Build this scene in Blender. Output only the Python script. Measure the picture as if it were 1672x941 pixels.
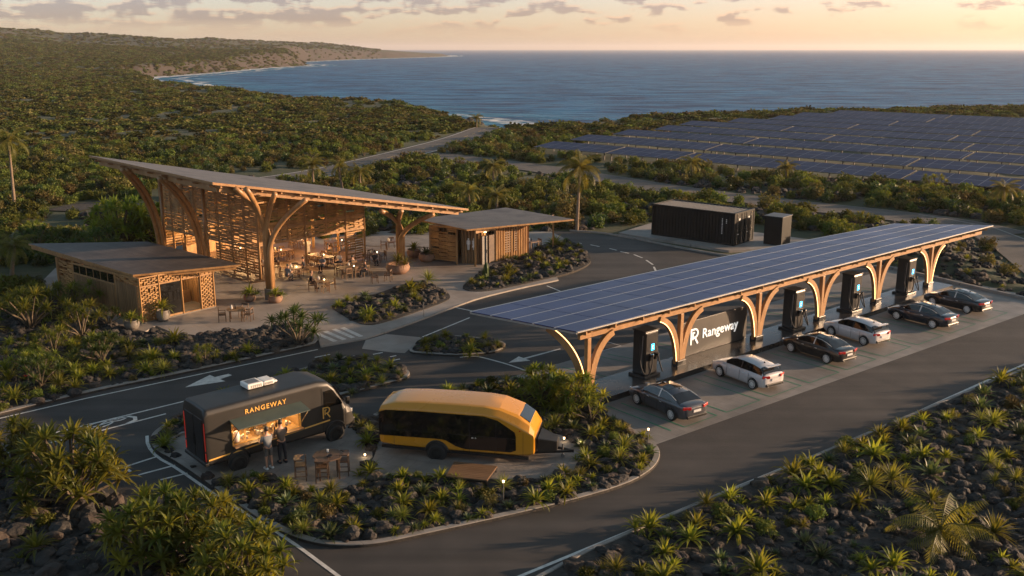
import bpy, bmesh, math, random
import numpy as np
from mathutils import Vector, Matrix, Euler
from mathutils.geometry import tessellate_polygon
R = math.radians
random.seed(7)
for o in list(bpy.data.objects): bpy.data.objects.remove(o)
scene = bpy.context.scene
col = scene.collection

# ---------------------------------------------------------------- camera
F_PX, PITCH, CAM_H = 1555.0, R(14.1), 17.0
cam_data = bpy.data.cameras.new('camera'); cam = bpy.data.objects.new('camera', cam_data); col.objects.link(cam)
cam.location = (0, 0, CAM_H); cam.rotation_euler = (R(90) - PITCH, 0, 0)
cam_data.sensor_width = 36; cam_data.lens = F_PX / 1672 * 36
cam_data.clip_start = 0.5; cam_data.clip_end = 200000
scene.camera = cam

# ---------------------------------------------------------------- light and sky
SUN_AZ, SUN_EL = 82.0, 9.0           # degrees clockwise from +Y (north), above the horizon
sl = bpy.data.lights.new('sun', 'SUN'); sun = bpy.data.objects.new('sun', sl); col.objects.link(sun)
sl.energy = 5.0; sl.angle = R(0.8); sl.color = (1.0, 0.66, 0.40)
sd = Vector((math.sin(R(SUN_AZ))*math.cos(R(SUN_EL)), math.cos(R(SUN_AZ))*math.cos(R(SUN_EL)), math.sin(R(SUN_EL))))
sun.rotation_euler = sd.to_track_quat('Z', 'Y').to_euler()
sun.location = (60, 10, 60)
scene.view_settings.view_transform = 'Standard'; scene.view_settings.look = 'None'
scene.view_settings.exposure = 1.15; scene.view_settings.gamma = 1.0
SKY_STRENGTH = 0.12; HAZE = 0.00007

world = bpy.data.worlds.new('World'); scene.world = world; world.use_nodes = True
wt = world.node_tree; wt.nodes.clear()
def wn(t, **k):
    n = wt.nodes.new(t)
    for a, b in k.items(): setattr(n, a, b)
    return n
def wm(op, a, b=None, c=None, clamp=False):
    n = wn('ShaderNodeMath', operation=op, use_clamp=clamp)
    for i, q in enumerate((a, b, c)):
        if q is None: continue
        if isinstance(q, (int, float)): n.inputs[i].default_value = q
        else: wt.links.new(q, n.inputs[i])
    return n.outputs[0]
def wmix(f, a, b, mode='MIX'):
    n = wn('ShaderNodeMix', data_type='RGBA', blend_type=mode)
    for i, q in ((0, f), (6, a), (7, b)):
        if isinstance(q, (int, float)): n.inputs[i].default_value = q
        elif isinstance(q, tuple): n.inputs[i].default_value = (*q, 1)
        else: wt.links.new(q, n.inputs[i])
    return n.outputs[2]
sky = wn('ShaderNodeTexSky', sky_type='NISHITA'); sky.sun_disc = False
sky.sun_elevation = R(SUN_EL); sky.sun_rotation = R(SUN_AZ)
sky.altitude = 20; sky.air_density = 1.0; sky.dust_density = 0.7; sky.ozone_density = 1.5
tc = wn('ShaderNodeTexCoord'); sx = wn('ShaderNodeSeparateXYZ'); wt.links.new(tc.outputs['Generated'], sx.inputs[0])
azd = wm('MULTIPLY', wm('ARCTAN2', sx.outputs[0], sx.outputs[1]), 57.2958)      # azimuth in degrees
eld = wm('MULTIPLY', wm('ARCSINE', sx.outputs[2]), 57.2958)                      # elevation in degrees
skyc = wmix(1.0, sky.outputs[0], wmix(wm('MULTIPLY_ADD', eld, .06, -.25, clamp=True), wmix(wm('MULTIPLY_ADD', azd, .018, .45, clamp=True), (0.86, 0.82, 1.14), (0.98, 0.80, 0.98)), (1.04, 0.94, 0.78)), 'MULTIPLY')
def iso_noise(seed, s):
    return cloud_noise(0, seed, s, s*1.5, 4)
def cloud_noise(dy, seed, sa, se, detail=7):
    cv = wn('ShaderNodeCombineXYZ')
    wt.links.new(wm('MULTIPLY', azd, sa), cv.inputs[0]); wt.links.new(wm('MULTIPLY', wm('ADD', eld, dy), se), cv.inputs[1])
    cv.inputs[2].default_value = seed
    nz = wn('ShaderNodeTexNoise'); nz.inputs['Scale'].default_value = 1.0; nz.inputs['Detail'].default_value = detail
    nz.inputs['Roughness'].default_value = 0.58
    wt.links.new(cv.outputs[0], nz.inputs['Vector']); return nz.outputs['Fac']
cov = wm('MULTIPLY_ADD', azd, -0.0030, 0.0)                                      # more cloud to the left
band = wm('MULTIPLY', wm('MULTIPLY_ADD', eld, 0.9, -0.45, clamp=True), wm('MULTIPLY_ADD', eld, -0.08, 1.3, clamp=True))
def dens(dy):
    a = wm('ADD', wm('MULTIPLY_ADD', cloud_noise(dy, 9.3, 1.5, 2.6, 5), .34, -.17), wm('ADD', cloud_noise(dy, 5.1, 0.34, 1.5, 3), cov))
    return wm('MULTIPLY', wm('MULTIPLY_ADD', a, 12.0, -5.75, clamp=True), band)
d0 = dens(0.0); d1 = dens(0.12)
litf = wm('SUBTRACT', 1.0, wm('MULTIPLY', d1, 0.85), clamp=True)
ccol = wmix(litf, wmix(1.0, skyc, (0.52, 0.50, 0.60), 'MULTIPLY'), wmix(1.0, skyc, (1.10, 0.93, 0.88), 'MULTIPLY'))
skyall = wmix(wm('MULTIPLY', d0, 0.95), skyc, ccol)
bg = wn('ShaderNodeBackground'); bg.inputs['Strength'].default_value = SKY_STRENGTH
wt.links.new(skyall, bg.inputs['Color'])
wo = wn('ShaderNodeOutputWorld'); wt.links.new(bg.outputs[0], wo.inputs['Surface'])
scene.cycles.volume_bounces = 0

# ---------------------------------------------------------------- helpers
_S, _C = math.sin(PITCH), math.cos(PITCH)
def G(x, y, h=0.0):
    """ground survey: where the sight line through photo point (x, y) meets height h"""
    u = (x-836)/F_PX; v = (y-470.5)/F_PX; d = _S+v*_C; t = (CAM_H-h)/d
    return Vector((u*t, (_C-v*_S)*t, h))
def GP(pts, h=0.0): return [G(x, y, h) for x, y in pts]
def proj(X, Y, Z):
    dz = Y*_C+(CAM_H-Z)*_S; dy = (CAM_H-Z)*_C-Y*_S
    return 836+F_PX*X/dz, 470.5+F_PX*dy/dz, dz
def chaikin(pts, n=2, closed=True):
    for _ in range(n):
        q = []; m = len(pts)
        rng = range(m) if closed else range(m-1)
        if not closed: q.append(pts[0])
        for i in rng:
            a, b = pts[i], pts[(i+1) % m]
            q += [a*.75+b*.25, a*.25+b*.75]
        if not closed: q.append(pts[-1])
        pts = q
    return pts
def tag(o, label=None, cat=None, group=None, kind=None):
    if label: o['label'] = label
    if cat: o['category'] = cat
    if group: o['group'] = group
    if kind: o['kind'] = kind
    return o
def empty(name, loc=(0,0,0), rz=0.0, label=None, cat=None, group=None):
    o = bpy.data.objects.new(name, None); col.objects.link(o); o.empty_display_size = .2
    o.location = loc; o.rotation_euler = (0, 0, rz)
    return tag(o, label, cat, group)
def link_obj(name, me, parent=None, loc=None, rz=None, smooth=False):
    o = bpy.data.objects.new(name, me); col.objects.link(o)
    if parent: o.parent = parent
    if loc is not None: o.location = loc
    if rz is not None: o.rotation_euler = (0, 0, rz)
    if smooth:
        me.polygons.foreach_set('use_smooth', [True]*len(me.polygons))
    return o
KIDS = {}
def copy_tree(o, parent=None):
    c = o.copy(); col.objects.link(c); c.parent = parent
    for ch in o.children: copy_tree(ch, c)
    return c
class MB:
    def __init__(s): s.v = []; s.f = []; s.m = []
    def add(s, vs, fs, mi=0):
        b = len(s.v); s.v += [tuple(p) for p in vs]
        s.f += [tuple(b+i for i in f) for f in fs]; s.m += [mi]*len(fs); return s
    def box(s, c, d, rz=0, mi=0, tilt=0):
        hx, hy, hz = d[0]/2, d[1]/2, d[2]/2
        P = [Vector((x, y, z)) for z in (-hz, hz) for x, y in ((-hx,-hy),(hx,-hy),(hx,hy),(-hx,hy))]
        m = Matrix.Rotation(rz, 3, 'Z') @ Matrix.Rotation(tilt, 3, 'X')
        return s.add([Vector(c)+m@p for p in P], [(3,2,1,0),(4,5,6,7),(0,1,5,4),(1,2,6,5),(2,3,7,6),(3,0,4,7)], mi)
    def beam(s, a, b, w, h, mi=0, up=(0,0,1)):
        a, b = Vector(a), Vector(b); d = (b-a).normalized(); u = Vector(up)
        if abs(d.dot(u)) > .99: u = Vector((1,0,0))
        sd_ = d.cross(u).normalized()*w/2; u = sd_.cross(d).normalized()*h/2
        P = [p+q for p in (a, b) for q in (-sd_-u, sd_-u, sd_+u, -sd_+u)]
        return s.add(P, [(3,2,1,0),(4,5,6,7),(0,1,5,4),(1,2,6,5),(2,3,7,6),(3,0,4,7)], mi)
    def tube(s, pts, rad, n=8, mi=0, cap=True):
        pts = [Vector(p) for p in pts]
        if not hasattr(rad, '__len__'): rad = [rad]*len(pts)
        b = []; ref = None
        for i, p in enumerate(pts):
            d = (pts[min(i+1, len(pts)-1)]-pts[max(i-1, 0)]).normalized()
            if ref is None:
                ref = d.cross(Vector((0,0,1)));
                if ref.length < .05: ref = d.cross(Vector((1,0,0)))
            ref = (ref-d*ref.dot(d)).normalized(); w = d.cross(ref)
            b += [p+(ref*math.cos(2*math.pi*k/n)+w*math.sin(2*math.pi*k/n))*rad[i] for k in range(n)]
        fs = [(i*n+k, i*n+(k+1) % n, (i+1)*n+(k+1) % n, (i+1)*n+k) for i in range(len(pts)-1) for k in range(n)]
        if cap: fs += [tuple(range(n))[::-1], tuple((len(pts)-1)*n+k for k in range(n))]
        return s.add(b, fs, mi)
    def lathe(s, prof, n=16, c=(0,0,0), mi=0, axis='Z'):
        b = []
        for r_, z in prof:
            for k in range(n):
                a = 2*math.pi*k/n
                p = (r_*math.cos(a), r_*math.sin(a), z) if axis == 'Z' else (r_*math.cos(a), z, r_*math.sin(a))
                b.append(Vector(c)+Vector(p))
        fs = [(i*n+k, i*n+(k+1) % n, (i+1)*n+(k+1) % n, (i+1)*n+k) for i in range(len(prof)-1) for k in range(n)]
        fs += [tuple(range(n))[::-1], tuple((len(prof)-1)*n+k for k in range(n))]
        return s.add(b, fs, mi)
    def poly(s, pts, z=None, mi=0):
        P = [Vector((p[0], p[1], p[2] if z is None else z)) for p in pts]
        tr = tessellate_polygon([[Vector((p.x, p.y, 0)) for p in P]])
        out = []
        for t in tr:
            a, b, c = [P[i] for i in t]
            if (b-a).cross(c-a).z < 0: t = (t[0], t[2], t[1])
            out.append(t)
        return s.add(P, out, mi)
    def prism(s, pts, z0, z1, mi=0):
        s.poly(pts, z1, mi); n = len(pts)
        P = [Vector((p[0], p[1], z)) for z in (z0, z1) for p in pts]
        return s.add(P, [(i, (i+1) % n, n+(i+1) % n, n+i) for i in range(n)], mi)
    def plate(s, pts, off, mi=0):
        """flat polygon (3-D points) given the thickness vector off"""
        P = [Vector(p) for p in pts]; off = Vector(off); n = len(P)
        nrm = off.normalized(); u = (P[1]-P[0]).normalized(); w = nrm.cross(u)
        tr = tessellate_polygon([[Vector((p.dot(u), p.dot(w), 0)) for p in P]])
        s.add(P, tr, mi); s.add([p+off for p in P], tr, mi)
        return s.add(P+[p+off for p in P], [(i, (i+1) % n, n+(i+1) % n, n+i) for i in range(n)], mi)
    def mesh(s, name, mats):
        me = bpy.data.meshes.new(name); me.from_pydata(s.v, [], s.f)
        for m in (mats if isinstance(mats, (list, tuple)) else [mats]): me.materials.append(m)
        me.polygons.foreach_set('material_index', s.m); me.update(); return me
    def build(s, name, mats, parent=None, smooth=False, loc=None, rz=None, bevel=0, fix=True):
        me = s.mesh(name, mats)
        if fix:
            bm = bmesh.new(); bm.from_mesh(me); bmesh.ops.recalc_face_normals(bm, faces=bm.faces); bm.to_mesh(me); bm.free()
        o = link_obj(name, me, parent, loc, rz, smooth)
        if bevel:
            b = o.modifiers.new('bevel', 'BEVEL'); b.width = bevel; b.segments = 2; b.limit_method = 'ANGLE'
        return o
def strip(mb, pts, w, z, mi=0):
    """flat ribbon w wide along pts"""
    P = [Vector((p[0], p[1], 0)) for p in pts]; L = []; Rr = []
    for i in range(len(P)):
        d = (P[min(i+1, len(P)-1)]-P[max(i-1, 0)]).normalized(); n = Vector((-d.y, d.x, 0))*w/2
        a, b = P[i]+n, P[i]-n; a.z = b.z = z; L.append(a); Rr.append(b)
    n = len(P); mb.add(L+Rr, [(i, n+i, n+i+1, i+1) for i in range(n-1)], mi)
def kerb(mb, pts, w=.17, z0=0., z1=.13, closed=True, side=1):
    P = [Vector((p[0], p[1], 0)) for p in pts]; n = len(P); ring = []
    for i in range(n):
        a = P[(i-1) % n] if closed else P[max(i-1, 0)]; b = P[(i+1) % n] if closed else P[min(i+1, n-1)]
        d = (b-a).normalized(); nn = Vector((-d.y, d.x, 0))*side
        o, q = P[i], P[i]+nn*w
        ring += [(o.x, o.y, z0), (o.x+nn.x*.015, o.y+nn.y*.015, z1-.015), (o.x+nn.x*.03, o.y+nn.y*.03, z1), (q.x, q.y, z1), (q.x, q.y, z0)]
    m = n if closed else n-1; fs = []
    for i in range(m):
        j = (i+1) % n
        for k in range(4): fs.append((i*5+k, j*5+k, j*5+k+1, i*5+k+1))
    if not closed: fs += [(0,1,2,3,4), tuple((n-1)*5+k for k in range(5))]
    mb.add(ring, fs)
def ccw(pts):
    a = sum(pts[i][0]*pts[(i+1) % len(pts)][1]-pts[(i+1) % len(pts)][0]*pts[i][1] for i in range(len(pts)))
    return pts if a > 0 else pts[::-1]

# ---------------------------------------------------------------- materials
def mat(name, c1, c2=None, rough=.6, scale=3., metal=0., bump=0., bscale=None, coord='Object', stretch=None,
        spec=.5, emit=None, estr=0., coat=0., rnd=0., detail=5, c3=None, s3=.5, rvar=0., thr=None):
    m = bpy.data.materials.new(name); m.use_nodes = True; nt = m.node_tree; B = nt.nodes['Principled BSDF']
    N = nt.nodes.new; Lk = nt.links.new
    def mth(op, a, b=None, clamp=False):
        n = N('ShaderNodeMath'); n.operation = op; n.use_clamp = clamp
        for i, q in enumerate((a, b)):
            if q is None: continue
            if isinstance(q, (int, float)): n.inputs[i].default_value = q
            else: Lk(q, n.inputs[i])
        return n.outputs[0]
    if coord == 'World': vec = N('ShaderNodeNewGeometry').outputs['Position']
    else: vec = N('ShaderNodeTexCoord').outputs[coord]
    if stretch:
        mp = N('ShaderNodeMapping'); mp.inputs['Scale'].default_value = stretch; Lk(vec, mp.inputs[0]); vec = mp.outputs[0]
    def noise(sc, det=detail, v=vec, rg=.55):
        n = N('ShaderNodeTexNoise'); n.inputs['Scale'].default_value = sc; n.inputs['Detail'].default_value = det
        n.inputs['Roughness'].default_value = rg; Lk(v, n.inputs['Vector']); return n.outputs['Fac']
    def mix(f, a, b, mode='MIX'):
        n = N('ShaderNodeMix'); n.data_type = 'RGBA'; n.blend_type = mode
        for i, q in ((0, f), (6, a), (7, b)):
            if isinstance(q, (int, float)): n.inputs[i].default_value = q
            elif isinstance(q, tuple): n.inputs[i].default_value = (*q[:3], 1)
            else: Lk(q, n.inputs[i])
        return n.outputs[2]
    c = c1
    if c2:
        f = noise(scale); f = mth('MULTIPLY', mth('SUBTRACT', f, .32), 2.8, True); c = mix(f, c1, c2)
    if c3:
        f = noise(s3, 3); t = thr or .5; f = mth('MULTIPLY', mth('SUBTRACT', f, t), 6., True); c = mix(f, c if not isinstance(c, tuple) else c, c3)
    if rnd:
        oi = N('ShaderNodeObjectInfo').outputs['Random']
        h = N('ShaderNodeHueSaturation'); Lk(mth('MULTIPLY_ADD' if 0 else 'ADD', mth('MULTIPLY', oi, rnd), 1-rnd/2), h.inputs['Value'])
        Lk(mth('ADD', mth('MULTIPLY', oi, rnd*.06), .5-rnd*.03), h.inputs['Hue'])
        if isinstance(c, tuple): h.inputs['Color'].default_value = (*c, 1)
        else: Lk(c, h.inputs['Color'])
        c = h.outputs[0]
    if isinstance(c, tuple): B.inputs['Base Color'].default_value = (*c, 1)
    else: Lk(c, B.inputs['Base Color'])
    B.inputs['Roughness'].default_value = rough; B.inputs['Metallic'].default_value = metal
    if rvar: Lk(mth('ADD', mth('MULTIPLY', noise(scale*.7), rvar), rough-rvar/2), B.inputs['Roughness'])
    B.inputs['Specular IOR Level'].default_value = spec; B.inputs['Coat Weight'].default_value = coat; B.inputs['Coat Roughness'].default_value = .08
    if bump:
        bp = N('ShaderNodeBump'); bp.inputs['Strength'].default_value = min(1, bump); bp.inputs['Distance'].default_value = .05*max(1, bump)
        Lk(noise(bscale or scale*4, 6), bp.inputs['Height']); Lk(bp.outputs[0], B.inputs['Normal'])
    if emit:
        B.inputs['Emission Color'].default_value = (*emit, 1); B.inputs['Emission Strength'].default_value = estr
    m['nt'] = 1
    return m
def nodes_of(m): return m.node_tree.nodes, m.node_tree.links, m.node_tree.nodes['Principled BSDF']
def leafmat(name, c1, c2, trans=.35, rnd=.7, scale=1.2, rough=.5, spec=.3):
    m = mat(name, c1, c2, rough=rough, scale=scale, rnd=rnd, coord='Object', spec=spec, detail=3)
    N, L, B = nodes_of(m); out = N['Material Output']
    tr = N.new('ShaderNodeBsdfTranslucent'); ms = N.new('ShaderNodeMixShader'); ms.inputs[0].default_value = trans
    src = B.inputs['Base Color'].links[0].from_socket
    g = N.new('ShaderNodeMix'); g.data_type = 'RGBA'; g.blend_type = 'MULTIPLY'; g.inputs[0].default_value = 1
    L.new(src, g.inputs[6]); g.inputs[7].default_value = (2.6, 2.2, .9, 1); L.new(g.outputs[2], tr.inputs[0])
    L.new(B.outputs[0], ms.inputs[1]); L.new(tr.outputs[0], ms.inputs[2]); L.new(ms.outputs[0], out.inputs[0]); return m
def joints(m, sx_, sy_, rz, mortar=.012, dark=.55, off=.5, tint=.12):
    """slab joints from a brick pattern on world position, rotated rz"""
    N, L, B = nodes_of(m)
    g = N.new('ShaderNodeNewGeometry'); mp = N.new('ShaderNodeMapping'); mp.inputs['Rotation'].default_value = (0, 0, rz)
    L.new(g.outputs['Position'], mp.inputs[0]); br = N.new('ShaderNodeTexBrick')
    br.inputs['Scale'].default_value = 1; br.inputs['Brick Width'].default_value = sx_; br.inputs['Row Height'].default_value = sy_
    br.inputs['Mortar Size'].default_value = mortar; br.inputs['Mortar Smooth'].default_value = .1; br.offset = off
    br.inputs['Color1'].default_value = (1, 1, 1, 1); br.inputs['Color2'].default_value = (1-tint, 1-tint, 1-tint, 1)
    br.inputs['Mortar'].default_value = (dark, dark, dark, 1); L.new(mp.outputs[0], br.inputs['Vector'])
    mx = N.new('ShaderNodeMix'); mx.data_type = 'RGBA'; mx.blend_type = 'MULTIPLY'; mx.inputs[0].default_value = 1
    L.new(B.inputs['Base Color'].links[0].from_socket, mx.inputs[6]); L.new(br.outputs['Color'], mx.inputs[7]); L.new(mx.outputs[2], B.inputs['Base Color'])
    return m
AZ = R(90-49.9)      # direction of the charging row as a maths angle
M = {}
M['asphalt'] = mat('asphalt', (.028,.025,.0235), (.043,.038,.035), rough=.8, scale=.6, bump=.35, bscale=60, coord='World', c3=(.054,.047,.042), s3=.16, thr=.52, detail=8)
N_, L_, B_ = nodes_of(M['asphalt']); g_ = N_.new('ShaderNodeNewGeometry'); mp_ = N_.new('ShaderNodeMapping'); mp_.inputs['Rotation'].default_value = (0, 0, -AZ); mp_.inputs['Scale'].default_value = (.035, .9, 1)
n_ = N_.new('ShaderNodeTexNoise'); n_.inputs['Scale'].default_value = 1; n_.inputs['Detail'].default_value = 6; r_ = N_.new('ShaderNodeMapRange'); r_.inputs['From Min'].default_value = .35; r_.inputs['From Max'].default_value = .65; r_.inputs['To Min'].default_value = .66; r_.inputs['To Max'].default_value = 1.22
x_ = N_.new('ShaderNodeMix'); x_.data_type = 'RGBA'; x_.blend_type = 'MULTIPLY'; x_.inputs[0].default_value = 1
L_.new(g_.outputs['Position'], mp_.inputs[0]); L_.new(mp_.outputs[0], n_.inputs['Vector']); L_.new(n_.outputs['Fac'], r_.inputs['Value']); L_.new(B_.inputs['Base Color'].links[0].from_socket, x_.inputs[6]); L_.new(r_.outputs[0], x_.inputs[7]); L_.new(x_.outputs[2], B_.inputs['Base Color'])
M['old_asphalt'] = mat('worn asphalt', (.07,.062,.056), (.10,.088,.078), rough=.9, scale=.5, bump=.3, bscale=40, coord='World')
M['white'] = mat('road paint', (.62,.60,.56), (.40,.38,.35), rough=.6, scale=4, coord='World', bump=.1, bscale=60, detail=8)
M['yellow_line'] = mat('yellow road paint', (.45,.28,.08), (.35,.22,.07), rough=.7, scale=3, coord='World')
M['green_line'] = mat('green road paint', (.015,.20,.095), (.025,.14,.075), rough=.6, scale=3, coord='World')
M['concrete'] = joints(mat('plaza concrete', (.22,.19,.165), (.30,.265,.235), rough=.7, scale=.7, bump=.2, bscale=18, coord='World', c3=(.20,.165,.14), s3=.25, detail=8), 3.2, 2.4, -AZ, .012, .6)
M['stall'] = joints(mat('stall concrete', (.17,.155,.14), (.245,.225,.205), rough=.6, scale=.8, bump=.2, bscale=20, coord='World', c3=(.15,.135,.12), s3=.3, rvar=.3, detail=8), 2.6, .62, R(90)-AZ, .01, .62)
M['pad'] = joints(mat('stamped concrete', (.17,.15,.13), (.25,.22,.195), rough=.7, scale=1.2, bump=.35, bscale=10, coord='World', detail=8), 1.1, .8, R(20), .015, .7)
M['kerb'] = joints(mat('kerb concrete', (.19,.17,.15), (.27,.245,.22), rough=.75, scale=2, bump=.2, bscale=20, coord='World', detail=8), 1.0, 40., -AZ, .01, .5)
M['soil'] = mat('black lava soil', (.018,.016,.014), (.045,.038,.032), rough=.95, scale=3, bump=1.0, bscale=9, coord='World', detail=10)
M['lava'] = mat('lava rock', (.012,.011,.0105), (.036,.031,.028), rough=.85, scale=2.2, bump=1.0, bscale=7, coord='Object', rnd=.8, detail=10)
M['lava_brown'] = mat('brown lava rock', (.030,.022,.017), (.062,.046,.036), rough=.9, scale=2, bump=1.0, bscale=7, coord='Object', rnd=.6, detail=10)
M['bamboo'] = mat('bamboo', (.21,.105,.036), (.36,.195,.070), rough=.5, scale=3, bump=.2, bscale=12, stretch=(1,1,.25), coord='World', detail=6)
M['glulam'] = mat('laminated timber', (.23,.118,.045), (.35,.19,.078), rough=.42, scale=2.5, bump=.15, bscale=14, coord='World', detail=6, stretch=(1,1,.5))
M['lattice'] = mat('woven bamboo strips', (.17,.086,.026), (.42,.225,.072), rough=.6, scale=1.6, bump=.2, bscale=12, coord='World', detail=8)
M['planks'] = mat('upright bamboo planks', (.13,.072,.030), (.28,.16,.068), rough=.6, scale=6, bump=.5, bscale=18, coord='World', stretch=(1,1,.08))
M['dark_wood'] = mat('dark wood', (.06,.032,.018), (.11,.062,.032), rough=.6, scale=3, bump=.2, coord='Object')
M['brown_wood'] = mat('brown wood', (.12,.065,.032), (.20,.115,.058), rough=.5, scale=3, bump=.2, coord='Object', stretch=(.3,2,2))
M['chair_wood'] = mat('chair wood', (.10,.052,.024), (.18,.098,.046), rough=.5, scale=4, rnd=.3)
M['black_metal'] = mat('black metal', (.012,.012,.013), (.022,.021,.02), rough=.38, scale=4, metal=.2, rvar=.2)
M['grey_metal'] = mat('grey metal', (.16,.155,.15), (.22,.21,.2), rough=.45, scale=3, metal=.6)
M['truck'] = mat('matt black paint', (.013,.012,.011), (.018,.017,.0155), rough=.45, scale=1.5, spec=.5, rvar=.12)
M['container'] = mat('black green container paint', (.007,.0085,.0075), (.012,.013,.012), rough=.55, scale=1.2, spec=.2, rvar=.2)
M['charger'] = mat('black charger casing', (.007,.007,.007), (.013,.012,.0115), rough=.35, scale=1.5, coat=.3, rvar=.15)
M['gold'] = mat('gold paint', (.62,.34,.075), (.70,.40,.10), rough=.4, scale=3)
M['yellow'] = mat('yellow trailer paint', (.47,.205,.012), (.50,.225,.016), rough=.28, scale=.7, coat=.5, rvar=.12)
M['glass'] = mat('dark glass', (.006,.006,.006), (.010,.009,.008), rough=.06, scale=2, spec=.6, coat=.2)
M['tyre'] = mat('rubber', (.012,.012,.012), (.02,.02,.02), rough=.8, scale=6)
M['alloy'] = mat('alloy wheel', (.62,.61,.60), (.72,.71,.69), rough=.3, scale=4, metal=.2)
M['black_rim'] = mat('black wheel', (.03,.03,.03), (.05,.05,.05), rough=.35, scale=4, metal=.6)
M['red_light'] = mat('red lamp lens', (.35,.012,.010), (.45,.02,.015), rough=.2, scale=4, coat=.5)
M['red_glow'] = mat('lit red lamp', (.22,.012,.010), rough=.3, emit=(1,.05,.02), estr=.12)
M['plate'] = mat('licence plate', (.6,.6,.58), (.5,.5,.5), rough=.4, scale=8)
M['head_light'] = mat('headlamp', (.7,.7,.7), rough=.1, metal=.5)
M['pale'] = mat('white plastic', (.70,.69,.66), (.60,.59,.56), rough=.5, scale=2)
M['letters'] = mat('white backlit letters', (.8,.8,.78), rough=.4, emit=(1,.97,.9), estr=.22)
M['screen'] = mat('blue screen', (.0,.15,.3), rough=.2, emit=(.05,.55,1.), estr=2.2)
M['garden_bulb'] = mat('garden lamp glass', (1,.8,.5), rough=.3, emit=(1,.66,.34), estr=1.6)
M['dark_roof'] = mat('dark steel roof', (.05,.05,.052), (.075,.074,.074), rough=.5, scale=2)
M['led'] = mat('warm led strip', (1,.8,.5), rough=.3, emit=(1,.52,.18), estr=2.6)
M['bulb'] = mat('warm bulb', (1,.8,.5), rough=.3, emit=(1,.62,.28), estr=7.)
M['terracotta'] = mat('brown clay pot', (.20,.11,.07), (.28,.16,.10), rough=.7, scale=3, bump=.15)
M['grey_pot'] = mat('grey glazed pot', (.13,.115,.10), (.19,.17,.145), rough=.5, scale=3, bump=.1)
M['stone_wall'] = mat('dark sign panel', (.032,.029,.026), (.045,.041,.037), rough=.5, scale=.8, coord='World')
M['plinth'] = joints(mat('polished black stone', (.030,.026,.023), (.045,.038,.033), rough=.25, scale=1, coord='World', rvar=.2), 2.4, 5., -AZ, .008, .5)
M['awning'] = mat('dark green awning', (.045,.06,.05), (.06,.08,.065), rough=.6, scale=2)
M['skin'] = mat('skin', (.36,.19,.12), (.42,.23,.15), rough=.5, scale=6)
M['hair'] = mat('dark hair', (.012,.009,.007), (.03,.02,.014), rough=.5, scale=20)
M['shirt_grey'] = mat('slate grey cotton', (.12,.135,.15), (.16,.17,.185), rough=.9, scale=6)
M['shirt_brown'] = mat('brown cotton', (.085,.065,.05), (.12,.09,.07), rough=.9, scale=6)
M['dark_cloth'] = mat('dark cloth', (.012,.012,.016), (.022,.022,.028), rough=.9, scale=6)
M['grey_cloth'] = mat('grey cloth', (.07,.065,.06), (.10,.095,.09), rough=.9, scale=6)
M['white_cloth'] = mat('white cloth', (.55,.53,.5), (.62,.6,.57), rough=.9, scale=6)
M['ceramic'] = mat('cream ceramic', (.6,.55,.47), (.5,.45,.38), rough=.3, scale=9)
M['steel'] = mat('bright steel', (.5,.48,.45), (.6,.58,.55), rough=.25, metal=1)
M['trunk'] = mat('palm trunk', (.13,.095,.065), (.22,.165,.115), rough=.9, scale=5, bump=.5, bscale=20, stretch=(1,1,4))
M['stem'] = mat('woody stem', (.06,.045,.03), (.11,.085,.055), rough=.9, scale=5, bump=.3)
LEAF = {}
LEAF['ti'] = leafmat('broad leaf', (.044,.072,.014), (.160,.160,.026), trans=.45)
LEAF['yucca'] = leafmat('spiky leaf', (.056,.080,.018), (.165,.158,.034))
LEAF['agave'] = leafmat('blue green leaf', (.045,.070,.034), (.080,.100,.040), trans=.2)
LEAF['dark'] = leafmat('dark leaf', (.022,.044,.010), (.060,.080,.018), trans=.3)
LEAF['bush'] = leafmat('bush leaf', (.045,.064,.014), (.120,.128,.030), trans=.16, rnd=1.0, scale=.8, rough=.8, spec=.08)
LEAF['dry'] = leafmat('dry bush leaf', (.070,.060,.024), (.120,.100,.040), trans=.12, rnd=.8, rough=.85, spec=.05)
LEAF['palm'] = leafmat('palm leaf', (.055,.066,.014), (.125,.115,.026), trans=.4, rnd=.3)
LEAF['scrub'] = leafmat('scrub leaf', (.045,.058,.015), (.100,.102,.028), trans=.10, rnd=1.0, scale=.3, rough=.85, spec=.05)
def pv_material(name, sx_, sy_, gapw, c=(.010,.013,.045), line=(.20,.19,.22), rz=0, lw=.02, rough=.5, spec=.10):
    m = mat(name, c, (c[0]*1.5, c[1]*1.5, c[2]*1.5), rough=rough, scale=.35, spec=spec, rvar=.16)
    N, L, B = nodes_of(m)
    def brick(w, h, mo, a, b):
        t = N.new('ShaderNodeTexCoord'); br = N.new('ShaderNodeTexBrick'); br.offset = 0
        br.inputs['Scale'].default_value = 1; br.inputs['Brick Width'].default_value = w; br.inputs['Row Height'].default_value = h
        br.inputs['Mortar Size'].default_value = mo; br.inputs['Mortar Smooth'].default_value = .2
        L.new(t.outputs['Object'], br.inputs['Vector']); return br
    mx = N.new('ShaderNodeMix'); mx.data_type = 'RGBA'; b1 = brick(sx_, sy_, lw, 0, 0)
    L.new(b1.outputs['Fac'], mx.inputs[0]); L.new(B.inputs['Base Color'].links[0].from_socket, mx.inputs[6]); mx.inputs[7].default_value = (*line, 1)
    L.new(mx.outputs[2], B.inputs['Base Color']); return m
M['pv_farm'] = pv_material('solar field cells', 2.2, 2.7, 0, lw=.045)
M['pv_roof'] = pv_material('solar roof cells', .42, .30, 0, c=(.020,.030,.090), line=(.06,.075,.14), lw=.010, rough=.36, spec=.20)
M['pv_edge'] = mat('aluminium frame', (.42,.40,.38), rough=.4, metal=.6)
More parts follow.
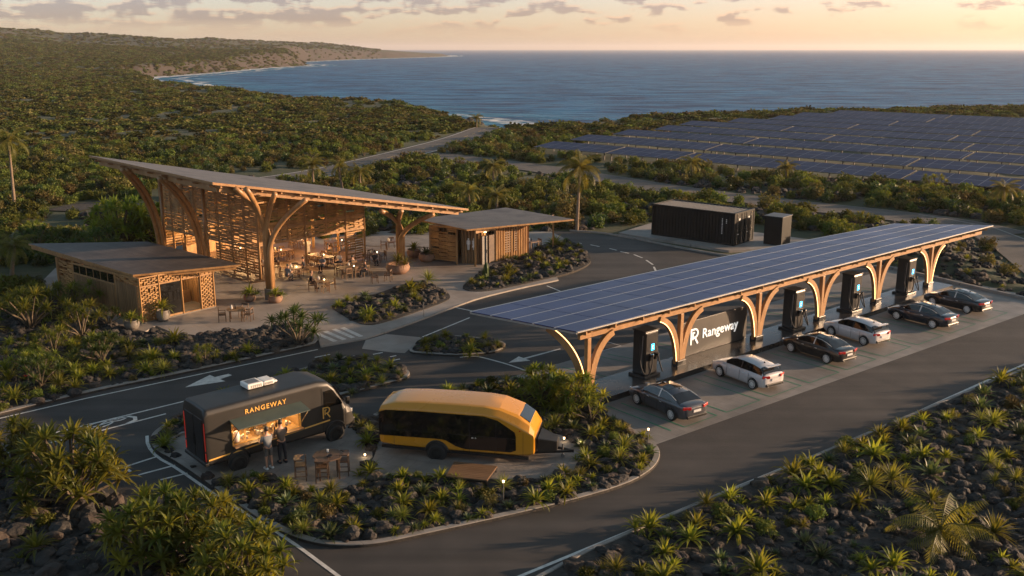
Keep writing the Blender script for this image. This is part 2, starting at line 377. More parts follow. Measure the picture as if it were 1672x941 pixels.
M['pv_dark'] = mat('dark table frame', (.06,.055,.05), rough=.6)
def roof_boards(name, c1, c2, rz, w):
    m = mat(name, c1, c2, rough=.6, scale=1.2, bump=.15, coord='World', c3=(c1[0]*.7, c1[1]*.7, c1[2]*.7), s3=.6)
    return joints(m, 3.4, w, rz, .018, .35, .5, .25)
M['roof_main'] = roof_boards('grey roof boards', (.10,.088,.080), (.15,.133,.12), -R(42), .42)
M['roof_kitchen'] = roof_boards('brown roof boards', (.055,.040,.031), (.105,.082,.066), R(40), .45)
M['roof_rest'] = roof_boards('pale roof boards', (.11,.095,.083), (.165,.145,.128), -R(15), .4)
# ================================================================ TERRAIN, SEA
def hash2(ix, iy, s):
    h = np.sin(ix*127.1+iy*311.7+s*74.7)*43758.5453
    return h-np.floor(h)
def vnoise(x, y, s=0):
    ix, iy = np.floor(x), np.floor(y); fx, fy = x-ix, y-iy
    fx = fx*fx*(3-2*fx); fy = fy*fy*(3-2*fy)
    a, b, c, d = hash2(ix,iy,s), hash2(ix+1,iy,s), hash2(ix,iy+1,s), hash2(ix+1,iy+1,s)
    return (a*(1-fx)+b*fx)*(1-fy)+(c*(1-fx)+d*fx)*fy
def fbm(x, y, s=0, o=5):
    t = 0; a = .5
    for k in range(o):
        t = t+a*vnoise(x, y, s+k); x = x*2.03+17.1; y = y*2.03-9.2; a *= .5
    return t
def sstep(a, b, x):
    t = np.clip((x-a)/(b-a), 0, 1); return t*t*(3-2*t)
def seg_dist(X, Y, P, closed=True):
    d = np.full(X.shape, 1e12); n = len(P); m = n if closed else n-1
    for i in range(m):
        ax, ay = P[i][0], P[i][1]; bx, by = P[(i+1) % n][0], P[(i+1) % n][1]
        vx, vy = bx-ax, by-ay; L2 = vx*vx+vy*vy+1e-9
        t = np.clip(((X-ax)*vx+(Y-ay)*vy)/L2, 0, 1)
        d = np.minimum(d, (X-ax-t*vx)**2+(Y-ay-t*vy)**2)
    return np.sqrt(d)
def inside(X, Y, P):
    r = np.zeros(X.shape, bool); n = len(P)
    for i in range(n):
        x1, y1 = P[i][0], P[i][1]; x2, y2 = P[(i+1) % n][0], P[(i+1) % n][1]
        c = ((y1 > Y) != (y2 > Y)) & (X < (x2-x1)*(Y-y1)/((y2-y1) if y2 != y1 else 1e-9)+x1)
        r ^= c
    return r
SEA_Z = -6.0
COAST = [G(x, y, h) for x, y, h in ((2400,163,0),(1900,166,0),(1672,171,0),(1500,173,0),(1340,177,0),(1180,181,0),(1100,182,0),(1040,188,0),(960,192,0),
    (900,198,0),(840,203,0),(800,205,-3),(760,203,-5),(725,201,-6),(690,197,-6),(655,193,-6),(640,190,-6),(610,188,-6),(590,185,-6),(560,183,-6),(520,181,-6),
    (490,177,-6),(450,173,-6),(420,167,-6),(395,164,-6),(350,156,-6),(300,152,-6),(283,149,-6),(294,143,-6),(270,136,-6),(240,129,-6),(256,126,-6),(300,123.5,-6),
    (330,121,-6),(360,118.5,-6),(385,116.5,-6),(420,113,-6),(460,110,-6),(515,107,-6),(490,104.5,-6),(450,104,-6),(490,101.5,-6),(560,98,-6),(620,96,-6),
    (680,94.5,-6),(748,92.3,-6),(738,90.5,-6),(640,89.5,-6))]
COAST = chaikin(COAST, 1, False)
LAND = [(p.x, p.y) for p in COAST]+[(-2500, 6500), (-9000, 6500), (-9000, -900), (3000, -900)]
ROAD1 = chaikin(GP([(800,209),(788,213),(768,221),(738,231),(700,241),(650,254),(600,266),(545,279),(480,290),(400,300),(300,312)]), 2, False)
ROAD2 = chaikin(GP([(640,257),(700,252),(760,260),(860,272),(980,291),(1100,311),(1250,330),(1400,346),(1500,357),(1570,368),(1640,384)]), 2, False)
PATH3 = chaikin(GP([(100,345),(150,333),(205,332),(262,333),(330,345)]), 2, False)
WIDE = GP([(1500,351),(1553,359.5),(1624,373),(1672,391),(1800,420),(2100,480),(2300,600),(2000,620),(1800,520),(1672,447),(1630,412),(1589,386),(1471,366)])
SITE = GP([(-900,1500),(-900,620),(-300,560),(0,500),(60,482),(240,398),(560,392),(760,380),(930,378),(985,372),(1060,362),(1160,358),(1330,378),(1445,436),(1672,480),(1900,540),(2600,800),(2600,1500)])
MOUND = GP([(1450,437),(1672,488),(1740,500),(1740,480),(1672,452),(1626,414),(1585,390),(1480,369),(1400,375),(1420,420)])
def coast_d(X, Y):
    d = seg_dist(X, Y, LAND); return np.where(inside(X, Y, LAND), d, -d)
RX = np.array([-900,-400,0,60,100,200,300,400,500,560,650,740,800]); RE = np.array([42,34,25,23,19,15,11,8,7,5,1,-5,-9])
def terrain(X, Y):
    r = np.hypot(X, Y); pxx = 836+1603*X/np.maximum(Y, .3*r+1)
    e = np.interp(pxx, RX, RE)/1603.; Rr = np.interp(pxx, [0, 740], [2300, 3300])
    d = coast_d(X, Y)
    ds = seg_dist(X, Y, SITE); ds = np.where(inside(X, Y, SITE), 0, ds)
    dr = np.minimum(np.minimum(seg_dist(X, Y, ROAD1, False), seg_dist(X, Y, ROAD2, False)), seg_dist(X, Y, PATH3, False)+2)
    dw = np.where(inside(X, Y, WIDE), 0, seg_dist(X, Y, WIDE)); dr = np.minimum(dr, dw+4)
    m = sstep(0, 8, ds)*sstep(4.4, 9, dr)
    z = -.06+m*(fbm(X/7, Y/7, 1)*.9-.28+(fbm(X/40, Y/40, 2)-.45)*sstep(120, 400, r)*3.0)
    md = np.where(inside(X, Y, MOUND), seg_dist(X, Y, MOUND), 0); z = z+sstep(0, 5, md)*.55
    left = sstep(760, 500, pxx)
    hill = left*np.maximum(0, 17+Rr*e)*sstep(380, 1, np.maximum(0, Rr-r)+0*r)*1.0
    hill = left*np.maximum(0, 17+Rr*e)*sstep(0, 1, np.clip((r-600)/(Rr-600), 0, 1))
    rug = left*sstep(800, 2200, r)*(fbm(X/160, Y/260, 5)-.50)*44*sstep(3600, 1500, r)
    plate = 3*sstep(700, 1000, r)*left
    z = z+np.maximum(hill+plate+rug, 0)
    w = np.interp(r, [0, 300, 900, 2500], [9, 14, 26, 60]); k = sstep(0, 1, np.clip(d/w+(fbm(X/12, Y/12, 8)-.45)*.5*sstep(0, 5, d), 0, 1))
    z = z*k+(-9.5)*(1-k)
    return z
AZS = np.radians(np.linspace(-72, 66, 780)); RS = 9*np.exp(np.linspace(0, math.log(8200/9), 540))
AA, RR = np.meshgrid(AZS, RS); TX, TY = RR*np.sin(AA), RR*np.cos(AA); TZ = terrain(TX, TY)
nr, nc = TX.shape
verts = np.stack([TX, TY, TZ], -1).reshape(-1, 3)
ii, jj = np.meshgrid(np.arange(nr-1), np.arange(nc-1), indexing='ij'); a = (ii*nc+jj).ravel()
faces = np.stack([a, a+1, a+nc+1, a+nc], -1)
keep = (TZ.reshape(-1)[faces] > -9.4).any(1); faces = faces[keep]
me = bpy.data.meshes.new('ground'); me.from_pydata(verts.tolist(), [], faces.tolist()); me.update()
M['terrain'] = mt = mat('coastal scrub ground', (.036,.040,.015), (.072,.066,.027), rough=.95, scale=.9, bump=1., bscale=1.2, coord='World', detail=8)
N, L, B = nodes_of(mt)
def tn(t): return N.new(t)
geo = tn('ShaderNodeNewGeometry')
def tnoise(sc, det=6, rough=.6):
    n = tn('ShaderNodeTexNoise'); n.inputs['Scale'].default_value = sc; n.inputs['Detail'].default_value = det; n.inputs['Roughness'].default_value = rough
    mp = tn('ShaderNodeMapping'); mp.inputs['Scale'].default_value = (.6, 1, 1); L.new(geo.outputs['Position'], mp.inputs[0]); L.new(mp.outputs[0], n.inputs['Vector']); return n.outputs['Fac']
def tramp(src, lo, hi):
    n = tn('ShaderNodeMapRange'); n.inputs['From Min'].default_value = lo; n.inputs['From Max'].default_value = hi; L.new(src, n.inputs['Value']); return n.outputs[0]
def tmix(f, a_, b_):
    n = tn('ShaderNodeMix'); n.data_type = 'RGBA'
    for i, q in ((0, f), (6, a_), (7, b_)):
        if isinstance(q, tuple): n.inputs[i].default_value = (*q, 1)
        else: L.new(q, n.inputs[i])
    return n.outputs[2]
base = B.inputs['Base Color'].links[0].from_socket
c = tmix(tramp(tnoise(.05, 8), .50, .60), base, (.066, .068, .024))
c = tmix(tramp(tnoise(.03, 9, .65), .55, .64), c, (.24, .165, .090))
c = tmix(tramp(tnoise(.006, 8), .52, .60), c, (.11, .10, .042)); c = tmix(tramp(tnoise(.16, 5, .7), .47, .53), (.035, .044, .014), c); c = tmix(tramp(tnoise(.035, 9, .72), .49, .53), (.030, .040, .013), c)
sep = tn('ShaderNodeSeparateXYZ'); L.new(geo.outputs['True Normal'], sep.inputs[0])
ab = tn('ShaderNodeMath'); ab.operation = 'ABSOLUTE'; L.new(sep.outputs[2], ab.inputs[0])
c = tmix(tramp(ab.outputs[0], .985, .94), c, (.042, .032, .025))
L.new(c, B.inputs['Base Color']); me.materials.append(mt)
g = link_obj('ground', me, smooth=True); tag(g, kind='structure')

# sea: one sheet to the horizon, finer near the shore
azs = np.radians(np.linspace(-60, 64, 260)); rs = 120*np.exp(np.linspace(0, math.log(26000/120), 230))
A2, R2 = np.meshgrid(azs, rs); X2, Y2 = R2*np.sin(A2), R2*np.cos(A2); D2 = -coast_d(X2, Y2)
me = bpy.data.meshes.new('sea'); n2r, n2c = X2.shape; ii, jj = np.meshgrid(np.arange(n2r-1), np.arange(n2c-1), indexing='ij'); a = (ii*n2c+jj).ravel()
Z2 = np.full(X2.shape, SEA_Z)
me.from_pydata(np.stack([X2, Y2, Z2], -1).reshape(-1, 3).tolist(), [], np.stack([a, a+1, a+n2c+1, a+n2c], -1).tolist()); me.update()
at = me.attributes.new('shore', 'FLOAT', 'POINT'); at.data.foreach_set('value', D2.reshape(-1).astype(np.float32))
mt = mat('sea water', (.020,.115,.26), (.028,.15,.31), rough=.35, scale=.01, coord='World', spec=.3); N, L, B = nodes_of(mt)
geo = tn('ShaderNodeNewGeometry')
def wave(scx, scy, det, rot=0):
    mp = tn('ShaderNodeMapping'); mp.inputs['Scale'].default_value = (scx, scy, 1); mp.inputs['Rotation'].default_value = (0, 0, rot); L.new(geo.outputs['Position'], mp.inputs[0])
    n = tn('ShaderNodeTexNoise'); n.inputs['Scale'].default_value = 1; n.inputs['Detail'].default_value = det; n.inputs['Roughness'].default_value = .62; n.inputs['Distortion'].default_value = .4
    L.new(mp.outputs[0], n.inputs['Vector']); return n.outputs['Fac']
def tm(op, a_, b_=None, clamp=False):
    n = tn('ShaderNodeMath'); n.operation = op; n.use_clamp = clamp
    for i, q in enumerate((a_, b_)):
        if q is None: continue
        if isinstance(q, (int, float)): n.inputs[i].default_value = q
        else: L.new(q, n.inputs[i])
    return n.outputs[0]
hgt = tm('ADD', tm('MULTIPLY', wave(.05, .11, 9, R(12)), 2.2), tm('MULTIPLY', wave(.012, .022, 6, R(-8)), 5.0))
bp = tn('ShaderNodeBump'); bp.inputs['Strength'].default_value = 1; bp.inputs['Distance'].default_value = 2.6; L.new(hgt, bp.inputs['Height']); L.new(bp.outputs[0], B.inputs['Normal'])
sh = tn('ShaderNodeAttribute'); sh.attribute_name = 'shore'
near = tm('MULTIPLY', tm('SUBTRACT', 70., sh.outputs['Fac']), 1/75., True)
cc = tmix(near, B.inputs['Base Color'].links[0].from_socket, (.025, .21, .28))
cc = tmix(tramp(wave(.10, .34, 7, R(14)), .44, .60), cc, (.035, .16, .30)); cc = tmix(tramp(wave(.025, .075, 9, R(10)), .46, .58), cc, (.008, .050, .135))
wv = tm('SINE', tm('ADD', tm('MULTIPLY', sh.outputs['Fac'], .33), tm('MULTIPLY', wave(.02, .02, 5), 14.)))
foam = tm('MULTIPLY', tm('MULTIPLY', tm('SUBTRACT', wv, .35), 2., True), tm('MULTIPLY', tm('SUBTRACT', 40., sh.outputs['Fac']), .05, True))
foam = tm('MAXIMUM', foam, tm('MULTIPLY', tm('SUBTRACT', 7., sh.outputs['Fac']), .3, True))
foam = tm('MULTIPLY', foam, tramp(wave(.11, .11, 8), .40, .56))
cc = tmix(foam, cc, (.75, .74, .72)); L.new(cc, B.inputs['Base Color'])
L.new(tm('ADD', tm('MULTIPLY', foam, .6), .22), B.inputs['Roughness'])
df = tn('ShaderNodeBsdfDiffuse'); L.new(cc, df.inputs['Color']); L.new(bp.outputs[0], df.inputs['Normal']); mxs = tn('ShaderNodeMixShader'); mxs.inputs[0].default_value = .30
L.new(df.outputs[0], mxs.inputs[1]); L.new(B.outputs[0], mxs.inputs[2]); L.new(mxs.outputs[0], N['Material Output'].inputs['Surface'])
me.materials.append(mt); g = link_obj('sea', me, smooth=True); tag(g, kind='structure')

# ================================================================ ROADS, KERBS, BEDS
def struct(mb, name, mats, **k): return tag(mb.build(name, mats, **k), kind='structure')
ASPH = GP([(-700,1500),(-700,780),(-300,742),(0,672),(140,637),(340,597),(515,558),(600,542),(735,495),(800,474),(900,440),(905,400),(860,382),(800,376),(935,378),(1020,388),(1120,408),(1190,420),(1300,431),(1445,438),(1672,490),(2100,585),(2600,600),(1900,520),(1639,618),(1532,662),(1269,775),(1131,830),(900,930),(560,1150),(300,1500)])
b = MB(); b.poly(ccw(ASPH), 0.0); struct(b, 'road_surface', M['asphalt'])
def ribbon_road(pts, w, name, m, z=.03):
    b = MB(); strip(b, pts, w, z); return struct(b, name, m)
ribbon_road(ROAD1, 7.4, 'coast_road', M['old_asphalt'])
ribbon_road(ROAD2, 6.4, 'access_road', M['old_asphalt'], .036)
ribbon_road(PATH3, 4.0, 'dirt_track', M['soil'], .04)
b = MB(); b.poly(ccw(WIDE), .042); struct(b, 'wide_road', M['old_asphalt'])
def offset_line(pts, o):
    out = []
    for i in range(len(pts)):
        d = (pts[min(i+1, len(pts)-1)]-pts[max(i-1, 0)]); d.z = 0; d.normalize(); out.append(Vector((pts[i].x-d.y*o, pts[i].y+d.x*o, 0)))
    return out
b = MB(); strip(b, offset_line(ROAD1, 3.3), .22, .05); strip(b, offset_line(ROAD1, -3.3), .22, .05)
tag(b.build('coast_road_edge_line', M['white']), kind='structure')
b = MB()
for i in range(2, len(ROAD1)-3, 2): strip(b, ROAD1[i:i+2], .2, .052)
tag(b.build('coast_road_centre_line', M['yellow_line']), kind='structure')
b = MB(); strip(b, offset_line(ROAD2, 3.0), .14, .05); strip(b, offset_line(ROAD2, -3.0), .14, .05)
e = WIDE[0:5]; strip(b, e, .25, .052); tag(b.build('access_road_edge_line', M['kerb']), kind='structure')

BEDS = {}
def bed(key, px, name, kerb_on=True, n=2, top=.10, kw=.17, soil='soil', openk=None):
    kw = .26 if key == 'island' else kw
    P = ccw(chaikin(GP(px), n)); BEDS[key] = [(p.x, p.y) for p in P]
    b = MB(); b.prism(P, -.05, top); struct(b, 'planting_bed', M[soil])
    if kerb_on:
        b = MB()
        if openk:
            Q = chaikin(GP(openk), n, False)
            kerb(b, Q, kw, closed=False, side=1)
        else: kerb(b, P, kw)
        struct(b, 'kerb', M['kerb'])
    return P
bed('upper', [(-500,800),(0,679),(140,644),(340,603),(500,568),(520,561),(517,549),(498,540),(480,536),(400,547),(330,552),(300,553),(262,540),(232,546),(110,505),(70,470),(-100,520),(-500,640)], 'x',
    openk=[(-500,800),(0,679),(140,644),(340,603),(500,568),(520,561),(517,549),(498,540),(480,536)], n=1, kw=.32)
bed('south', [(560,1150),(900,932),(1131,832),(1269,777),(1532,664),(1639,620),(1900,520),(2600,640),(2600,1500),(700,1500)], 'x',
    openk=[(2600,400),(1900,520),(1639,620),(1532,664),(1269,777),(1131,832),(900,932),(560,1150)][::-1], n=1)
bed('corner', [(-500,860),(0,765),(60,770),(150,800),(250,838),(350,880),(440,930),(520,1010),(540,1300),(-500,1500)], 'x', kerb_on=False, top=.06)
ISL = [(262,700),(247,712),(246,725),(252,738),(286,755),(359,806),(417,848),(468,877),(520,893),(570,896),(620,892),(676,880),(822,848),(931,822),(1026,794),(1066,770),(1079,750),(1076,733),(1060,720),(1012,690),(975,660),
       (940,636),(880,620),(810,627),(750,638),(690,648),(640,664),(610,680),(585,690),(552,674),(540,652),(590,640),(631,629),(662,621),(671,614),(666,606),(636,598),(590,583),(560,585),(500,602),(440,622),(360,650),(290,680)]
P_ISL = bed('island', ISL, 'x')
bed('median', [(660,577),(688,556),(735,549),(801,556),(828,562),(822,572),(800,579),(751,583),(700,580)], 'x', top=.08)
bed('triangle', [(537,503),(556,515),(580,529),(600,534),(622,531),(681,512),(731,494),(737,486),(722,474),(690,462),(655,468),(610,485),(560,494)], 'x', top=.14)
bed('washroom', [(753,470),(760,477),(790,479),(830,472),(886,459),(930,449),(958,437),(966,428),(962,417),(948,404),(930,394),(872,404),(868,417),(800,436),(775,456)], 'x', top=.14)
# plaza with its kerb side on the drive
PLZ = GP([(255,534),(300,553),(400,547),(480,536),(498,540),(517,549),(524,568),(597,555),(631,544),(690,523),(744,502.5),(784,488),(850,472),(912,459),(905,446),(940,400),(900,380),(700,378),(560,380),(430,385),(262,396),(150,410),(90,440),(60,470),(100,500),(232,546)])
b = MB(); b.prism(ccw(PLZ), -.05, .085); struct(b, 'plaza_paving', M['concrete'])
b = MB(); kerb(b, chaikin(GP([(524,568),(597,555),(631,544),(690,523),(744,502.5),(784,488),(850,472),(912,459)]), 1, False), .14, z1=.10, closed=False); struct(b, 'kerb', M['kerb'])
b = MB(); b.poly(ccw(GP([(591,570),(597,556),(631,546),(690,551.5),(661,577),(640,576)])), .012); struct(b, 'crossing_paving', M['concrete'])
b = MB(); b.poly(ccw(chaikin(GP([(585,398),(600,388),(640,385),(700,392),(740,402),(710,408),(655,403),(600,405)]), 2)), .13); struct(b, 'rear_path', M['pad'])
# truck / trailer pads
PAD1 = chaikin(GP([(273,728),(278,742),(362,797),(374,790),(430,778),(470,790),(492,808),(540,808),(590,794),(610,790),(598,768),(612,745),(596,735),(590,716),(572,702),(560,684),(520,676),(420,690),(330,700),(303,711),(282,718)]), 1)
b = MB(); b.prism(ccw(PAD1), .0, .135); struct(b, 'truck_pad_paving', M['pad'])
PAD2 = chaikin(GP([(613,748),(600,768),(612,791),(640,781),(700,786),(758,786),(841,789),(915,785),(945,770),(955,752),(950,736),(924,718),(886,708),(800,690),(700,682),(640,700),(618,725)]), 1)
b = MB(); b.prism(ccw(PAD2), .0, .15); struct(b, 'trailer_pad_paving', M['pad'])
b = MB(); kerb(b, chaikin(GP([(303,711),(283,717),(272,727),(275,739)]), 2, False), .2, .0, .24, False); struct(b, 'kerb', M['kerb'])
b = MB(); kerb(b, chaikin(GP([(1445,438),(1520,455),(1600,474),(1672,490),(1800,520),(2100,590)]), 1, False), .3, 0, .2, False); struct(b, 'kerb', M['kerb'])
b = MB(); kerb(b, chaikin(GP([(930,378),(975,381),(1020,388),(1120,408),(1190,420),(1300,431),(1445,438)]), 1, False), .2, 0, .14, False); struct(b, 'kerb', M['kerb'])
# container slab
SLAB = GP([(1010,383),(1066,366),(1160,372),(1330,395),(1260,408),(1190,412)])
b = MB(); b.prism(ccw(SLAB), -.3, .16); struct(b, 'container_slab', M['concrete'])
# charging yard slabs in the row frame (t along the row, n behind it)
C0 = G(958, 652); U = Vector((math.cos(AZ), math.sin(AZ), 0)); NN = Vector((-U.y, U.x, 0))
def T(t, n, z=0): p = C0+U*t+NN*n; return Vector((p.x, p.y, z))
b = MB(); b.poly(ccw([T(-1.9,-6.0),T(40,-7.6),T(40,5.4),T(-3.7,4.9),T(-1.2,1.2)]), .006); struct(b, 'stall_paving', M['stall'])
b = MB()
for t0, t1 in ((.9,3.2),(3.9,6.5),(7.3,9.9),(10.6,13.3),(14.0,16.9),(17.7,20.6),(21.3,24.3),(25.1,28.3),(29.3,32.6)):
    f = -5.5-.032*t0; strip(b, [T(t0,-1.5), T(t0,f), T(t1,f-.05), T(t1,-1.5)], .09, .014)
strip(b, [T(.1,-1.3), T(.1,-5.4)], .09, .014)
for k in range(9): strip(b, [T(2.5+3.6*k, 1.6), T(1.7+3.6*k, 4.4)], .09, .014); strip(b, [T(3.2+3.6*k, 1.6), T(2.4+3.6*k, 4.4)], .09, .014)
struct(b, 'stall_lines', M['green_line'])
b = MB()     # green car emblem painted in each bay
for t in (8.6, 15.5, 22.8, 2.0):
    for q in range(16):
        a0, a1 = math.pi*q/8, math.pi*(q+1)/8; c = T(t,-2.4)
        strip(b, [c+U*math.cos(a0)*.62+NN*math.sin(a0)*.38, c+U*math.cos(a1)*.62+NN*math.sin(a1)*.38], .06, .014)
    b.poly([T(t-.3,-2.55), T(t+.3,-2.55), T(t+.34,-2.4), T(t+.16,-2.34), T(t+.08,-2.2), T(t-.18,-2.2), T(t-.34,-2.38)], .0155)
struct(b, 'bay_emblems', M['green_line'])
# painted lines
b = MB(); zc = .009
def pl(px, w=.12, z=zc): strip(b, GP(px), w, z)
pl([(-300,755),(0,683.5),(140,651),(340,608.5),(519,571)], .12)
pl([(-200,776),(0,728),(94,706),(299,656),(420,627)]); pl([(-200,788),(0,742),(140,710),(271,676)])
pl([(506,607),(523,602)]); pl([(514,584),(539,579)]); pl([(609,579),(625,576)]); pl([(637,583),(647,581)]); pl([(639,589.5),(653,586.5)])
pl([(203,763),(259,745)]); pl([(203,763),(214,771)]); pl([(226,776),(286,760)]); pl([(262,784),(306,773)]); pl([(340,814.5),(362,807)])
strip(b, chaikin(GP([(240,712),(241,728),(256,747),(286,763),(359,814),(404,840),(470,880),(575,958)]), 1, False), .14, .0115)
pl([(560,1052),(850,941),(1177,806),(1431,703),(1611,622),(1900,497)], .14)
for q in ((1610,622,1618,626),(1362,733,1371,738),(1245,781,1253,786),(1480,683,1486,686)): pl([q[:2], q[2:]], .1, .0115)
pl([(690,550.5),(767,519)]); pl([(744,502.5),(775,509)]); pl([(893,467),(915,476)])
for q in ((945,397,950,398),(964,400,979,403),(995,406,1007,409),(1013,411,1027,414),(1035,416,1049,421.5),(1055,425,1066,432.5),(1067.5,436,1071,443)): pl([q[:2], q[2:]], .16)
strip(b, chaikin(GP([(751,584),(768,582),(781,582.5),(801,587.5),(832,596),(864,608)]), 2, False), .13, .0115)
pl([(976,575),(1014,565),(986,557)], .09)
struct(b, 'road_markings', M['white'])
b = MB()
def arrow(tip, tail, w=.28, hw=.95, hl=1.5):
    a, c = G(*tip), G(*tail); d = (a-c).normalized(); n = Vector((-d.y, d.x, 0)); h = a-d*hl
    b.poly(ccw([c+n*w*.7, c-n*w*.7, h-n*w, h-n*hw, a, h+n*hw, h+n*w]), .0125)
arrow((302,633), (376,612), .25, .75, 1.9); arrow((830,593), (915,570), .1, .5, 1.2)
struct(b, 'road_arrows', M['white'])
b = MB()
for x0 in ((518,547,548,560),(531,543.5,563,557),(545,540,577,554),(559,537.5,590,552)):
    a, c = G(x0[0], x0[1]), G(x0[2], x0[3]); strip(b, [a, c], .30, .091)
struct(b, 'zebra_crossing', M['white'])
b = MB()     # cycle symbol and crescent painted between the two lines
c = G(178, 689.5); d = (G(205,682)-G(165,694)).normalized(); n = Vector((-d.y, d.x, 0))
for cx, rx, ry in ((-.45,.62,.34),(.5,.34,.2)):
    pts = [c+d*(cx+rx*math.cos(k*math.pi/8))+n*ry*math.sin(k*math.pi/8) for k in range(17)]; strip(b, pts, .11, .0125)
strip(b, [c+d*-.4+n*.02, c+d*.1+n*.22, c+d*.5], .1, .0125); strip(b, [c+d*-.8-n*.05, c+d*.15-n*.05], .1, .0135)
c = G(210, 685); strip(b, [c+d*(-.25)+n*.5, c+d*.2+n*.3, c+d*.32, c+d*.15-n*.35, c+d*(-.35)-n*.48], .2, .0125)
struct(b, 'cycle_marking', M['white'])
# ================================================================ BUILDINGS
def V(x, y, z=0.): return Vector((x, y, z))
def woven(mb, a, b, z0, z1, pitch=.17, vp=.42, out=None, gap=.30, th=.02, sag=.0, zt=None, seed=0):
    """strips woven between ground points a and b; zt(s) gives a sloping top"""
    rg = random.Random(seed); a = V(a[0], a[1]); b = V(b[0], b[1]); L = (b-a).length; d = (b-a)/L; n = V(d.y, -d.x)
    top = (lambda s: z1) if zt is None else zt
    nv = max(2, int(L/vp)); 
    for i in range(nv+1):
        s = L*i/nv; p = a+d*s; mb.beam((p.x, p.y, z0), (p.x, p.y, top(s/L)), .05, .035)
    z = z0+pitch/2; k = 0
    while z < max(top(0), top(1)):
        seg0 = 0
        for i in range(nv):
            s0, s1 = L*i/nv, L*(i+1)/nv
            if z > top((s0+s1)/2/L): continue
            if rg.random() < .05: continue
            o = n*(.03 if (i+k) % 2 else -.03); h = pitch*(1-gap)*rg.uniform(.75, 1.15); dz = rg.uniform(-.02, .02)
            p, q = a+d*s0+o, a+d*s1+o
            mb.beam((p.x, p.y, z+dz), (q.x, q.y, z+dz+rg.uniform(-.02, .02)), th, h)
        z += pitch; k += 1
def planks(mb, a, b, z0, z1, w=.22, seed=0, th=.05):
    rg = random.Random(seed); a = V(a[0], a[1]); b = V(b[0], b[1]); L = (b-a).length; d = (b-a)/L; n = V(d.y, -d.x); m = max(1, round(L/w)); w = L/m
    for i in range(m):
        c = a+d*(w*(i+.5))+n*rg.uniform(-.012, .012); mb.tube([(c.x, c.y, z0), (c.x, c.y, z1+rg.uniform(-.02, .01))], w*.49, 6)
def posts(mb, pts, z1, r=.09, z0=0):
    for i, p in enumerate(pts):
        zt = z1[i] if hasattr(z1, '__len__') else z1; mb.tube([(p[0], p[1], z0), (p[0], p[1], zt)], r, 8)
def lerp(a, b, t): return V(a[0], a[1])*(1-t)+V(b[0], b[1])*t
def roof_slab(corners, name, mats, parent, th=.14, nx=14, bulge=0.0):
    """corners p00,p10,p11,p01 (3-D)"""
    p = [Vector(c) for c in corners]; mb = MB(); top = []; 
    for j in range(nx+1):
        for i in range(nx+1):
            s, t = i/nx, j/nx
            q = (p[0]*(1-s)+p[1]*s)*(1-t)+(p[3]*(1-s)+p[2]*s)*t; q = q+V(0,0,bulge*math.sin(math.pi*s)*math.sin(math.pi*t)); top.append(q)
    W = nx+1; n = len(top); vs = top+[q-V(0,0,th) for q in top]
    fs = [(j*W+i, j*W+i+1, (j+1)*W+i+1, (j+1)*W+i) for j in range(nx) for i in range(nx)]
    mb.add(vs, fs, 0); mb.add(vs, [tuple(n+k for k in f[::-1]) for f in fs], 1)
    edge = [i for i in range(W)]+[j*W+nx for j in range(1, W)]+[nx*W+i for i in range(nx-1, -1, -1)]+[j*W for j in range(nx-1, 0, -1)]
    mb.add(vs, [(edge[k], edge[(k+1) % len(edge)], n+edge[(k+1) % len(edge)], n+edge[k]) for k in range(len(edge))], 1)
    return mb.build(name, mats, parent)
def arc(a, b, ctrl, n=9): 
    a, b, c = Vector(a), Vector(b), Vector(ctrl)
    return [a*(1-t)**2+c*2*t*(1-t)+b*t*t for t in [i/n for i in range(n+1)]]

# ---------------------------------------------------------------- open restaurant hall
cafe = empty('restaurant_hall', (-18, 72, 0), 0, 'tall open bamboo hall under a long grey roof that slopes down to the right', 'restaurant')
def cb(mb, name, m, parent=cafe, **k):
    """world-built meshes hung under the hall"""
    o = mb.build(name, m, None, **k); o.parent = parent
    w = Vector((0,0,0)); q = parent
    while q: w += q.location; q = q.parent
    if o.location.length == 0: o.data.transform(Matrix.Translation(-w))
    else: o.location -= w
    return o
rF, rR, rL = G(347, 298, 8.8), G(765, 341, 4.7), G(145, 254, 9.0)
rB = V(-16.0, 86.5, 4.75)
nrm = (rR-rF).cross(rL-rF)
def rz_main(x, y): 
    # bilinear-ish plane through F, R, L then eased to the back corner
    return rF.z-((x-rF.x)*nrm.x+(y-rF.y)*nrm.y)/nrm.z
def w2l(p): return p
o = roof_slab([rF, rR, rB, rL], 'roof', [M['roof_main'], M['glulam']], None, .16); o.parent = cafe; o.data.transform(Matrix.Translation(-cafe.location))
def edge_pt(a, b, t, inset=None, dz=0): 
    q = a*(1-t)+b*t; return q+V(0,0,dz)
b = MB(); ins = lambda q: q+((rR+rL)/2-q).normalized()*.9
iF, iR, iL, iB = [ins(q) for q in (rF, rR, rL, rB)]
for a_, c_ in ((iF, iR), (iF, iL), (iL, iB), (iR, iB)):
    b.beam(a_-V(0,0,.42), c_-V(0,0,.42), .3, .36)
cb(b, 'eaves_beam', M['glulam'])
b = MB()
for k in range(15):
    t = .03+.94*k/14; p, q = edge_pt(rF, rR, t), edge_pt(rL, rB, t); b.beam(p+(q-p).normalized()*.12-V(0,0,.24), q-V(0,0,.24), .12, .16)
for k in range(9):
    t = .04+.92*k/8; p, q = edge_pt(rF, rL, t), edge_pt(rR, rB, t); b.beam(p+(q-p).normalized()*.12-V(0,0,.33), q-V(0,0,.33), .10, .10)
cb(b, 'rafters', M['glulam'])
K, E, LF = V(-19, 70), V(-12.2, 77.4), V(-29.4, 79.0)
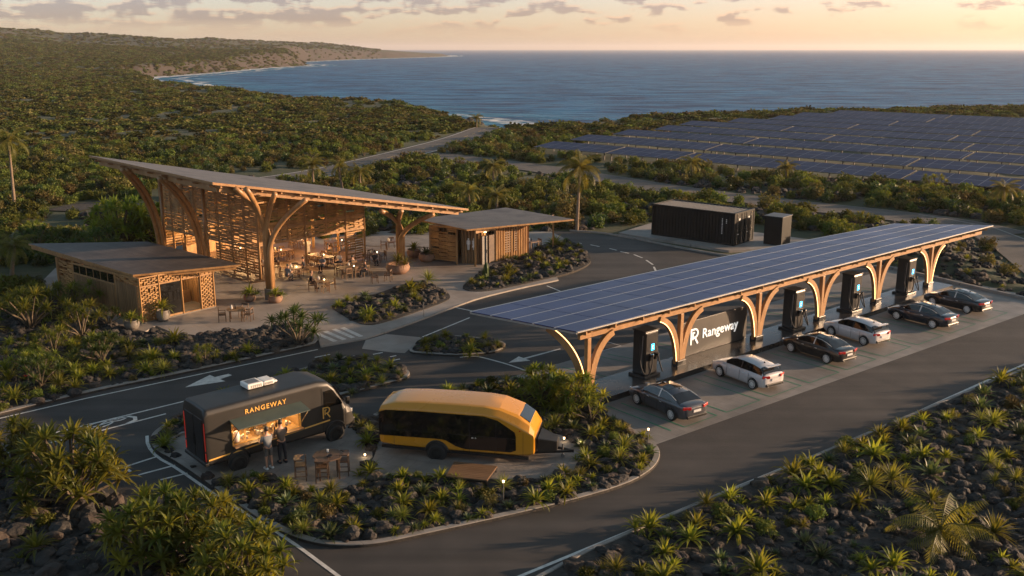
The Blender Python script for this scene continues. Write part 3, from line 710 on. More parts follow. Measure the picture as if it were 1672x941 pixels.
def rz(x, y): 
    s = min(1, max(0, (V(x, y)-V(rF.x, rF.y)).dot((V(rR.x-rF.x, rR.y-rF.y)).normalized())/(V(rR.x-rF.x, rR.y-rF.y)).length))
    return rF.z*(1-s)+rR.z*s-.62
b = MB()     # woven screen walls, upper band
woven(b, K, E, 3.9, 7, .135, .9, zt=lambda s: rz(*lerp(K, E, s).xy), seed=2, gap=.05)
cb(b, 'front_screen', M['lattice'])
b = MB(); woven(b, K, LF, 3.9, 7, .135, .9, zt=lambda s: rz(*lerp(K, LF, s).xy)-0.05, seed=3, gap=.05); cb(b, 'side_screen', M['lattice'])
b = MB(); woven(b, K, LF, 2.45, 3.7, .15, .8, seed=4, gap=.15); cb(b, 'lower_screen', M['lattice'])
b = MB(); woven(b, K, E, 2.75, 3.6, .15, .5, seed=5, gap=.15); cb(b, 'lower_screen', M['lattice'])
b = MB(); woven(b, lerp(K, LF, .0), lerp(K, LF, .42), .2, 2.3, .2, .6, seed=6, gap=.3); cb(b, 'lower_screen', M['lattice'])
b = MB(); woven(b, lerp(K, E, .82), lerp(K, E, .98), .2, 2.6, .2, .6, seed=7, gap=.3); cb(b, 'lower_screen', M['lattice'])
b = MB()     # posts and rails
for t in (0, .26, .42, .62, .81, 1.0):
    p = lerp(K, E, t); b.beam((p.x, p.y, 0), (p.x, p.y, rz(p.x, p.y)+.1), .16, .16) if t in (0, .42, .81, 1.0) else b.beam((p.x, p.y, 2.7), (p.x, p.y, rz(p.x, p.y)+.1), .14, .14)
for t in (.12, .25, .38, .5, .62, .75, .88, 1.0):
    p = lerp(K, LF, t); b.beam((p.x, p.y, 0 if t*8 % 1 < .1 or t in (.12,.38,.62,.88) else 2.4), (p.x, p.y, rz(p.x, p.y)+.1), .14, .14)
for za, zb, t in ((2.7, 2.7, .16), (3.72, 3.72, .14), (3.86, 3.86, .08)):
    b.beam((K.x, K.y, za), (E.x, E.y, zb), .14, t)
for za in (2.38, 3.78): b.beam((K.x, K.y, za), (LF.x, LF.y, za), .14, .14)
BK = LF+(E-K)*1.0
for p in (BK, lerp(LF, BK, .5), lerp(E, BK, .5), lerp(E, BK, .25), lerp(E, BK, .75)): b.beam((p.x, p.y, 0), (p.x, p.y, rz(p.x, p.y)), .2, .2)
b.beam((E.x, E.y, 2.9), (BK.x, BK.y, 2.9), .14, .16)
cb(b, 'frame', M['bamboo'])
b = MB(); woven(b, LF, BK, .2, 6, .22, .8, seed=9, gap=.2, zt=lambda s: rz(*lerp(LF, BK, s).xy)-.1); cb(b, 'rear_screen', M['lattice'])
def tree_column(base, tops, r0, name='column', foot=.75, split=.35):
    bx, by = base.x, base.y; b = MB()
    n = len(tops); 
    for k, t in enumerate(tops):
        a = 2*math.pi*k/n+.6; off = V(math.cos(a), math.sin(a))*r0*.75; s = Vector((bx, by, foot-.1))+off
        ctrl = Vector((bx+off.x*1.5, by+off.y*1.5, t.z*.72)); m = s+(ctrl-s)*.55
        P = [s]+arc(m, t, ctrl, 10); b.tube(P, [r0]*2+[r0*.95]*(len(P)-2), 8)
    c = cb(b, name, M['glulam'], smooth=True)
    f = MB(); f.lathe([(r0*2.3, 0), (r0*2.3, foot), (r0*1.9, foot+.03)], 10, (bx, by, .08)); o = f.build('footing', M['grey_pot'], c); o.data.transform(Matrix.Translation(-cafe.location))
    return c
def onroof(px, py, h): 
    q = G(px, py, h); return q
c1 = G(443, 490)
tree_column(c1, [onroof(383, 307, 8.3), onroof(402, 309, 8.3), onroof(449, 316, 7.7), onroof(500, 326, 7.2)], .19)
c2 = G(655, 436)
tree_column(c2, [onroof(622, 345, 5.4), onroof(655, 345, 5.3), onroof(708, 350, 4.6)], .20, foot=.5)
def left_col(base, top, bend): 
    b = MB(); s = V(base.x, base.y, .1); P = arc(s, top, Vector((base.x-(top.x-base.x)*.12, base.y-(top.y-base.y)*.12, top.z*bend)), 12)
    for o in (-.16, .16): b.tube([p+V(o, o*.3) for p in P], .17, 8)
    b.tube([s+V(.25,.15), V(base.x+.3, base.y+.2, rz(base.x, base.y)-.2)], .13, 8)
    return cb(b, 'column', M['glulam'], smooth=True)
left_col(V(-23.4, 70.5), onroof(264, 291, 8.35), .62)
left_col(V(-27.9, 74.3), onroof(203, 277, 8.45), .62)
b = MB(); b.prism([tuple(p) for p in ccw([V(-19.3,68.6), V(-10.6,77.6), V(-21.6,87.5), V(-30.6,79.5)])], .0, .10); tag(b.build('hall_floor', M['brown_wood']), kind='structure')
# counter, shelves and pendants inside
b = MB(); p, q = lerp(LF, BK, .1), lerp(LF, BK, .8); off = V(.73, -.68)*1.6
b.beam(p+off+V(0,0,.6), q+off+V(0,0,.6), .6, 1.0); b.beam(p+off+V(0,0,1.13), q+off+V(0,0,1.13), .8, .06)
bar = b.build('bar_counter', M['bamboo']); tag(bar, 'long wooden bar counter at the back of the tall hall', 'counter')
def add_light(name, loc, e, colr=(1,.62,.3), r=.12, parent=None):
    l = bpy.data.lights.new(name, 'POINT'); l.energy = e; l.color = colr; l.shadow_soft_size = r
    o = bpy.data.objects.new(name, l); col.objects.link(o); o.location = loc
    if parent: o.parent = parent
    return o
def pendant_mesh():
    s = MB(); s.lathe([(.03,.0),(.10,.0),(.26,-.22),(.24,-.24),(.07,-.03)], 14); c_ = MB(); c_.tube([(0,0,0),(0,0,1.3)], .012, 5)
    k = MB(); k.lathe([(.0,-.1),(.06,-.12),(.07,-.18),(.0,-.24)], 8)
    return s.mesh('lamp_shade', M['lattice']), c_.mesh('cord', M['black_metal']), k.mesh('bulb', M['bulb'])
PM = pendant_mesh()
for i, (x, y, z, wh) in enumerate(((-17.3,74.2,2.7,'nearest the corner of the hall'),(-14.9,76.6,2.6,'above the tables near the right end'),(-19.6,76.6,2.8,'in the middle of the hall'),(-17.2,79.2,2.7,'toward the rear right of the hall'),(-22.5,76.4,2.8,'behind the left screen wall'),(-22.3,79.6,2.8,'above the bar counter'),(-25.6,78.6,2.8,'at the far left of the hall'))):
    t = empty('pendant_lamp', (x, y, z), 0, 'lit woven pendant lamp hanging '+wh, 'lamp', 'pendant lamps in the hall')
    link_obj('lamp_shade', PM[0], t); link_obj('cord', PM[1], t); link_obj('bulb', PM[2], t)
    add_light('lamp_glow', (0,0,-.32), 130, (1,.58,.22), parent=t)

# ---------------------------------------------------------------- small front kitchen house
kit = empty('small_bamboo_house', (-25.5, 63, 0), 0, 'low bamboo plank house with brown board roof in front of the tall hall', 'house')
def kb(mb, name, m, **k): return cb(mb, name, m, kit, **k)
kF, kR, kL = G(233, 530), G(351, 503), G(100, 488); kB = kR+(kL-kF)
rk = [G(217, 449, 3.15), G(393, 432, 3.15), G(240, 394.5, 3.35), G(46, 398, 3.35)]
o = roof_slab(rk, 'roof', [M['roof_kitchen'], M['bamboo']], None, .13); o.parent = kit; o.data.transform(Matrix.Translation(-kit.location))
b = MB()
for a_, c_ in ((rk[0], rk[1]), (rk[0], rk[3])):
    cc_ = (rk[0]+rk[2])/2; a1, c1_ = a_+(cc_-a_).normalized()*.35, c_+(cc_-c_).normalized()*.35
    b.beam(a1-V(0,0,.24), c1_-V(0,0,.24), .12, .22)
kb(b, 'eaves_beam', M['bamboo'])
H1 = 2.95
b = MB(); planks(b, lerp(kL, kF, .22), lerp(kL, kF, .72), .3, 2.15, .2, 1); planks(b, lerp(kL, kF, .74), lerp(kL, kF, .98), .3, 2.5, .2, 2); kb(b, 'plank_wall', M['planks'])
b = MB(); woven(b, lerp(kL, kF, .02), lerp(kL, kF, .2), .3, 2.8, .15, .5, seed=11, gap=.2); kb(b, 'woven_panel', M['lattice'])
b = MB(); woven(b, lerp(kL, kF, .74), kF, 2.5, 2.95, .12, .5, seed=12, gap=.1); kb(b, 'woven_panel', M['lattice'])
b = MB(); woven(b, kF, lerp(kF, kR, .24), .15, 2.9, .13, .16, seed=13, gap=.3); kb(b, 'woven_panel', M['lattice'])
b = MB(); woven(b, lerp(kF, kR, .24), lerp(kF, kR, .99), 2.45, 2.9, .13, .16, seed=14, gap=.3); kb(b, 'woven_panel', M['lattice'])
b = MB(); woven(b, lerp(kF, kR, .82), lerp(kF, kR, .99), .15, 2.4, .13, .14, seed=15, gap=.3); kb(b, 'woven_panel', M['lattice'])
b = MB(); planks(b, kL, kB, .1, 2.95, .3, 3); planks(b, kB, lerp(kB, kR, .98), .1, 2.95, .3, 3); kb(b, 'rear_wall', M['planks'])
b = MB()
for p in (kL, lerp(kL, kF, .21), lerp(kL, kF, .73), kF, lerp(kF, kR, .25), lerp(kF, kR, .55), lerp(kF, kR, .81), kR, kB): b.beam((p.x, p.y, .1), (p.x, p.y, 3.0), .13, .13)
b.beam(lerp(kL, kF, .21)+V(0,0,2.2), lerp(kL, kF, .73)+V(0,0,2.2), .1, .09); b.beam(lerp(kL, kF, .21)+V(0,0,2.85), kF+V(0,0,2.97), .1, .1)
for k in range(1, 6): p = lerp(kL, kF, .21+.52*k/6); b.beam((p.x, p.y, 2.2), (p.x, p.y, 2.85), .05, .05)
b.beam(kF+V(0,0,2.42), kR+V(0,0,2.42), .1, .1); b.beam(kF+V(0,0,2.98), kR+V(0,0,2.98), .1, .08)
b.beam(lerp(kF,kR,.25)+V(0,0,.2), lerp(kF,kR,.55)+V(0,0,.2), .1, .1); b.beam(kF+V(0,0,.14), kR+V(0,0,.14), .09, .06)
kb(b, 'frame', M['bamboo'])
b = MB(); q = [lerp(kL, kF, .22), lerp(kL, kF, .72)]; b.beam(q[0]+V(0,0,2.52), q[1]+V(0,0,2.52), .03, .56); kb(b, 'clerestory_window', M['glass'])
b = MB(); q = [lerp(kF, kR, .27), lerp(kF, kR, .54)]; b.beam(q[0]+V(0,0,1.32), q[1]+V(0,0,1.32), .02, 2.1); kb(b, 'glass_panel', M['glass'])
b = MB(); b.prism([tuple(p) for p in ccw([kL+V(-.2,-.1), kF+V(0,-.25), kR+V(.1,-.1), kB])], -.1, .13); kb(b, 'base', M['grey_pot'])
b = MB(); b.beam(lerp(kF,kR,.58)+(kB-kR).normalized()*2.6+V(0,0,.5), lerp(kF,kR,.95)+(kB-kR).normalized()*2.6+V(0,0,.5), .5, .9); kb(b, 'work_counter', M['brown_wood'])
for s, w in ((.66, 'seen through the door'), (.8, 'beside the right woven panel')):
    q = lerp(kF, kR, s)+(kB-kR).normalized()*1.5
    t = empty('pendant_lamp', (q.x, q.y, 2.5), 0, 'small lit lamp inside the low plank house '+w, 'lamp', 'lamps in the low house')
    link_obj('lamp_shade', PM[0], t); link_obj('bulb', PM[2], t); link_obj('cord', PM[1], t).scale = (1,1,.4); add_light('lamp_glow', (0,0,-.3), 30, parent=t)

# ---------------------------------------------------------------- washroom house
wc = empty('washroom_house', (-2, 77.5, 0), 0, 'low bamboo washroom house with pale board roof right of the hall', 'house')
def wb(mb, name, m, **k): return cb(mb, name, m, wc, **k)
wr = [G(762, 375, 3.2), G(937, 358, 3.2), G(826, 339, 3.3), G(680, 358, 3.2)]
o = roof_slab(wr, 'roof', [M['roof_rest'], M['bamboo']], None, .13); o.parent = wc; o.data.transform(Matrix.Translation(-wc.location))
wL, wC, wR_ = G(703, 428), G(776, 437), G(862, 417); wB = wL+(wR_-wC)
wI = lerp(wL, wC, .6)                            # where the woven side wall ends and the lobby begins
b = MB(); woven(b, wL, wI, .4, 3.0, .16, .7, seed=21, gap=.06); wb(b, 'woven_panel', M['lattice'])
inn = (wB-wL).normalized()
b = MB(); planks(b, wI+inn*.5, wC+inn*1.3, .1, 3.0, .25, 5); wb(b, 'lobby_wall', M['planks'])
m1, m2 = lerp(wC, wR_, .36), lerp(wC, wR_, .78)
b = MB(); planks(b, m1, lerp(wC, wR_, .98), .1, 2.75, .3, 6); wb(b, 'plank_wall', M['bamboo'])
b = MB(); fo = V(inn.y, -inn.x)*-1; outw = -inn if False else (wC-wL).normalized()*.0
nf = V((wR_-wC).normalized().y, -(wR_-wC).normalized().x)   # outward normal of the front
for a_, c_ in ((.53, .64), (.70, .76)):
    for k in range(9): 
        p, q = lerp(wC, wR_, a_)+nf*.10, lerp(wC, wR_, c_)+nf*.10; z = .75+.2*k; b.beam(p+V(0,0,z), q+V(0,0,z), .05, .10)
    for s in (a_, c_): p = lerp(wC, wR_, s)+nf*.10; b.beam(p+V(0,0,.6), p+V(0,0,2.5), .05, .06)
wb(b, 'slatted_vents', M['dark_wood'])
b = MB()
for p in (wL, wI, wC, m1, lerp(wC, wR_, .55), lerp(wC, wR_, .77), wR_): b.beam((p.x, p.y, 0), (p.x, p.y, 3.1), .15, .15)
b.beam(wC+V(0,0,2.9), wR_+V(0,0,2.9), .12, .28); b.beam(wL+V(0,0,3.05), wC+V(0,0,3.05), .12, .14); b.beam(wL+V(0,0,.35), wI+V(0,0,.35), .1, .12)
wx = wR_+(wR_-wC).normalized()*3.3; b.beam(wR_+V(0,0,2.85), wx+V(0,0,2.9), .1, .3); b.beam((wx.x, wx.y, 0), (wx.x, wx.y, 3.1), .14, .14)
wb(b, 'frame', M['bamboo'])
b = MB(); planks(b, wB, wL, .1, 3.0, .35, 7); planks(b, wR_, wB, .1, 3.0, .35, 8); wb(b, 'rear_wall', M['planks'])
def door(s0, s1, m, back, name='door', hd=1.5):
    p, q = lerp(wC, wR_, s0)+inn*back, lerp(wC, wR_, s1)+inn*back; b = MB(); b.beam(p+V(0,0,1.25), q+V(0,0,1.25), .06, 2.3); d = wb(b, name, m)
    h = MB(); r = lerp(p, q, .8)+nf*.07; h.tube([r+V(0,0,1.0), r+V(0,0,1.3)], .03, 6); o = h.build('handle', M['steel'], d); o.data.transform(Matrix.Translation(-wc.location)); return d
door(.07, .16, M['grey_pot'], .35); door(.17, .34, M['dark_wood'], .5); 
b = MB(); p = lerp(wC, wR_, .165)+inn*.2; b.beam(p+V(0,0,.1), p+V(0,0,2.7), .3, .08); wb(b, 'door_jamb', M['grey_metal'])
b = MB(); s0 = lerp(wI, wC, .3)+inn*.72; dd = ((wC+inn*1.3)-(wI+inn*.5)).normalized(); nn_ = V(dd.y, -dd.x)
def figure(mb, c, skirt):
    for (x0, x1, z0, z1) in ((-.09,.09,.42,.78),(-.15,-.11,.45,.76),(.11,.15,.45,.76),(-.08,-.015,0,.42),(.015,.08,0,.42)):
        if skirt and z1 == .42: continue
        mb.plate([c+dd*x0+V(0,0,z0), c+dd*x1+V(0,0,z0), c+dd*x1+V(0,0,z1), c+dd*x0+V(0,0,z1)], nn_*.03)
    if skirt:
        mb.plate([c-dd*.17+V(0,0,.2), c+dd*.17+V(0,0,.2), c+dd*.07+V(0,0,.5), c-dd*.07+V(0,0,.5)], nn_*.034)
        for s in (-.05, .05): mb.plate([c+dd*(s-.03)+V(0,0,0), c+dd*(s+.03)+V(0,0,0), c+dd*(s+.03)+V(0,0,.2), c+dd*(s-.03)+V(0,0,.2)], nn_*.03)
    mb.plate([c+dd*.075*math.cos(k*math.pi/5)+V(0,0,.88+.075*math.sin(k*math.pi/5)) for k in range(10)], nn_*.03)
lw = wI+inn*.5; le = wC+inn*1.3
for s, sk in ((.30, False), (.52, True)): figure(b, lerp(lw, le, s)+nn_*.15+V(0,0,1.25), sk)
wsn = b.build('washroom_sign', M['pale']); tag(wsn, 'white man and woman pictograms on the plank wall of the washroom lobby', 'sign')
t = empty('wall_lamp', tuple(lerp(wC, wR_, .18)+V(0,0,2.75)), 0, 'small warm lamp over the washroom doors', 'lamp'); k = MB(); k.lathe([(0,0),(.1,0),(.1,-.05),(0,-.05)], 10); k.build('bulb', M['bulb'], t); add_light('lamp_glow', (0,0,-.2), 6, parent=t)

# ---------------------------------------------------------------- charging canopy in its own frame (x along the row, y behind)
can = empty('charging_canopy', tuple(C0), AZ, 'long timber canopy roofed with blue solar panels over the charging row', 'canopy')
def Tl(px, py, h): q = G(px, py, h)-C0; return V(q.dot(U), q.dot(NN), h)
ra, rb_, rc, rd = Tl(768, 509, 3.75), Tl(942, 542, 3.75), Tl(1621, 368, 3.75), Tl(1462, 365, 3.75)
def rp(s, t, dz=0):  # s along, t front->back
    q = (rb_*(1-s)+rc*s)*(1-t)+(ra*(1-s)+rd*s)*t
    q = q+V(0,0,.16*math.sin(math.pi*min(1, s))*t+.0+dz); return q
NP = 16
for j in range(5):
    for i in range(NP):
        g1 = .0006; g2 = .007; s0, s1, t0, t1 = i/NP+g1, (i+1)/NP-g1, j/5+g2, (j+1)/5-g2
        P = [rp(s0, t0), rp(s1, t0), rp(s1, t1), rp(s0, t1)]; b = MB(); vs = P+[p-V(0,0,.04) for p in P]
        b.add(vs, [(0,1,2,3),(7,6,5,4),(0,4,5,1),(1,5,6,2),(2,6,7,3),(3,7,4,0)]); b.build('solar_panel', M['pv_roof'], can)
b = MB()
for j in range(6):
    for i in range(NP): b.beam(rp(i/NP, j/5, -.035), rp((i+1)/NP, j/5, -.035), .12 if j in (0,5) else .09, .06)
for i in range(NP+1): b.beam(rp(i/NP, 0, -.09), rp(i/NP, 1, -.09), .07, .07)
b.build('panel_rails', M['pv_edge'], can)
b = MB()
for i in range(22): s = .015+.965*i/21; b.beam(rp(s, .0, -.22), rp(s, .99, -.22), .10, .20)
b.build('rafters', M['glulam'], can)
b = MB(); b.beam(rp(0.012, .05, -.44)-V(0,0,0), rp(.975, .05, -.44), .18, .24); b.build('front_beam', M['glulam'], can)
b = MB(); b.beam(rp(0.03, .04, -.40), rp(.03, .93, -.36), .16, .24); b.build('end_beam', M['glulam'], can)
b = MB(); b.beam(rp(0.03, .55, -.42), rp(.97, .55, -.40), .16, .24); b.build('rear_beam', M['glulam'], can)
CT = [0, 7.0, 14.0, 20.6, 27.4, 34.6]
def glu_arm(mb, led, p0, p1, ctrl, w=.2, h=.3, ledside=1, frontled=False):
    P = arc(p0, p1, ctrl, 12)
    d = (Vector(p1)-Vector(p0)); hd = V(d.x, d.y).normalized(); sd_ = V(-hd.y, hd.x)
    ring = []; lr = []
    for i, p in enumerate(P):
        tg = (P[min(i+1, 12)]-P[max(i-1, 0)]).normalized(); nn2 = sd_.cross(tg).normalized()
        hh = h*(1.0+.25*math.sin(math.pi*i/12))/2
        ring += [p-sd_*w/2-nn2*hh, p+sd_*w/2-nn2*hh, p+sd_*w/2+nn2*hh, p-sd_*w/2+nn2*hh]
        if led is not None and frontled:
            o2 = nn2 if nn2.x*ledside > 0 else -nn2; ctr = p+o2*(hh-.035)+V(0,-(w/2+.006),0); lr += [ctr-o2*.015-V(0,.008,0), ctr+o2*.015-V(0,.008,0), ctr+o2*.015+V(0,.008,0), ctr-o2*.015+V(0,.008,0)]
        elif led: lr += [p+sd_*.03*q[0]+nn2*(hh*q[1]+.012*q[2]) for q in ((-1,1,-1),(1,1,-1),(1,1,1),(-1,1,1))] if False else [p-sd_*.024-nn2*(hh-.004), p+sd_*.024-nn2*(hh-.004), p+sd_*.024-nn2*(hh+.015), p-sd_*.024-nn2*(hh+.015)]
    for buf, rr in ((mb, ring), (led, lr)):
        if not rr or buf is None: continue
        n = len(P); fs = [(i*4+k, i*4+(k+1) % 4, (i+1)*4+(k+1) % 4, (i+1)*4+k) for i in range(n-1) for k in range(4)]+[(3,2,1,0), tuple((n-1)*4+k for k in range(4))]
        buf.add(rr, fs)
for i, t in enumerate(CT):
    hb = 3.18; b = MB(); b.beam((t, 0, .3), (t, 0, hb+.02), .24, .24); c = b.build('column', M['glulam'], can, bevel=.01)
    for kind in ('left', 'right'):
        a = MB(); l = MB(); sg = -1 if kind == 'left' else 1
        if i == 0 and sg < 0: p1 = (-.55, 2.35, hb+.1); ctrl = (-.12, .25, 2.5); p0 = (t-.1, .16, .3)
        else: p1 = (t+sg*1.75, 0.0, hb); ctrl = (t+sg*.3, 0, 2.75); p0 = (t+sg*.2, 0, .3)
        glu_arm(a, l, p0, p1, ctrl, ledside=sg, frontled=not (i == 0 and sg < 0)); a.build('arm', M['glulam'], c)
        # strip light set into the outer edge of the arm
        if sg < 0 or i == 5: l.build('led_strip', M['led'], c)
    f = MB(); f.box((t, 0, .42), (.72, .44, .36)); f.build('footing', M['black_metal'], c, bevel=.02)
b = MB()
P = [(-1.0,-1.05), (36.2,-1.1), (36.2,1.0), (-.2,1.15)]
b.prism(P, 0, .30); pn = b.build('island_plinth', M['plinth'], None, bevel=.03); pn.location = C0; pn.rotation_euler = (0,0,AZ); tag(pn, 'long polished black stone plinth under the charging canopy', 'plinth')
sg = empty('sign_wall', tuple(T(10.9, .72, .3)), AZ, 'dark freestanding wall with glowing white company name between canopy columns', 'sign')
b = MB(); b.box((0,0,1.0), (5.9,.16,2.0)); b.build('panel', M['stone_wall'], sg, bevel=.02)
# ---------------------------------------------------------------- lettering
def text_mesh(txt, size, depth, m, bold=0., spacing=1.):
    cu = bpy.data.curves.new('txt', 'FONT'); cu.body = txt; cu.size = size; cu.extrude = depth; cu.offset = bold; cu.space_character = spacing; cu.align_x = 'CENTER'; cu.resolution_u = 3
    o = bpy.data.objects.new('txt', cu); col.objects.link(o); bpy.context.view_layer.update()
    me = bpy.data.meshes.new_from_object(o.evaluated_get(bpy.context.evaluated_depsgraph_get())); bpy.data.objects.remove(o); me.materials.clear(); me.materials.append(m); return me
def wall_text(name, me, parent, loc, rz=0, face=-1):
    """text standing upright on a face looking to local -y"""
    o = bpy.data.objects.new(name, me); col.objects.link(o); o.parent = parent; o.location = loc; o.rotation_euler = (R(90), 0, rz); return o
def emblem(mb, s, d=.02):
    """monogram: open R with a free-standing left stem, drawn in the xz plane facing -y"""
    def stroke(pts, w):
        P = [Vector((p[0]*s, 0, p[1]*s)) for p in pts]; L, Q = [], []
        for i in range(len(P)):
            t = (P[min(i+1, len(P)-1)]-P[max(i-1, 0)]).normalized(); n = Vector((-t.z, 0, t.x))*w*s/2; L.append(P[i]+n); Q.append(P[i]-n)
        n = len(P); fr = [q+V(0,-d,0) for q in L+Q]; bk = [q+V(0,d,0) for q in L+Q]
        fs = [(i, i+1, n+i+1, n+i) for i in range(n-1)]
        mb.add(fr, fs); mb.add(bk, fs)
        loop = list(range(n))+list(range(2*n-1, n-1, -1)); mb.add(fr+bk, [(loop[k], loop[(k+1) % (2*n)], 2*n+loop[(k+1) % (2*n)], 2*n+loop[k]) for k in range(2*n)])
    w = .10
    stroke([(-.30, -.02), (-.30, .97)], w)
    bowl = [(-.345, .95)]+[(.06+.28*math.sin(k*math.pi/10), .68+.27*math.cos(k*math.pi/10)) for k in range(11)]+[(-.04, .41)]
    stroke(bowl, w); stroke([(.06, .43), (.36, -.02)], w*1.15); stroke([(-.12, .28), (-.12, .76)], w*.8); stroke([(-.15, .73), (.04, .73)], w*.8)
b = MB(); emblem(b, .90, .025); o = b.build('emblem', M['letters'], sg); o.location = (-1.92, -.10, .62)
wall_text('lettering', text_mesh('Rangeway', .80, .02, M['letters'], .0, 1.02), sg, (.42,-.10,.82))

# ---------------------------------------------------------------- EV chargers
def charger(loc, rz, label):
    t = empty('ev_charger', loc, rz, label, 'charger', 'chargers in the row under the canopy')
    b = MB(); b.box((0,0,1.3), (1.0,.85,2.35)); b.build('cabinet', M['charger'], t, bevel=.05)
    b = MB(); b.box((0,0,2.50), (1.06,.91,.06)); b.box((0,-.44,1.35), (.86,.03,2.1)); b.build('casing_trim', M['black_metal'], t, bevel=.01)
    b = MB(); b.box((0,0,.06), (1.25,1.15,.13)); b.build('base', M['black_metal'], t, bevel=.02)
    b = MB(); b.box((.06,-.462,1.62), (.22,.02,.34)); s = b.build('screen', M['screen'], t)
    b = MB(); b.box((.02,-.476,1.62), (.03,.01,.2)); b.box((.09,-.476,1.55), (.09,.01,.03)); b.box((.09,-.476,1.68), (.05,.01,.05)); b.build('screen_icon', M['letters'], s)
    for sgn in (-1, 1):
        b = MB(); b.box((sgn*.2+.05,-.52,1.12), (.14,.16,.34), tilt=.2); b.tube([(sgn*.2+.05,-.55,1.18),(sgn*.2+.05,-.68,1.26)], .05, 8); b.build('plug_holster', M['black_metal'], t)
        P = [V(sgn*.2+.05,-.66,1.22), V(sgn*.28,-.78,.8), V(sgn*.5,-.80,.28), V(sgn*.70,-.62,.22), V(sgn*.72,-.3,.8), V(sgn*.66,-.2,1.6), V(sgn*.56,-.1,2.25)]
        b = MB(); b.tube(chaikin(P, 2, False), .035, 6); b.build('cable', M['tyre'], t, smooth=True)
        b = MB(); b.tube([(sgn*.56,-.3,.3),(sgn*.6,-.3,1.2),(sgn*.54,-.3,2.3)], .022, 6); b.build('guard_rail', M['grey_metal'], t)
        b = MB(); b.box((sgn*.2+.05,-.70,1.27), (.07,.07,.10)); b.build('plug', M['steel'], t)
    return t
for (tt, nn, l) in ((4.35,.1,'black charger nearest the camera, before the sign wall'),(17.7,.05,'black charger just right of the sign wall'),(24.2,.05,'black charger behind the right white hatchback'),(31.3,.05,'black charger farthest along the canopy')):
    charger(tuple(T(tt, nn, .3)), AZ, l)

# ---------------------------------------------------------------- cars
def loft(rings, closed_ends=True):
    mb = MB(); n = len(rings[0]); vs = [p for r in rings for p in r]
    fs = [(i*n+k, (i+1)*n+k, (i+1)*n+k+1, i*n+k+1) for i in range(len(rings)-1) for k in range(n-1)]
    fs += [tuple(range(n)), tuple(range((len(rings)-1)*n, len(rings)*n))[::-1]]
    mb.add(vs, fs); return mb
def subsurf(o, l=1):
    s = o.modifiers.new('subsurf', 'SUBSURF'); s.levels = l; s.render_levels = l
def apply_mods(o):
    bpy.context.view_layer.update(); me = bpy.data.meshes.new_from_object(o.evaluated_get(bpy.context.evaluated_depsgraph_get()))
    o.modifiers.clear(); o.data = me
def cut(o, mb, solver='EXACT'):
    c = mb.build('cutter', M['black_metal']); m = o.modifiers.new('cut', 'BOOLEAN'); m.object = c; m.solver = solver; m.operation = 'DIFFERENCE'; apply_mods(o); bpy.data.objects.remove(c)
def wheel(parent, loc, r, w, rim, name='wheel', side=-1, spokes=10):
    e = empty(name, loc); e.parent = parent
    b = MB(); b.lathe([(r*.66,-w/2),(r*.93,-w/2),(r,-w*.36),(r,w*.36),(r*.93,w/2),(r*.66,w/2)], 24, axis='Y'); b.build('tyre', M['tyre'], e, smooth=False)
    b = MB(); b.lathe([(r*.72,-w*.50),(r*.64,-w*.52),(r*.60,-w*.3),(r*.60,w*.3),(r*.64,w*.52),(r*.72,w*.50)], 24, axis='Y')
    for k in range(spokes//2*2):
        a = 2*math.pi*k/spokes; p = V(math.cos(a)*r*.64, side*w*.40, math.sin(a)*r*.64); b.beam(V(0, side*w*.50, 0), p, .06, .035, up=(0,1,0))
    b.lathe([(.06,side*w*.36),(.05,side*w*.5)], 10, axis='Y'); b.build('rim', rim, e)
    return e
PAINT = {}
def paint(name, c, coat=.8, metal=.35):
    PAINT[name] = mat(name, c, tuple(x*1.1 for x in c), rough=.28, scale=1, metal=metal, coat=coat); return PAINT[name]
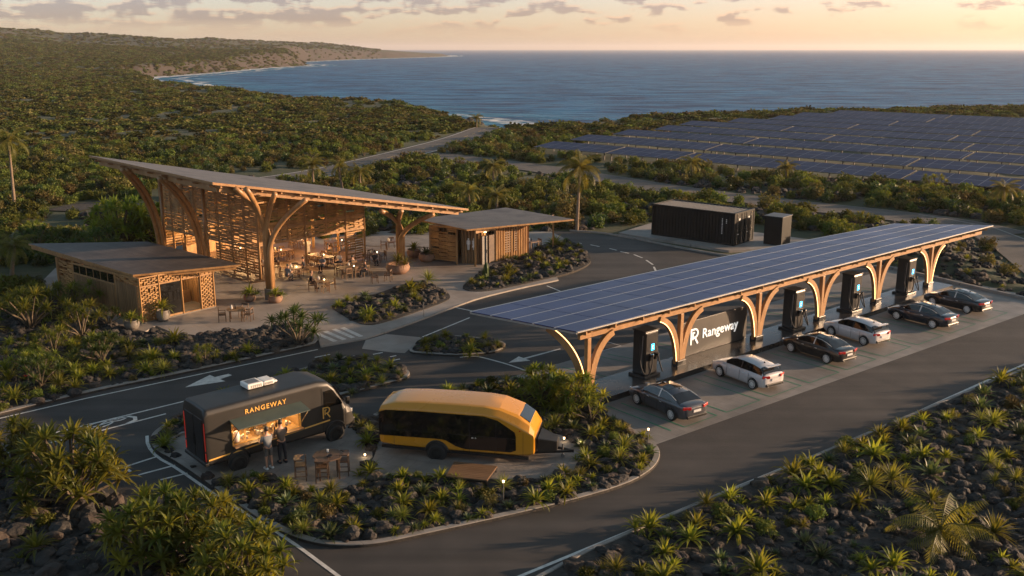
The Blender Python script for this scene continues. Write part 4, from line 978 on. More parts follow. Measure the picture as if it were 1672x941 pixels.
def car_proto(kind, pnt):
    t = empty('parked_car', (0,0,0)); hatch = kind == 'hatch'
    W = .92
    if not hatch:
        ST = [(-2.36,.70,.44,.80),(-2.30,.84,.34,.96),(-2.10,.93,.24,1.03),(-1.7,.98,.20,1.02),(-1.2,1,.20,.99),(-.4,1,.20,.96),(.5,1,.20,.95),(1.05,1,.20,.96),(1.55,.98,.20,.90),(2.0,.93,.22,.80),(2.25,.82,.30,.68),(2.36,.62,.40,.56)]
        GH = [(-1.95,.0),(-1.55,.20),(-1.15,.36),(-.7,.46),(-.15,.50),(.3,.475),(.7,.34),(1.0,.16),(1.28,.0)]; LEN = 4.72
    else:
        ST = [(-2.12,.74,.40,.80),(-2.08,.86,.32,.98),(-1.95,.94,.24,1.04),(-1.6,.98,.20,1.03),(-1.1,1,.20,.99),(-.4,1,.20,.96),(.5,1,.20,.95),(1.0,1,.20,.96),(1.5,.98,.20,.91),(1.9,.93,.22,.82),(2.12,.82,.30,.70),(2.22,.62,.40,.58)]
        GH = [(-2.02,.0),(-1.86,.20),(-1.62,.40),(-1.1,.50),(-.4,.54),(.2,.52),(.6,.38),(.9,.19),(1.18,.0)]
    rings = []
    for x, ws, zb, zd in ST:
        w = W*ws; zs = zb+(zd-zb)*.62
        zb -= .05; half = [(0,zb),(w*.80,zb),(w*.95,zb+.07),(w*1.0,zs-.14),(w*.985,zs+.02),(w*.93,zd-.05),(w*.82,zd),(0,zd+.035)]
        ring = [(x,-y,z) for y, z in half]+[(x,y,z) for y, z in half[-2:0:-1]]; ring.append(ring[0]); rings.append(ring)
    b = loft(rings); body = b.build('body', pnt, t, smooth=True); 
    bm = bmesh.new(); bm.from_mesh(body.data); bmesh.ops.remove_doubles(bm, verts=bm.verts, dist=1e-4); bm.to_mesh(body.data); bm.free()
    subsurf(body, 1); apply_mods(body)
    wb_ = 1.38 if not hatch else 1.30; c = MB()
    for x in (-wb_, wb_):
        for s in (-1, 1): c.lathe([(.375,-.22),(.375,.22)], 24, (x, s*.86, .33), axis='Y')
    cut(body, c)
    for p in body.data.polygons: p.use_smooth = True
    # cabin: painted shell with glass set 4 mm proud
    def cab_ring(x, dz, off=0.):
        zb = .94; wb2 = .80+off; zt = zb+max(dz, .001); k = min(1, dz/.5); wt_ = .80-.24*k+off
        return [(x,-wb2,zb-.05),(x,-(wb2*.96+wt_*.04),zb+.03*k),(x,-(wb2*.22+wt_*.78),zb+dz*.80),(x,-wt_*.88,zt-.02*k),(x,0,zt+.03*k),(x,wt_*.88,zt-.02*k),(x,(wb2*.22+wt_*.78),zb+dz*.80),(x,(wb2*.96+wt_*.04),zb+.03*k),(x,wb2,zb-.05)]
    rings = [cab_ring(x, dz) for x, dz in GH]; b = loft(rings); cb_ = b.build('cabin', pnt, t, smooth=True)
    gr = [cab_ring(x, dz, .006) for x, dz in GH]
    for r_ in gr:
        for k in range(len(r_)): r_[k] = (r_[k][0], r_[k][1], r_[k][2]+.006)
    def panes(name, ranges, cols, sh=.06):
        g = MB()
        for i0, i1 in ranges:
            for i in range(i0, i1):
                for k in cols:
                    P = [Vector(gr[i][k]), Vector(gr[i+1][k]), Vector(gr[i+1][k+1]), Vector(gr[i][k+1])]; g.add(P, [(0,1,2,3)])
        return g.build(name, M['glass'], t, smooth=True, fix=False)
    n = len(GH)
    panes('rear_window', [(0, 2 if hatch else 2)], (2,3,4,5)); panes('windscreen', [(n-3, n-1)], (2,3,4,5))
    panes('side_window', [(1 if hatch else 1, 4), (4, n-2)], (1,)); panes('side_window', [(1, 4), (4, n-2)], (6,))
    b = MB()
    for s in (-1, 1):
        for xx in (-.28,): 
            b.beam((xx, s*.80, .96), (xx-.02, s*.60, 1.40), .07, .03)
        for i in range(1, n-2): p, q = gr[i][2 if s < 0 else 6], gr[i+1][2 if s < 0 else 6]; b.beam(V(*p)+V(0,s*.004,.012), V(*q)+V(0,s*.004,.012), .02, .018)
    b.build('window_trim', M['alloy'] if not hatch else M['black_metal'], t)
    if not hatch:
        b = MB()
        for k in (3, 4):
            for i in (3, 4): P = [Vector(gr[i][k])+V(0,0,.004), Vector(gr[i+1][k])+V(0,0,.004), Vector(gr[i+1][k+1])+V(0,0,.004), Vector(gr[i][k+1])+V(0,0,.004)]; b.add(P, [(0,1,2,3)])
        b.build('glass_roof', M['glass'], t, fix=False)
    xr = ST[1][0]-.015
    for s in (-1, 1):
        b = MB(); b.beam((xr-.03, s*.40, .86), (xr+.12, s*.84, .88), .10, .15); b.build('tail_light', M['red_light'], t, bevel=.015)
        b = MB(); b.beam((ST[-2][0]-.05, s*.70, .66), (ST[-2][0]+.08, s*.50, .63), .08, .10); b.build('headlight', M['head_light'], t, bevel=.015)
        b = MB(); b.box((.82, s*1.0, 1.0), (.14,.18,.12)); b.build('wing_mirror', pnt, t, bevel=.03)
        for x in (-wb_, wb_): wheel(t, (x, s*.83, .33), .33, .22, M['alloy'], side=s)
    b = MB(); b.box((xr-.06, 0, .70), (.03,.50,.13)); b.build('licence_plate', M['plate'], t)
    b = MB(); b.box((xr-.02, 0, .40), (.12,1.35,.16)); b.build('rear_bumper_trim', M['black_metal'], t, bevel=.03)
    for s in (-1, 1): b = MB(); b.tube([(xr-.09, s*.52, .34), (xr+.06, s*.52, .34)], .04, 8); b.build('exhaust_pipe', M['steel'], t)
    b = MB(); b.beam((xr+.0, -.4, .90), (xr+.0, .4, .90), .02, .03, up=(1,0,0)) if not hatch else b.box((xr+.17,0,1.43), (.22,1.05,.03)); b.build('chrome_strip' if not hatch else 'rear_spoiler', M['steel'] if not hatch else pnt, t)
    b = MB(); b.box((-.95 if not hatch else -1.3,0,1.46), (.09,.03,.07)); b.build('aerial', M['black_metal'], t)
    for s in (-1, 1):
        for x in (-.55, .45): b = MB(); b.box((x, s*.935, .80), (.16,.02,.025)); b.build('door_handle', M['alloy'], t)
    b = MB()
    for s in (-1, 1):
        for x in (-.98, -.28, .72): b.beam((x, s*.926, .34), (x, s*.910, .90), .012, .012)
    b.build('door_gap', M['tyre'], t)
    return t
pg_, pb_, pw_ = paint('grey car paint', (.06,.062,.072)), paint('black car paint', (.010,.011,.013)), paint('white car paint', (.48,.46,.46), metal=.1)
pn_ = paint('dark blue car paint', (.012,.017,.026)); pc_ = paint('charcoal car paint', (.018,.016,.015))
cars = [('sedan', pg_, (1043,660), (1092,688), 'grey sedan nearest the camera at the left end of the row'), ('hatch', pw_, (1172,612), (1231,640), 'white hatchback left of the black sedan, second from the left end'),
        ('sedan', pc_, (1289,574), (1351,596), 'black sedan parked between the two white hatchbacks'), ('hatch', pw_, (1355,547), (1411,567), 'white hatchback between two dark sedans in the middle of the row'),
        ('sedan', pn_, (1461,522), (1524,538), 'dark blue sedan just right of the middle white hatchback'), ('sedan', pb_, (1523,499), (1577,513), 'black sedan last at the far right end of the row')]
for kind, pt, f, r, lab in cars:
    c = car_proto(kind, pt); a, q = G(*f), G(*r); hd = R(90-(-33.5)); hd = math.atan2(a.y-q.y, a.x-q.x)
    want = R(90+35.5); hd = hd*.35+want*.65
    mid = (a+q)/2; side = V(math.sin(hd), -math.cos(hd)); mid = mid-V(-math.sin(hd), math.cos(hd))*-.80 if False else mid
    left = V(-math.sin(hd), math.cos(hd))   # wheels seen are on the car's left (towards the camera)
    c.location = mid-left*.80; c.rotation_euler = (0,0,hd); c.location.z = .014
    sc = .905; c.scale = (sc, sc, sc); tag(c, lab, 'car', 'cars parked at the charging bays')

# ---------------------------------------------------------------- food truck
tr_a, tr_b = G(390, 770), G(547, 722); hd = math.atan2(tr_b.y-tr_a.y, tr_b.x-tr_a.x); fx = V(math.cos(hd), math.sin(hd)); lf = V(-fx.y, fx.x)
tmid = (tr_a+tr_b)/2+lf*.98
trk = empty('food_truck', (tmid.x, tmid.y, .135), hd, 'matt black food truck with a lit serving hatch and gold lettering', 'food truck')
HW = 1.06; WB = (tr_b-tr_a).length/2
TS = [(-3.62,.55,2.55),(-3.60,.50,2.80),(-3.45,.46,2.88),(0,.46,2.90),(1.5,.46,2.90),(2.05,.46,2.78),(2.35,.46,2.50),(2.68,.46,1.98),(2.86,.46,1.62),(3.02,.47,1.50),(3.20,.50,1.36),(3.30,.55,1.10),(3.34,.62,.95)]
rings = []
for x, zb, zt in TS:
    k = 1 if x < 2.9 else 1-.25*((x-2.9)/.7)**2; w = HW*k*(.97 if x < -3.59 else 1); r = min(.26, (zt-zb)*.4)
    cabk = .0 if x < 2 else .06
    half = [(0,zb),(w-.10,zb),(w,zb+.12),(w,1.35 if zt > 1.6 else zt-r*1.3),(w-cabk,zt-r),(w-.018-cabk,zt-r*.62),(w-.07-cabk,zt-r*.30),(w-.14-cabk,zt-r*.10),(w-.25-cabk,zt),(0,zt+.02)]
    ring = [(x,-y,z) for y, z in half]+[(x,y,z) for y, z in half[-2:0:-1]]; ring.append(ring[0]); rings.append(ring)
body = loft(rings).build('body', [M['truck'], M['bamboo']], trk)
bm = bmesh.new(); bm.from_mesh(body.data); bmesh.ops.remove_doubles(bm, verts=bm.verts, dist=1e-4); bmesh.ops.recalc_face_normals(bm, faces=bm.faces); bm.to_mesh(body.data); bm.free()
c = MB()
for x in (-WB, WB):
    for s in (-1, 1): c.lathe([(.46,-.25),(.46,.25)], 24, (x, s*1.0, .40), axis='Y')
cut(body, c)
bm = bmesh.new(); bm.from_mesh(body.data)
for co, no in (((-2.475,0,0),(1,0,0)),((.575,0,0),(1,0,0)),((0,0,1.11),(0,0,1)),((0,0,2.13),(0,0,1))): bmesh.ops.bisect_plane(bm, geom=bm.verts[:]+bm.edges[:]+bm.faces[:], plane_co=co, plane_no=no)
dead = [f for f in bm.faces if -2.47 < f.calc_center_median().x < .57 and 1.115 < f.calc_center_median().z < 2.125 and f.calc_center_median().y < -.9]; print('HATCH', len(dead), [tuple(round(q,2) for q in f.calc_center_median()) for f in dead][:4])
bmesh.ops.delete(bm, geom=dead, context='FACES'); bm.to_mesh(body.data); bm.free()
for p in body.data.polygons: p.use_smooth = True
wnm = body.modifiers.new('weighted', 'WEIGHTED_NORMAL'); wnm.weight = 100; wnm.mode = 'FACE_AREA'
# hatch interior
mi_ = mat('hatch lining', (.36,.22,.09), (.26,.15,.06), rough=.5, scale=3)
b = MB(); b.box((-.35, .28, 1.62), (3.03,.02,1.0)); b.box((-1.862,-.38,1.62), (.02,1.3,1.0)); b.box((1.162,-.38,1.62), (.02,1.3,1.0)); b.box((-.35,-.38,1.118), (3.0,1.3,.02)); b.box((-.35,-.38,2.12), (3.0,1.3,.02)); b.build('hatch_lining', mi_, trk).location.x = -.6
b = MB()
for a_, c_ in (((-1.90,1.10),(1.20,1.10)),((-1.90,2.14),(1.20,2.14)),((-1.90,1.10),(-1.90,2.14)),((1.20,1.10),(1.20,2.14))): b.beam((a_[0],-1.07,a_[1]), (c_[0],-1.07,c_[1]), .05, .05)
b.build('hatch_frame', M['gold'], trk).location.x = -.6
b = MB(); b.box((-.35,-1.18,1.09), (3.16,.42,.045)); b.build('serving_shelf', M['brown_wood'], trk).location.x = -.6
b = MB(); b.box((-.35,.12,1.50), (2.9,.26,.03)); b.box((-.35,.12,1.84), (2.9,.26,.03)); b.build('shelf', M['brown_wood'], trk).location.x = -.6
b = MB(); b.plate([(-1.98,-1.06,2.20),(1.28,-1.06,2.20),(1.28,-1.85,2.04),(-1.98,-1.85,2.04)], (0,0,.035)); aw = b.build('awning', M['awning'], trk); aw.location.x = -.6
b = MB()
for x in (-1.92, 1.22): b.tube([(x,-1.07,1.25),(x,-1.80,2.04)], .02, 6); b.tube([(x,-1.07,1.75),(x,-1.45,2.10)], .015, 6)
b.build('awning_strut', M['steel'], aw)
b = MB(); b.tube([(-1.7,.18,2.08),(1.05,.18,2.08)], .022, 6); b.build('strip_lamp', M['bulb'], trk).location.x = -.6
for x in (-2.1, -.95, .2): add_light('hatch_lamp_glow', (x,-.25,2.0), 30, (1,.66,.30), .06, trk)
# everything on the shelves and the counter is a thing of its own
rg = random.Random(5); 
prof = {'bottle': [(.0,0),(.035,0),(.037,.14),(.014,.20),(.014,.26),(0,.26)], 'jar': [(0,0),(.05,0),(.055,.1),(.045,.14),(0,.14)], 'cup': [(0,0),(.03,0),(.042,.11),(0,.11)], 'tin': [(0,0),(.06,0),(.06,.17),(0,.17)]}
pm = {'bottle': M['glass'], 'jar': M['ceramic'], 'cup': M['pale'], 'tin': M['steel']}
me_ = {k: MB().lathe(v, 10).mesh(k, pm[k]) for k, v in prof.items()}
lb = {'upper': 'on the upper shelf inside the truck hatch', 'lower': 'on the middle shelf inside the truck hatch', 'counter': 'on the hatch floor counter'}
trk_m = Matrix.Translation(trk.location) @ Matrix.Rotation(hd, 4, 'Z')
desc = {'bottle': 'dark glass bottle', 'jar': 'cream ceramic jar', 'cup': 'white paper cup', 'tin': 'shiny steel canister'}
CNT = {}; ORD = ['first','second','third','fourth','fifth','sixth','seventh','eighth','ninth','tenth','eleventh','twelfth','thirteenth','fourteenth','fifteenth','sixteenth','seventeenth','eighteenth','nineteenth','twentieth']
for shelf, z, y0, y1, n in (('upper',1.857,.04,.2,26), ('lower',1.517,.04,.2,28), ('counter',1.13,-.95,-.1,30)):
    for i in range(n):
        k = rg.choice(list(prof)); x = -2.35+2.75*(i+rg.uniform(.1,.9))/n; p = trk_m @ V(x, rg.uniform(y0, y1), z)
        o = link_obj(k, me_[k], None, p); s = rg.uniform(.8, 1.15) if shelf == 'upper' else rg.uniform(.9, 1.4); o.scale = (s, s, s*.9 if k != 'bottle' or shelf != 'upper' else .8)
        CNT[(k, shelf)] = CNT.get((k, shelf), 0)+1; tag(o, f'{ORD[CNT[(k, shelf)]-1]} {desc[k]} from the left '+lb[shelf], k, f'{k}s {lb[shelf]}')
p = trk_m @ V(-2.22,-.82,1.13)
o = MB().lathe([(0,0),(.12,0),(.14,.25),(.11,.4),(.06,.46),(0,.46)], 14).build('urn', M['pale'], None, True, loc=p); tag(o, 'large white drinks urn at the left end of the truck counter', 'urn')
p = trk_m @ V(-.95,-.3,1.13); b = MB(); b.box((0,0,.19), (.55,.42,.38)); b.box((0,-.2,.32), (.5,.1,.1)); o = b.build('coffee_machine', M['steel'], None, loc=p, rz=hd, bevel=.02); tag(o, 'steel coffee machine in the middle of the truck counter', 'coffee machine')
# truck details
b = MB(); b.plate([(-3.5,-HW-.003,.80),(-1.65-WB*.0,-HW-.003,.80),(-1.65,-HW-.003,.87),(-3.5,-HW-.003,.87)][:0] or [(-3.56,-HW-.004,.72),(2.05,-HW-.004,.98),(2.05,-HW-.004,1.04),(-3.56,-HW-.004,.78)], (0,-.012,0)); b.build('gold_stripe', M['gold'], trk)
wall_text('lettering', text_mesh('RANGEWAY', .29, .008, M['gold'], .004, 1.25), trk, (-.95,-HW-.012,2.32))
b = MB(); emblem(b, .50, .012); o = b.build('emblem', M['gold'], trk); o.location = (1.88, -HW-.008, 1.16)
b = MB(); b.plate([(1.82,-HW+.03,1.62),(2.72,-HW+.05,1.62),(2.66,-HW+.06,1.78),(2.22,-HW+.09,2.38),(1.82,-HW+.05,2.38)], (0,-.05,0)); b.build('door_window', M['glass'], trk)
b = MB(); 
for x in (1.72, 2.86): b.beam((x,-HW-.001,.6), (x,-HW-.001,2.55 if x < 2 else 1.5), .014, .014)
b.build('door_gap', M['tyre'], trk)
b = MB(); b.plate([(2.38,-.92,2.47),(2.86,-.96,1.68),(2.86,.96,1.68),(2.38,.92,2.47)], V(.8,0,.59).normalized()*.03); b.build('windscreen', M['glass'], trk)
b = MB(); b.box((2.86,-1.26,1.80), (.14,.14,.34)); b.beam((2.8,-1.06,1.72),(2.86,-1.22,1.76), .04,.04); b.build('wing_mirror', M['black_metal'], trk, bevel=.03)
b = MB(); b.box((3.30,0,.62), (.20,1.9,.34)); b.build('front_bumper', M['black_metal'], trk, bevel=.06)
b = MB(); b.box((-3.62,0,.55), (.18,2.05,.16)); b.build('rear_bumper', M['black_metal'], trk, bevel=.04)
for s in (-1, 1):
    b = MB(); b.box((3.25,s*.78,1.12), (.12,.26,.18)); b.build('headlight', M['head_light'], trk, bevel=.03)
    b = MB(); b.box((-3.625,s*.96,1.72), (.02,.035,1.2)); b.build('tail_light', M['red_glow'], trk)
    b = MB(); b.box((-3.63,s*.96,.86), (.02,.04,.34)); b.build('tail_light', M['red_glow'], trk)
    b = MB(); b.box((-3.625,s*.42,1.50), (.04,.80,1.9)); b.box((-3.65,s*.08,1.4), (.03,.03,.5)); b.build('rear_door', M['black_metal'], trk, bevel=.02)
    for x in (-WB, WB):
        a_ = MB(); a_.lathe([(0,0),(.47,0),(.47,.006*s),(0,.006*s)], 24, (x, s*(HW+.002), .38), axis='Y'); a_.build('wheel_well', M['tyre'], trk)
        wheel(trk, (x, s*.99, .27), .40, .27, M['black_rim'], side=s, spokes=8)
        b = MB(); b.tube([V(x+.49*math.cos(a), s*(HW+.0), .40+.49*math.sin(a)) for a in [math.pi*k/12 for k in range(13)]], .05, 6); b.build('wheel_arch', M['black_metal'], trk, smooth=True)
ac = empty('roof_air_conditioner', tuple(trk_m @ V(-.6,.25,2.915)), hd, 'white air conditioner unit on top of the black food truck', 'air conditioner')
b = MB(); b.box((-.28,0,.13), (.72,.74,.22)); b.box((.36,0,.12), (.5,.70,.20)); b.box((.70,0,.07),(.22,.5,.1)); b.build('housing', M['pale'], ac, bevel=.07)
b = MB()
for k in range(6): b.box((-.48+.09*k,-.37,.13), (.03,.02,.12)); b.box((.2+.06*k,-.35,.12), (.02,.02,.1))
b.box((-.28,0,.243),(.5,.5,.012)); b.build('grille', M['grey_metal'], ac)
# ---------------------------------------------------------------- yellow travel trailer
ta, tb = G(620, 742, .15), G(872, 762, .15); hd = math.atan2(tb.y-ta.y, tb.x-ta.x); fx = V(math.cos(hd), math.sin(hd)); lf = V(-fx.y, fx.x); HWT = 1.12
tc_ = (ta+tb)/2+lf*HWT; tl = empty('travel_trailer', (tc_.x, tc_.y, .15), hd, 'yellow travel trailer with long black side windows parked on a round pad', 'trailer'); LT = (tb-ta).length/2
S_ = [(-1.0,.60,1.94,2.06,.93),(-.985,.48,2.04,2.16,.97),(-.80,.40,2.10,2.36,1),(-.5,.38,2.12,2.43,1),(0,.36,2.12,2.45,1),(.35,.36,2.11,2.43,1),(.55,.36,2.02,2.36,1),(.78,.36,1.68,2.10,1),(.93,.38,1.40,1.75,.97),(.985,.44,1.30,1.42,.93),(1.0,.55,1.18,1.25,.90)]
rings = []
for x, zb, zs, zt, k in S_:
    w = HWT*k; half = [(0,zb),(w*.86,zb),(w*.97,zb+.10),(w,zb+.3),(w,zs),(w*.985,zs+(zt-zs)*.14),(w*.80,zs+(zt-zs)*.80),(w*.66,zt-.01),(0,zt+.02)]
    ring = [(x*LT,-y,z) for y, z in half]+[(x*LT,y,z) for y, z in half[-2:0:-1]]; ring.append(ring[0]); rings.append(ring)
body = loft(rings).build('body', M['yellow'], tl, smooth=True)
bm = bmesh.new(); bm.from_mesh(body.data); bmesh.ops.remove_doubles(bm, verts=bm.verts, dist=1e-4); bmesh.ops.recalc_face_normals(bm, faces=bm.faces)
bm.to_mesh(body.data); bm.free()
xw = -.245*LT
c = MB()
for s in (-1, 1): c.lathe([(.46,-.25),(.46,.25)], 24, (xw, s*1.05, .33), axis='Y')
cut(body, c)
bv = body.modifiers.new('bevel', 'BEVEL'); bv.width = .03; bv.segments = 2; bv.angle_limit = R(18); wnm = body.modifiers.new('weighted', 'WEIGHTED_NORMAL'); wnm.weight = 100
for p in body.data.polygons: p.use_smooth = True
def sidepoly(pts, s, off=.004, th=.02): return [(x*LT, s*(HWT+off), z) for x, z in pts], (0, s*th, 0)
win = [(-.992,.92),(-.992,1.96),(-.9,2.06),(-.5,2.09),(.36,2.07),(.54,1.92),(.755,1.45),(.77,1.25),(.77,.66),(.70,.56),(.12,.56),(.0,.66),(-.12,.88),(-.2,.92)]
for s in (-1, 1):
    b = MB(); P, o_ = sidepoly(win, s); b.plate(P, o_); wn_ = b.build('side_window', M['glass'], tl)
    b = MB()
    for x in (.18, .52): b.beam((x*LT, s*(HWT+.026), .42), (x*LT, s*(HWT+.026), 1.92 if x < .3 else 1.82), .012, .012)
    b.beam((-.96*LT, s*(HWT+.026), 1.22), (.76*LT, s*(HWT+.026), 1.16), .010, .012); b.build('seam', M['tyre'], wn_)
    b = MB(); b.box((.22*LT, s*(HWT+.03), 1.08), (.08,.02,.04)); b.box((.26*LT, s*(HWT+.03), 1.08), (.05,.02,.04)); b.build('door_handle', M['pale'], wn_)
    b = MB(); b.beam((-.97*LT, s*(HWT-.05), .40), (.93*LT, s*(HWT-.05), .33), .10, .12); b.build('skirt', M['black_metal'], tl)
    b = MB(); b.tube([V(xw+.48*math.cos(a), s*(HWT-.0), .33+.48*math.sin(a)) for a in [math.pi*k/12 for k in range(13)]], .05, 6); b.build('wheel_arch', M['black_metal'], tl, smooth=True)
    a_ = MB(); a_.lathe([(0,0),(.46,0),(.46,.006*s),(0,.006*s)], 24, (xw, s*(HWT+.002), .34), axis='Y'); a_.build('wheel_well', M['tyre'], tl)
    wheel(tl, (xw, s*1.06, .25), .37, .24, M['black_rim'], side=s, spokes=8)
    b = MB(); b.lathe([(0,-.01),(.03,-.01),(.03,.01),(0,.01)], 8, (.82*LT, s*(HWT+.01), 1.52), axis='Y'); b.build('marker_lamp', M['red_light'], tl)
b = MB(); b.plate([(.80*LT,-.70,2.05),(.925*LT,-.70,1.765),(.925*LT,.70,1.765),(.80*LT,.70,2.05)], V(.67,0,.74)*.02); b.build('front_skylight', M['glass'], tl)
b = MB(); b.plate([(1.0*LT+.004,-.86,.50),(1.0*LT+.004,-.93,1.18),(1.0*LT+.004,.93,1.18),(1.0*LT+.004,.86,.50)], (.03,0,0)); b.build('front_window', M['glass'], tl)
b = MB(); b.plate([(-1.0*LT-.004,-.95,.95),(-1.0*LT-.004,-.95,1.88),(-1.0*LT-.004,.95,1.88),(-1.0*LT-.004,.95,.95)], (-.03,0,0)); b.build('rear_window', M['glass'], tl)
b = MB(); P = [(1.0*LT+.05,-.62,.42),(1.0*LT+.05,.62,.42),(1.0*LT+.85,.30,.42),(1.0*LT+.85,-.30,.42)]; T_ = [(p[0],p[1],1.05 if p[0] < LT+.1 else .86) for p in P]
b.add(P+T_, [(3,2,1,0),(4,5,6,7),(0,1,5,4),(1,2,6,5),(2,3,7,6),(3,0,4,7)]); b.build('front_locker', M['black_metal'], tl, bevel=.03)
b = MB(); b.beam((LT-.1,-.5,.36),(LT+1.45,-.02,.34), .07,.10); b.beam((LT-.1,.5,.36),(LT+1.45,.02,.34), .07,.10); b.box((LT+1.42,0,.35),(.22,.12,.12)); b.build('drawbar', M['black_metal'], tl)
b = MB(); b.tube([(LT+1.05,0,.1),(LT+1.05,0,.62)], .03, 8); b.lathe([(.09,-.03),(.09,.03)], 12, (LT+1.05,0,.09), axis='Y'); b.build('jockey_wheel', M['grey_metal'], tl)
for xx, z0_, z1_ in ((-.80,.42,.95),(.10,.40,.54),(.50,.40,.54),(.86,.45,1.45)):
    b = MB(); b.beam((xx*LT,-HWT-.004,z0_),(xx*LT,-HWT-.004,z1_),.010,.010); b.build('body_seam', M['tyre'], tl)
# wooden step deck
dk = [G(728, 779, .35), G(795, 786, .35), G(812, 763, .35), G(742, 755, .35)]
cd = sum(dk, V(0,0,0))/4; t = empty('step_deck', (cd.x, cd.y, .1), 0, 'low brown wooden deck in front of the trailer door', 'deck'); cd0 = V(cd.x, cd.y, .1)
b = MB(); e0, e1 = dk[0]-cd0, dk[1]-cd0; f0, f1 = dk[3]-cd0, dk[2]-cd0; nb = 9
for k in range(nb):
    a0, a1 = k/nb+.006, (k+1)/nb-.006; q = [e0.lerp(f0, a0), e1.lerp(f1, a0), e1.lerp(f1, a1), e0.lerp(f0, a1)]; b.plate(q, (0,0,.05))
b.build('boards', M['brown_wood'], t)
for p in (e0, e1, f0, f1):
    b = MB(); q = p*.93; b.beam((q.x, q.y, -.05), (q.x, q.y, .25), .07, .07); b.build('leg', M['black_metal'], t)
b = MB(); ring = [e0, e1, f1, f0]
for k in range(4): b.beam(ring[k]*.97-V(0,0,.03), ring[(k+1) % 4]*.97-V(0,0,.03), .05, .08)
b.build('edge_frame', M['black_metal'], t)

# ---------------------------------------------------------------- container and cabinet
ca, cbp, ccp = G(1065, 383, .16), G(1197, 402, .16), G(1232, 391, .16)
hd = math.atan2(cbp.y-ca.y, cbp.x-ca.x); LC = (cbp-ca).length; WC = 3.6; HC = 2.9
sc_ = empty('shipping_container', (ca.x, ca.y, .16), hd, 'black corrugated shipping container on a concrete slab', 'container')
b = MB(); n = 26
def corr(a_, c_, z0, z1, depth, n, nn2):
    a_, c_ = V(*a_), V(*c_); L_ = (c_-a_); w = 1/n; pts = []
    for k in range(n): pts += [(k+0.0)*w, (k+.30)*w, (k+.42)*w, (k+.88)*w]
    offs = [0, 0, -depth, -depth]*n; pts.append(1.); offs.append(0)
    P = [a_+L_*t+V(*nn2)*(o_) for t, o_ in zip(pts, offs)]; m = len(P)
    b.add([p+V(0,0,z0) for p in P]+[p+V(0,0,z1) for p in P], [(i, i+1, m+i+1, m+i) for i in range(m-1)])
corr((0.1,.03), (LC-.1,.03), .12, HC-.1, .07, n, (0,-1)); corr((.1,WC-.03), (LC-.1,WC-.03), .12, HC-.1, .07, n, (0,1)); corr((.03,.1), (.03,WC-.1), .12, HC-.1, .07, 8, (-1,0))
b.box((LC/2, WC/2, HC-.11), (LC-.1, WC-.1, .05)); b.box((LC/2, WC/2, .12), (LC-.1, WC-.1, .1)); b.build('walls', M['container'], sc_, fix=False)
b = MB()
for y in (0, WC):
    for z in (.06, HC-.06): b.beam((0,y,z), (LC,y,z), .12, .12)
for x in (0, LC):
    for y in (0, WC): b.beam((x,y,0), (x,y,HC), .14, .14)
    for z in (.06, HC-.06): b.beam((x,0,z), (x,WC,z), .125, .125)
b.build('frame', M['container'], sc_)
b = MB()
for k in range(24): b.box((.3+(LC-.6)*k/23, WC/2, HC-.07), (.16, WC-.25, .03))
b.build('roof_ribs', M['dark_roof'], sc_)
for s in (0, 1):
    b = MB(); y0 = .08+s*(WC/2-.06); b.box((LC+.0, y0+(WC/2-.12)/2, HC/2), (.06, WC/2-.14, HC-.3))
    for z in (.5, 1.1, 1.7, 2.3): b.box((LC+.035, y0+(WC/2-.12)/2, z), (.03, WC/2-.3, .32))
    dr = b.build('door', M['container'], sc_, bevel=.01); b = MB()
    for y in (.35, 1.2): b.tube([(LC+.09, y0+y, .1), (LC+.09, y0+y, HC-.12)], .03, 6); b.box((LC+.1, y0+y+.12, 1.2), (.04,.3,.05)); b.box((LC+.1, y0+y, .75), (.03,.12,.06)); b.box((LC+.1, y0+y, 2.2), (.03,.12,.06))
    b.build('locking_bar', M['steel'], dr)
    b = MB(); b.box((LC+.055, y0+.8, 2.25), (.01,.22,.2)); b.box((LC+.055, y0+.6, .95), (.01,.3,.05)); b.build('sticker', M['pale'], dr)
b = MB(); rg = random.Random(3)
for k in range(11): b.box((LC-1.15, -.045, 2.3-k*.13), (.07+.03*rg.random(), .02, .085))
for k in range(3): b.box((LC-.75, -.045, 2.25-k*.14), (.09, .02, .08))
b.build('stencil_marks', M['pale'], sc_)
qa, qb, qc = G(1246, 398, .16), G(1275, 402, .16), G(1292, 396, .16); hd = math.atan2(qb.y-qa.y, qb.x-qa.x); l1 = (qb-qa).length
t = empty('power_cabinet', (qa.x, qa.y, .14), hd, 'tall black power cabinet standing right of the shipping container', 'cabinet'); b = MB(); b.box((l1/2, .95, 1.27), (l1, 1.9, 2.5)); b.build('casing', M['container'], t, bevel=.03)
b = MB(); b.box((l1/2,.95,2.55),(l1+.12,2.02,.06)); b.build('lid', M['dark_roof'], t)
b = MB(); b.box((l1/2,-.012,1.3),(l1-.2,.02,2.3)); b.tube([(l1-.25,-.05,1.1),(l1-.25,-.05,1.5)],.02,6); b.box((l1*.8,-.03,2.2),(.1,.02,.1), mi=0); b.build('door', M['container'], t)

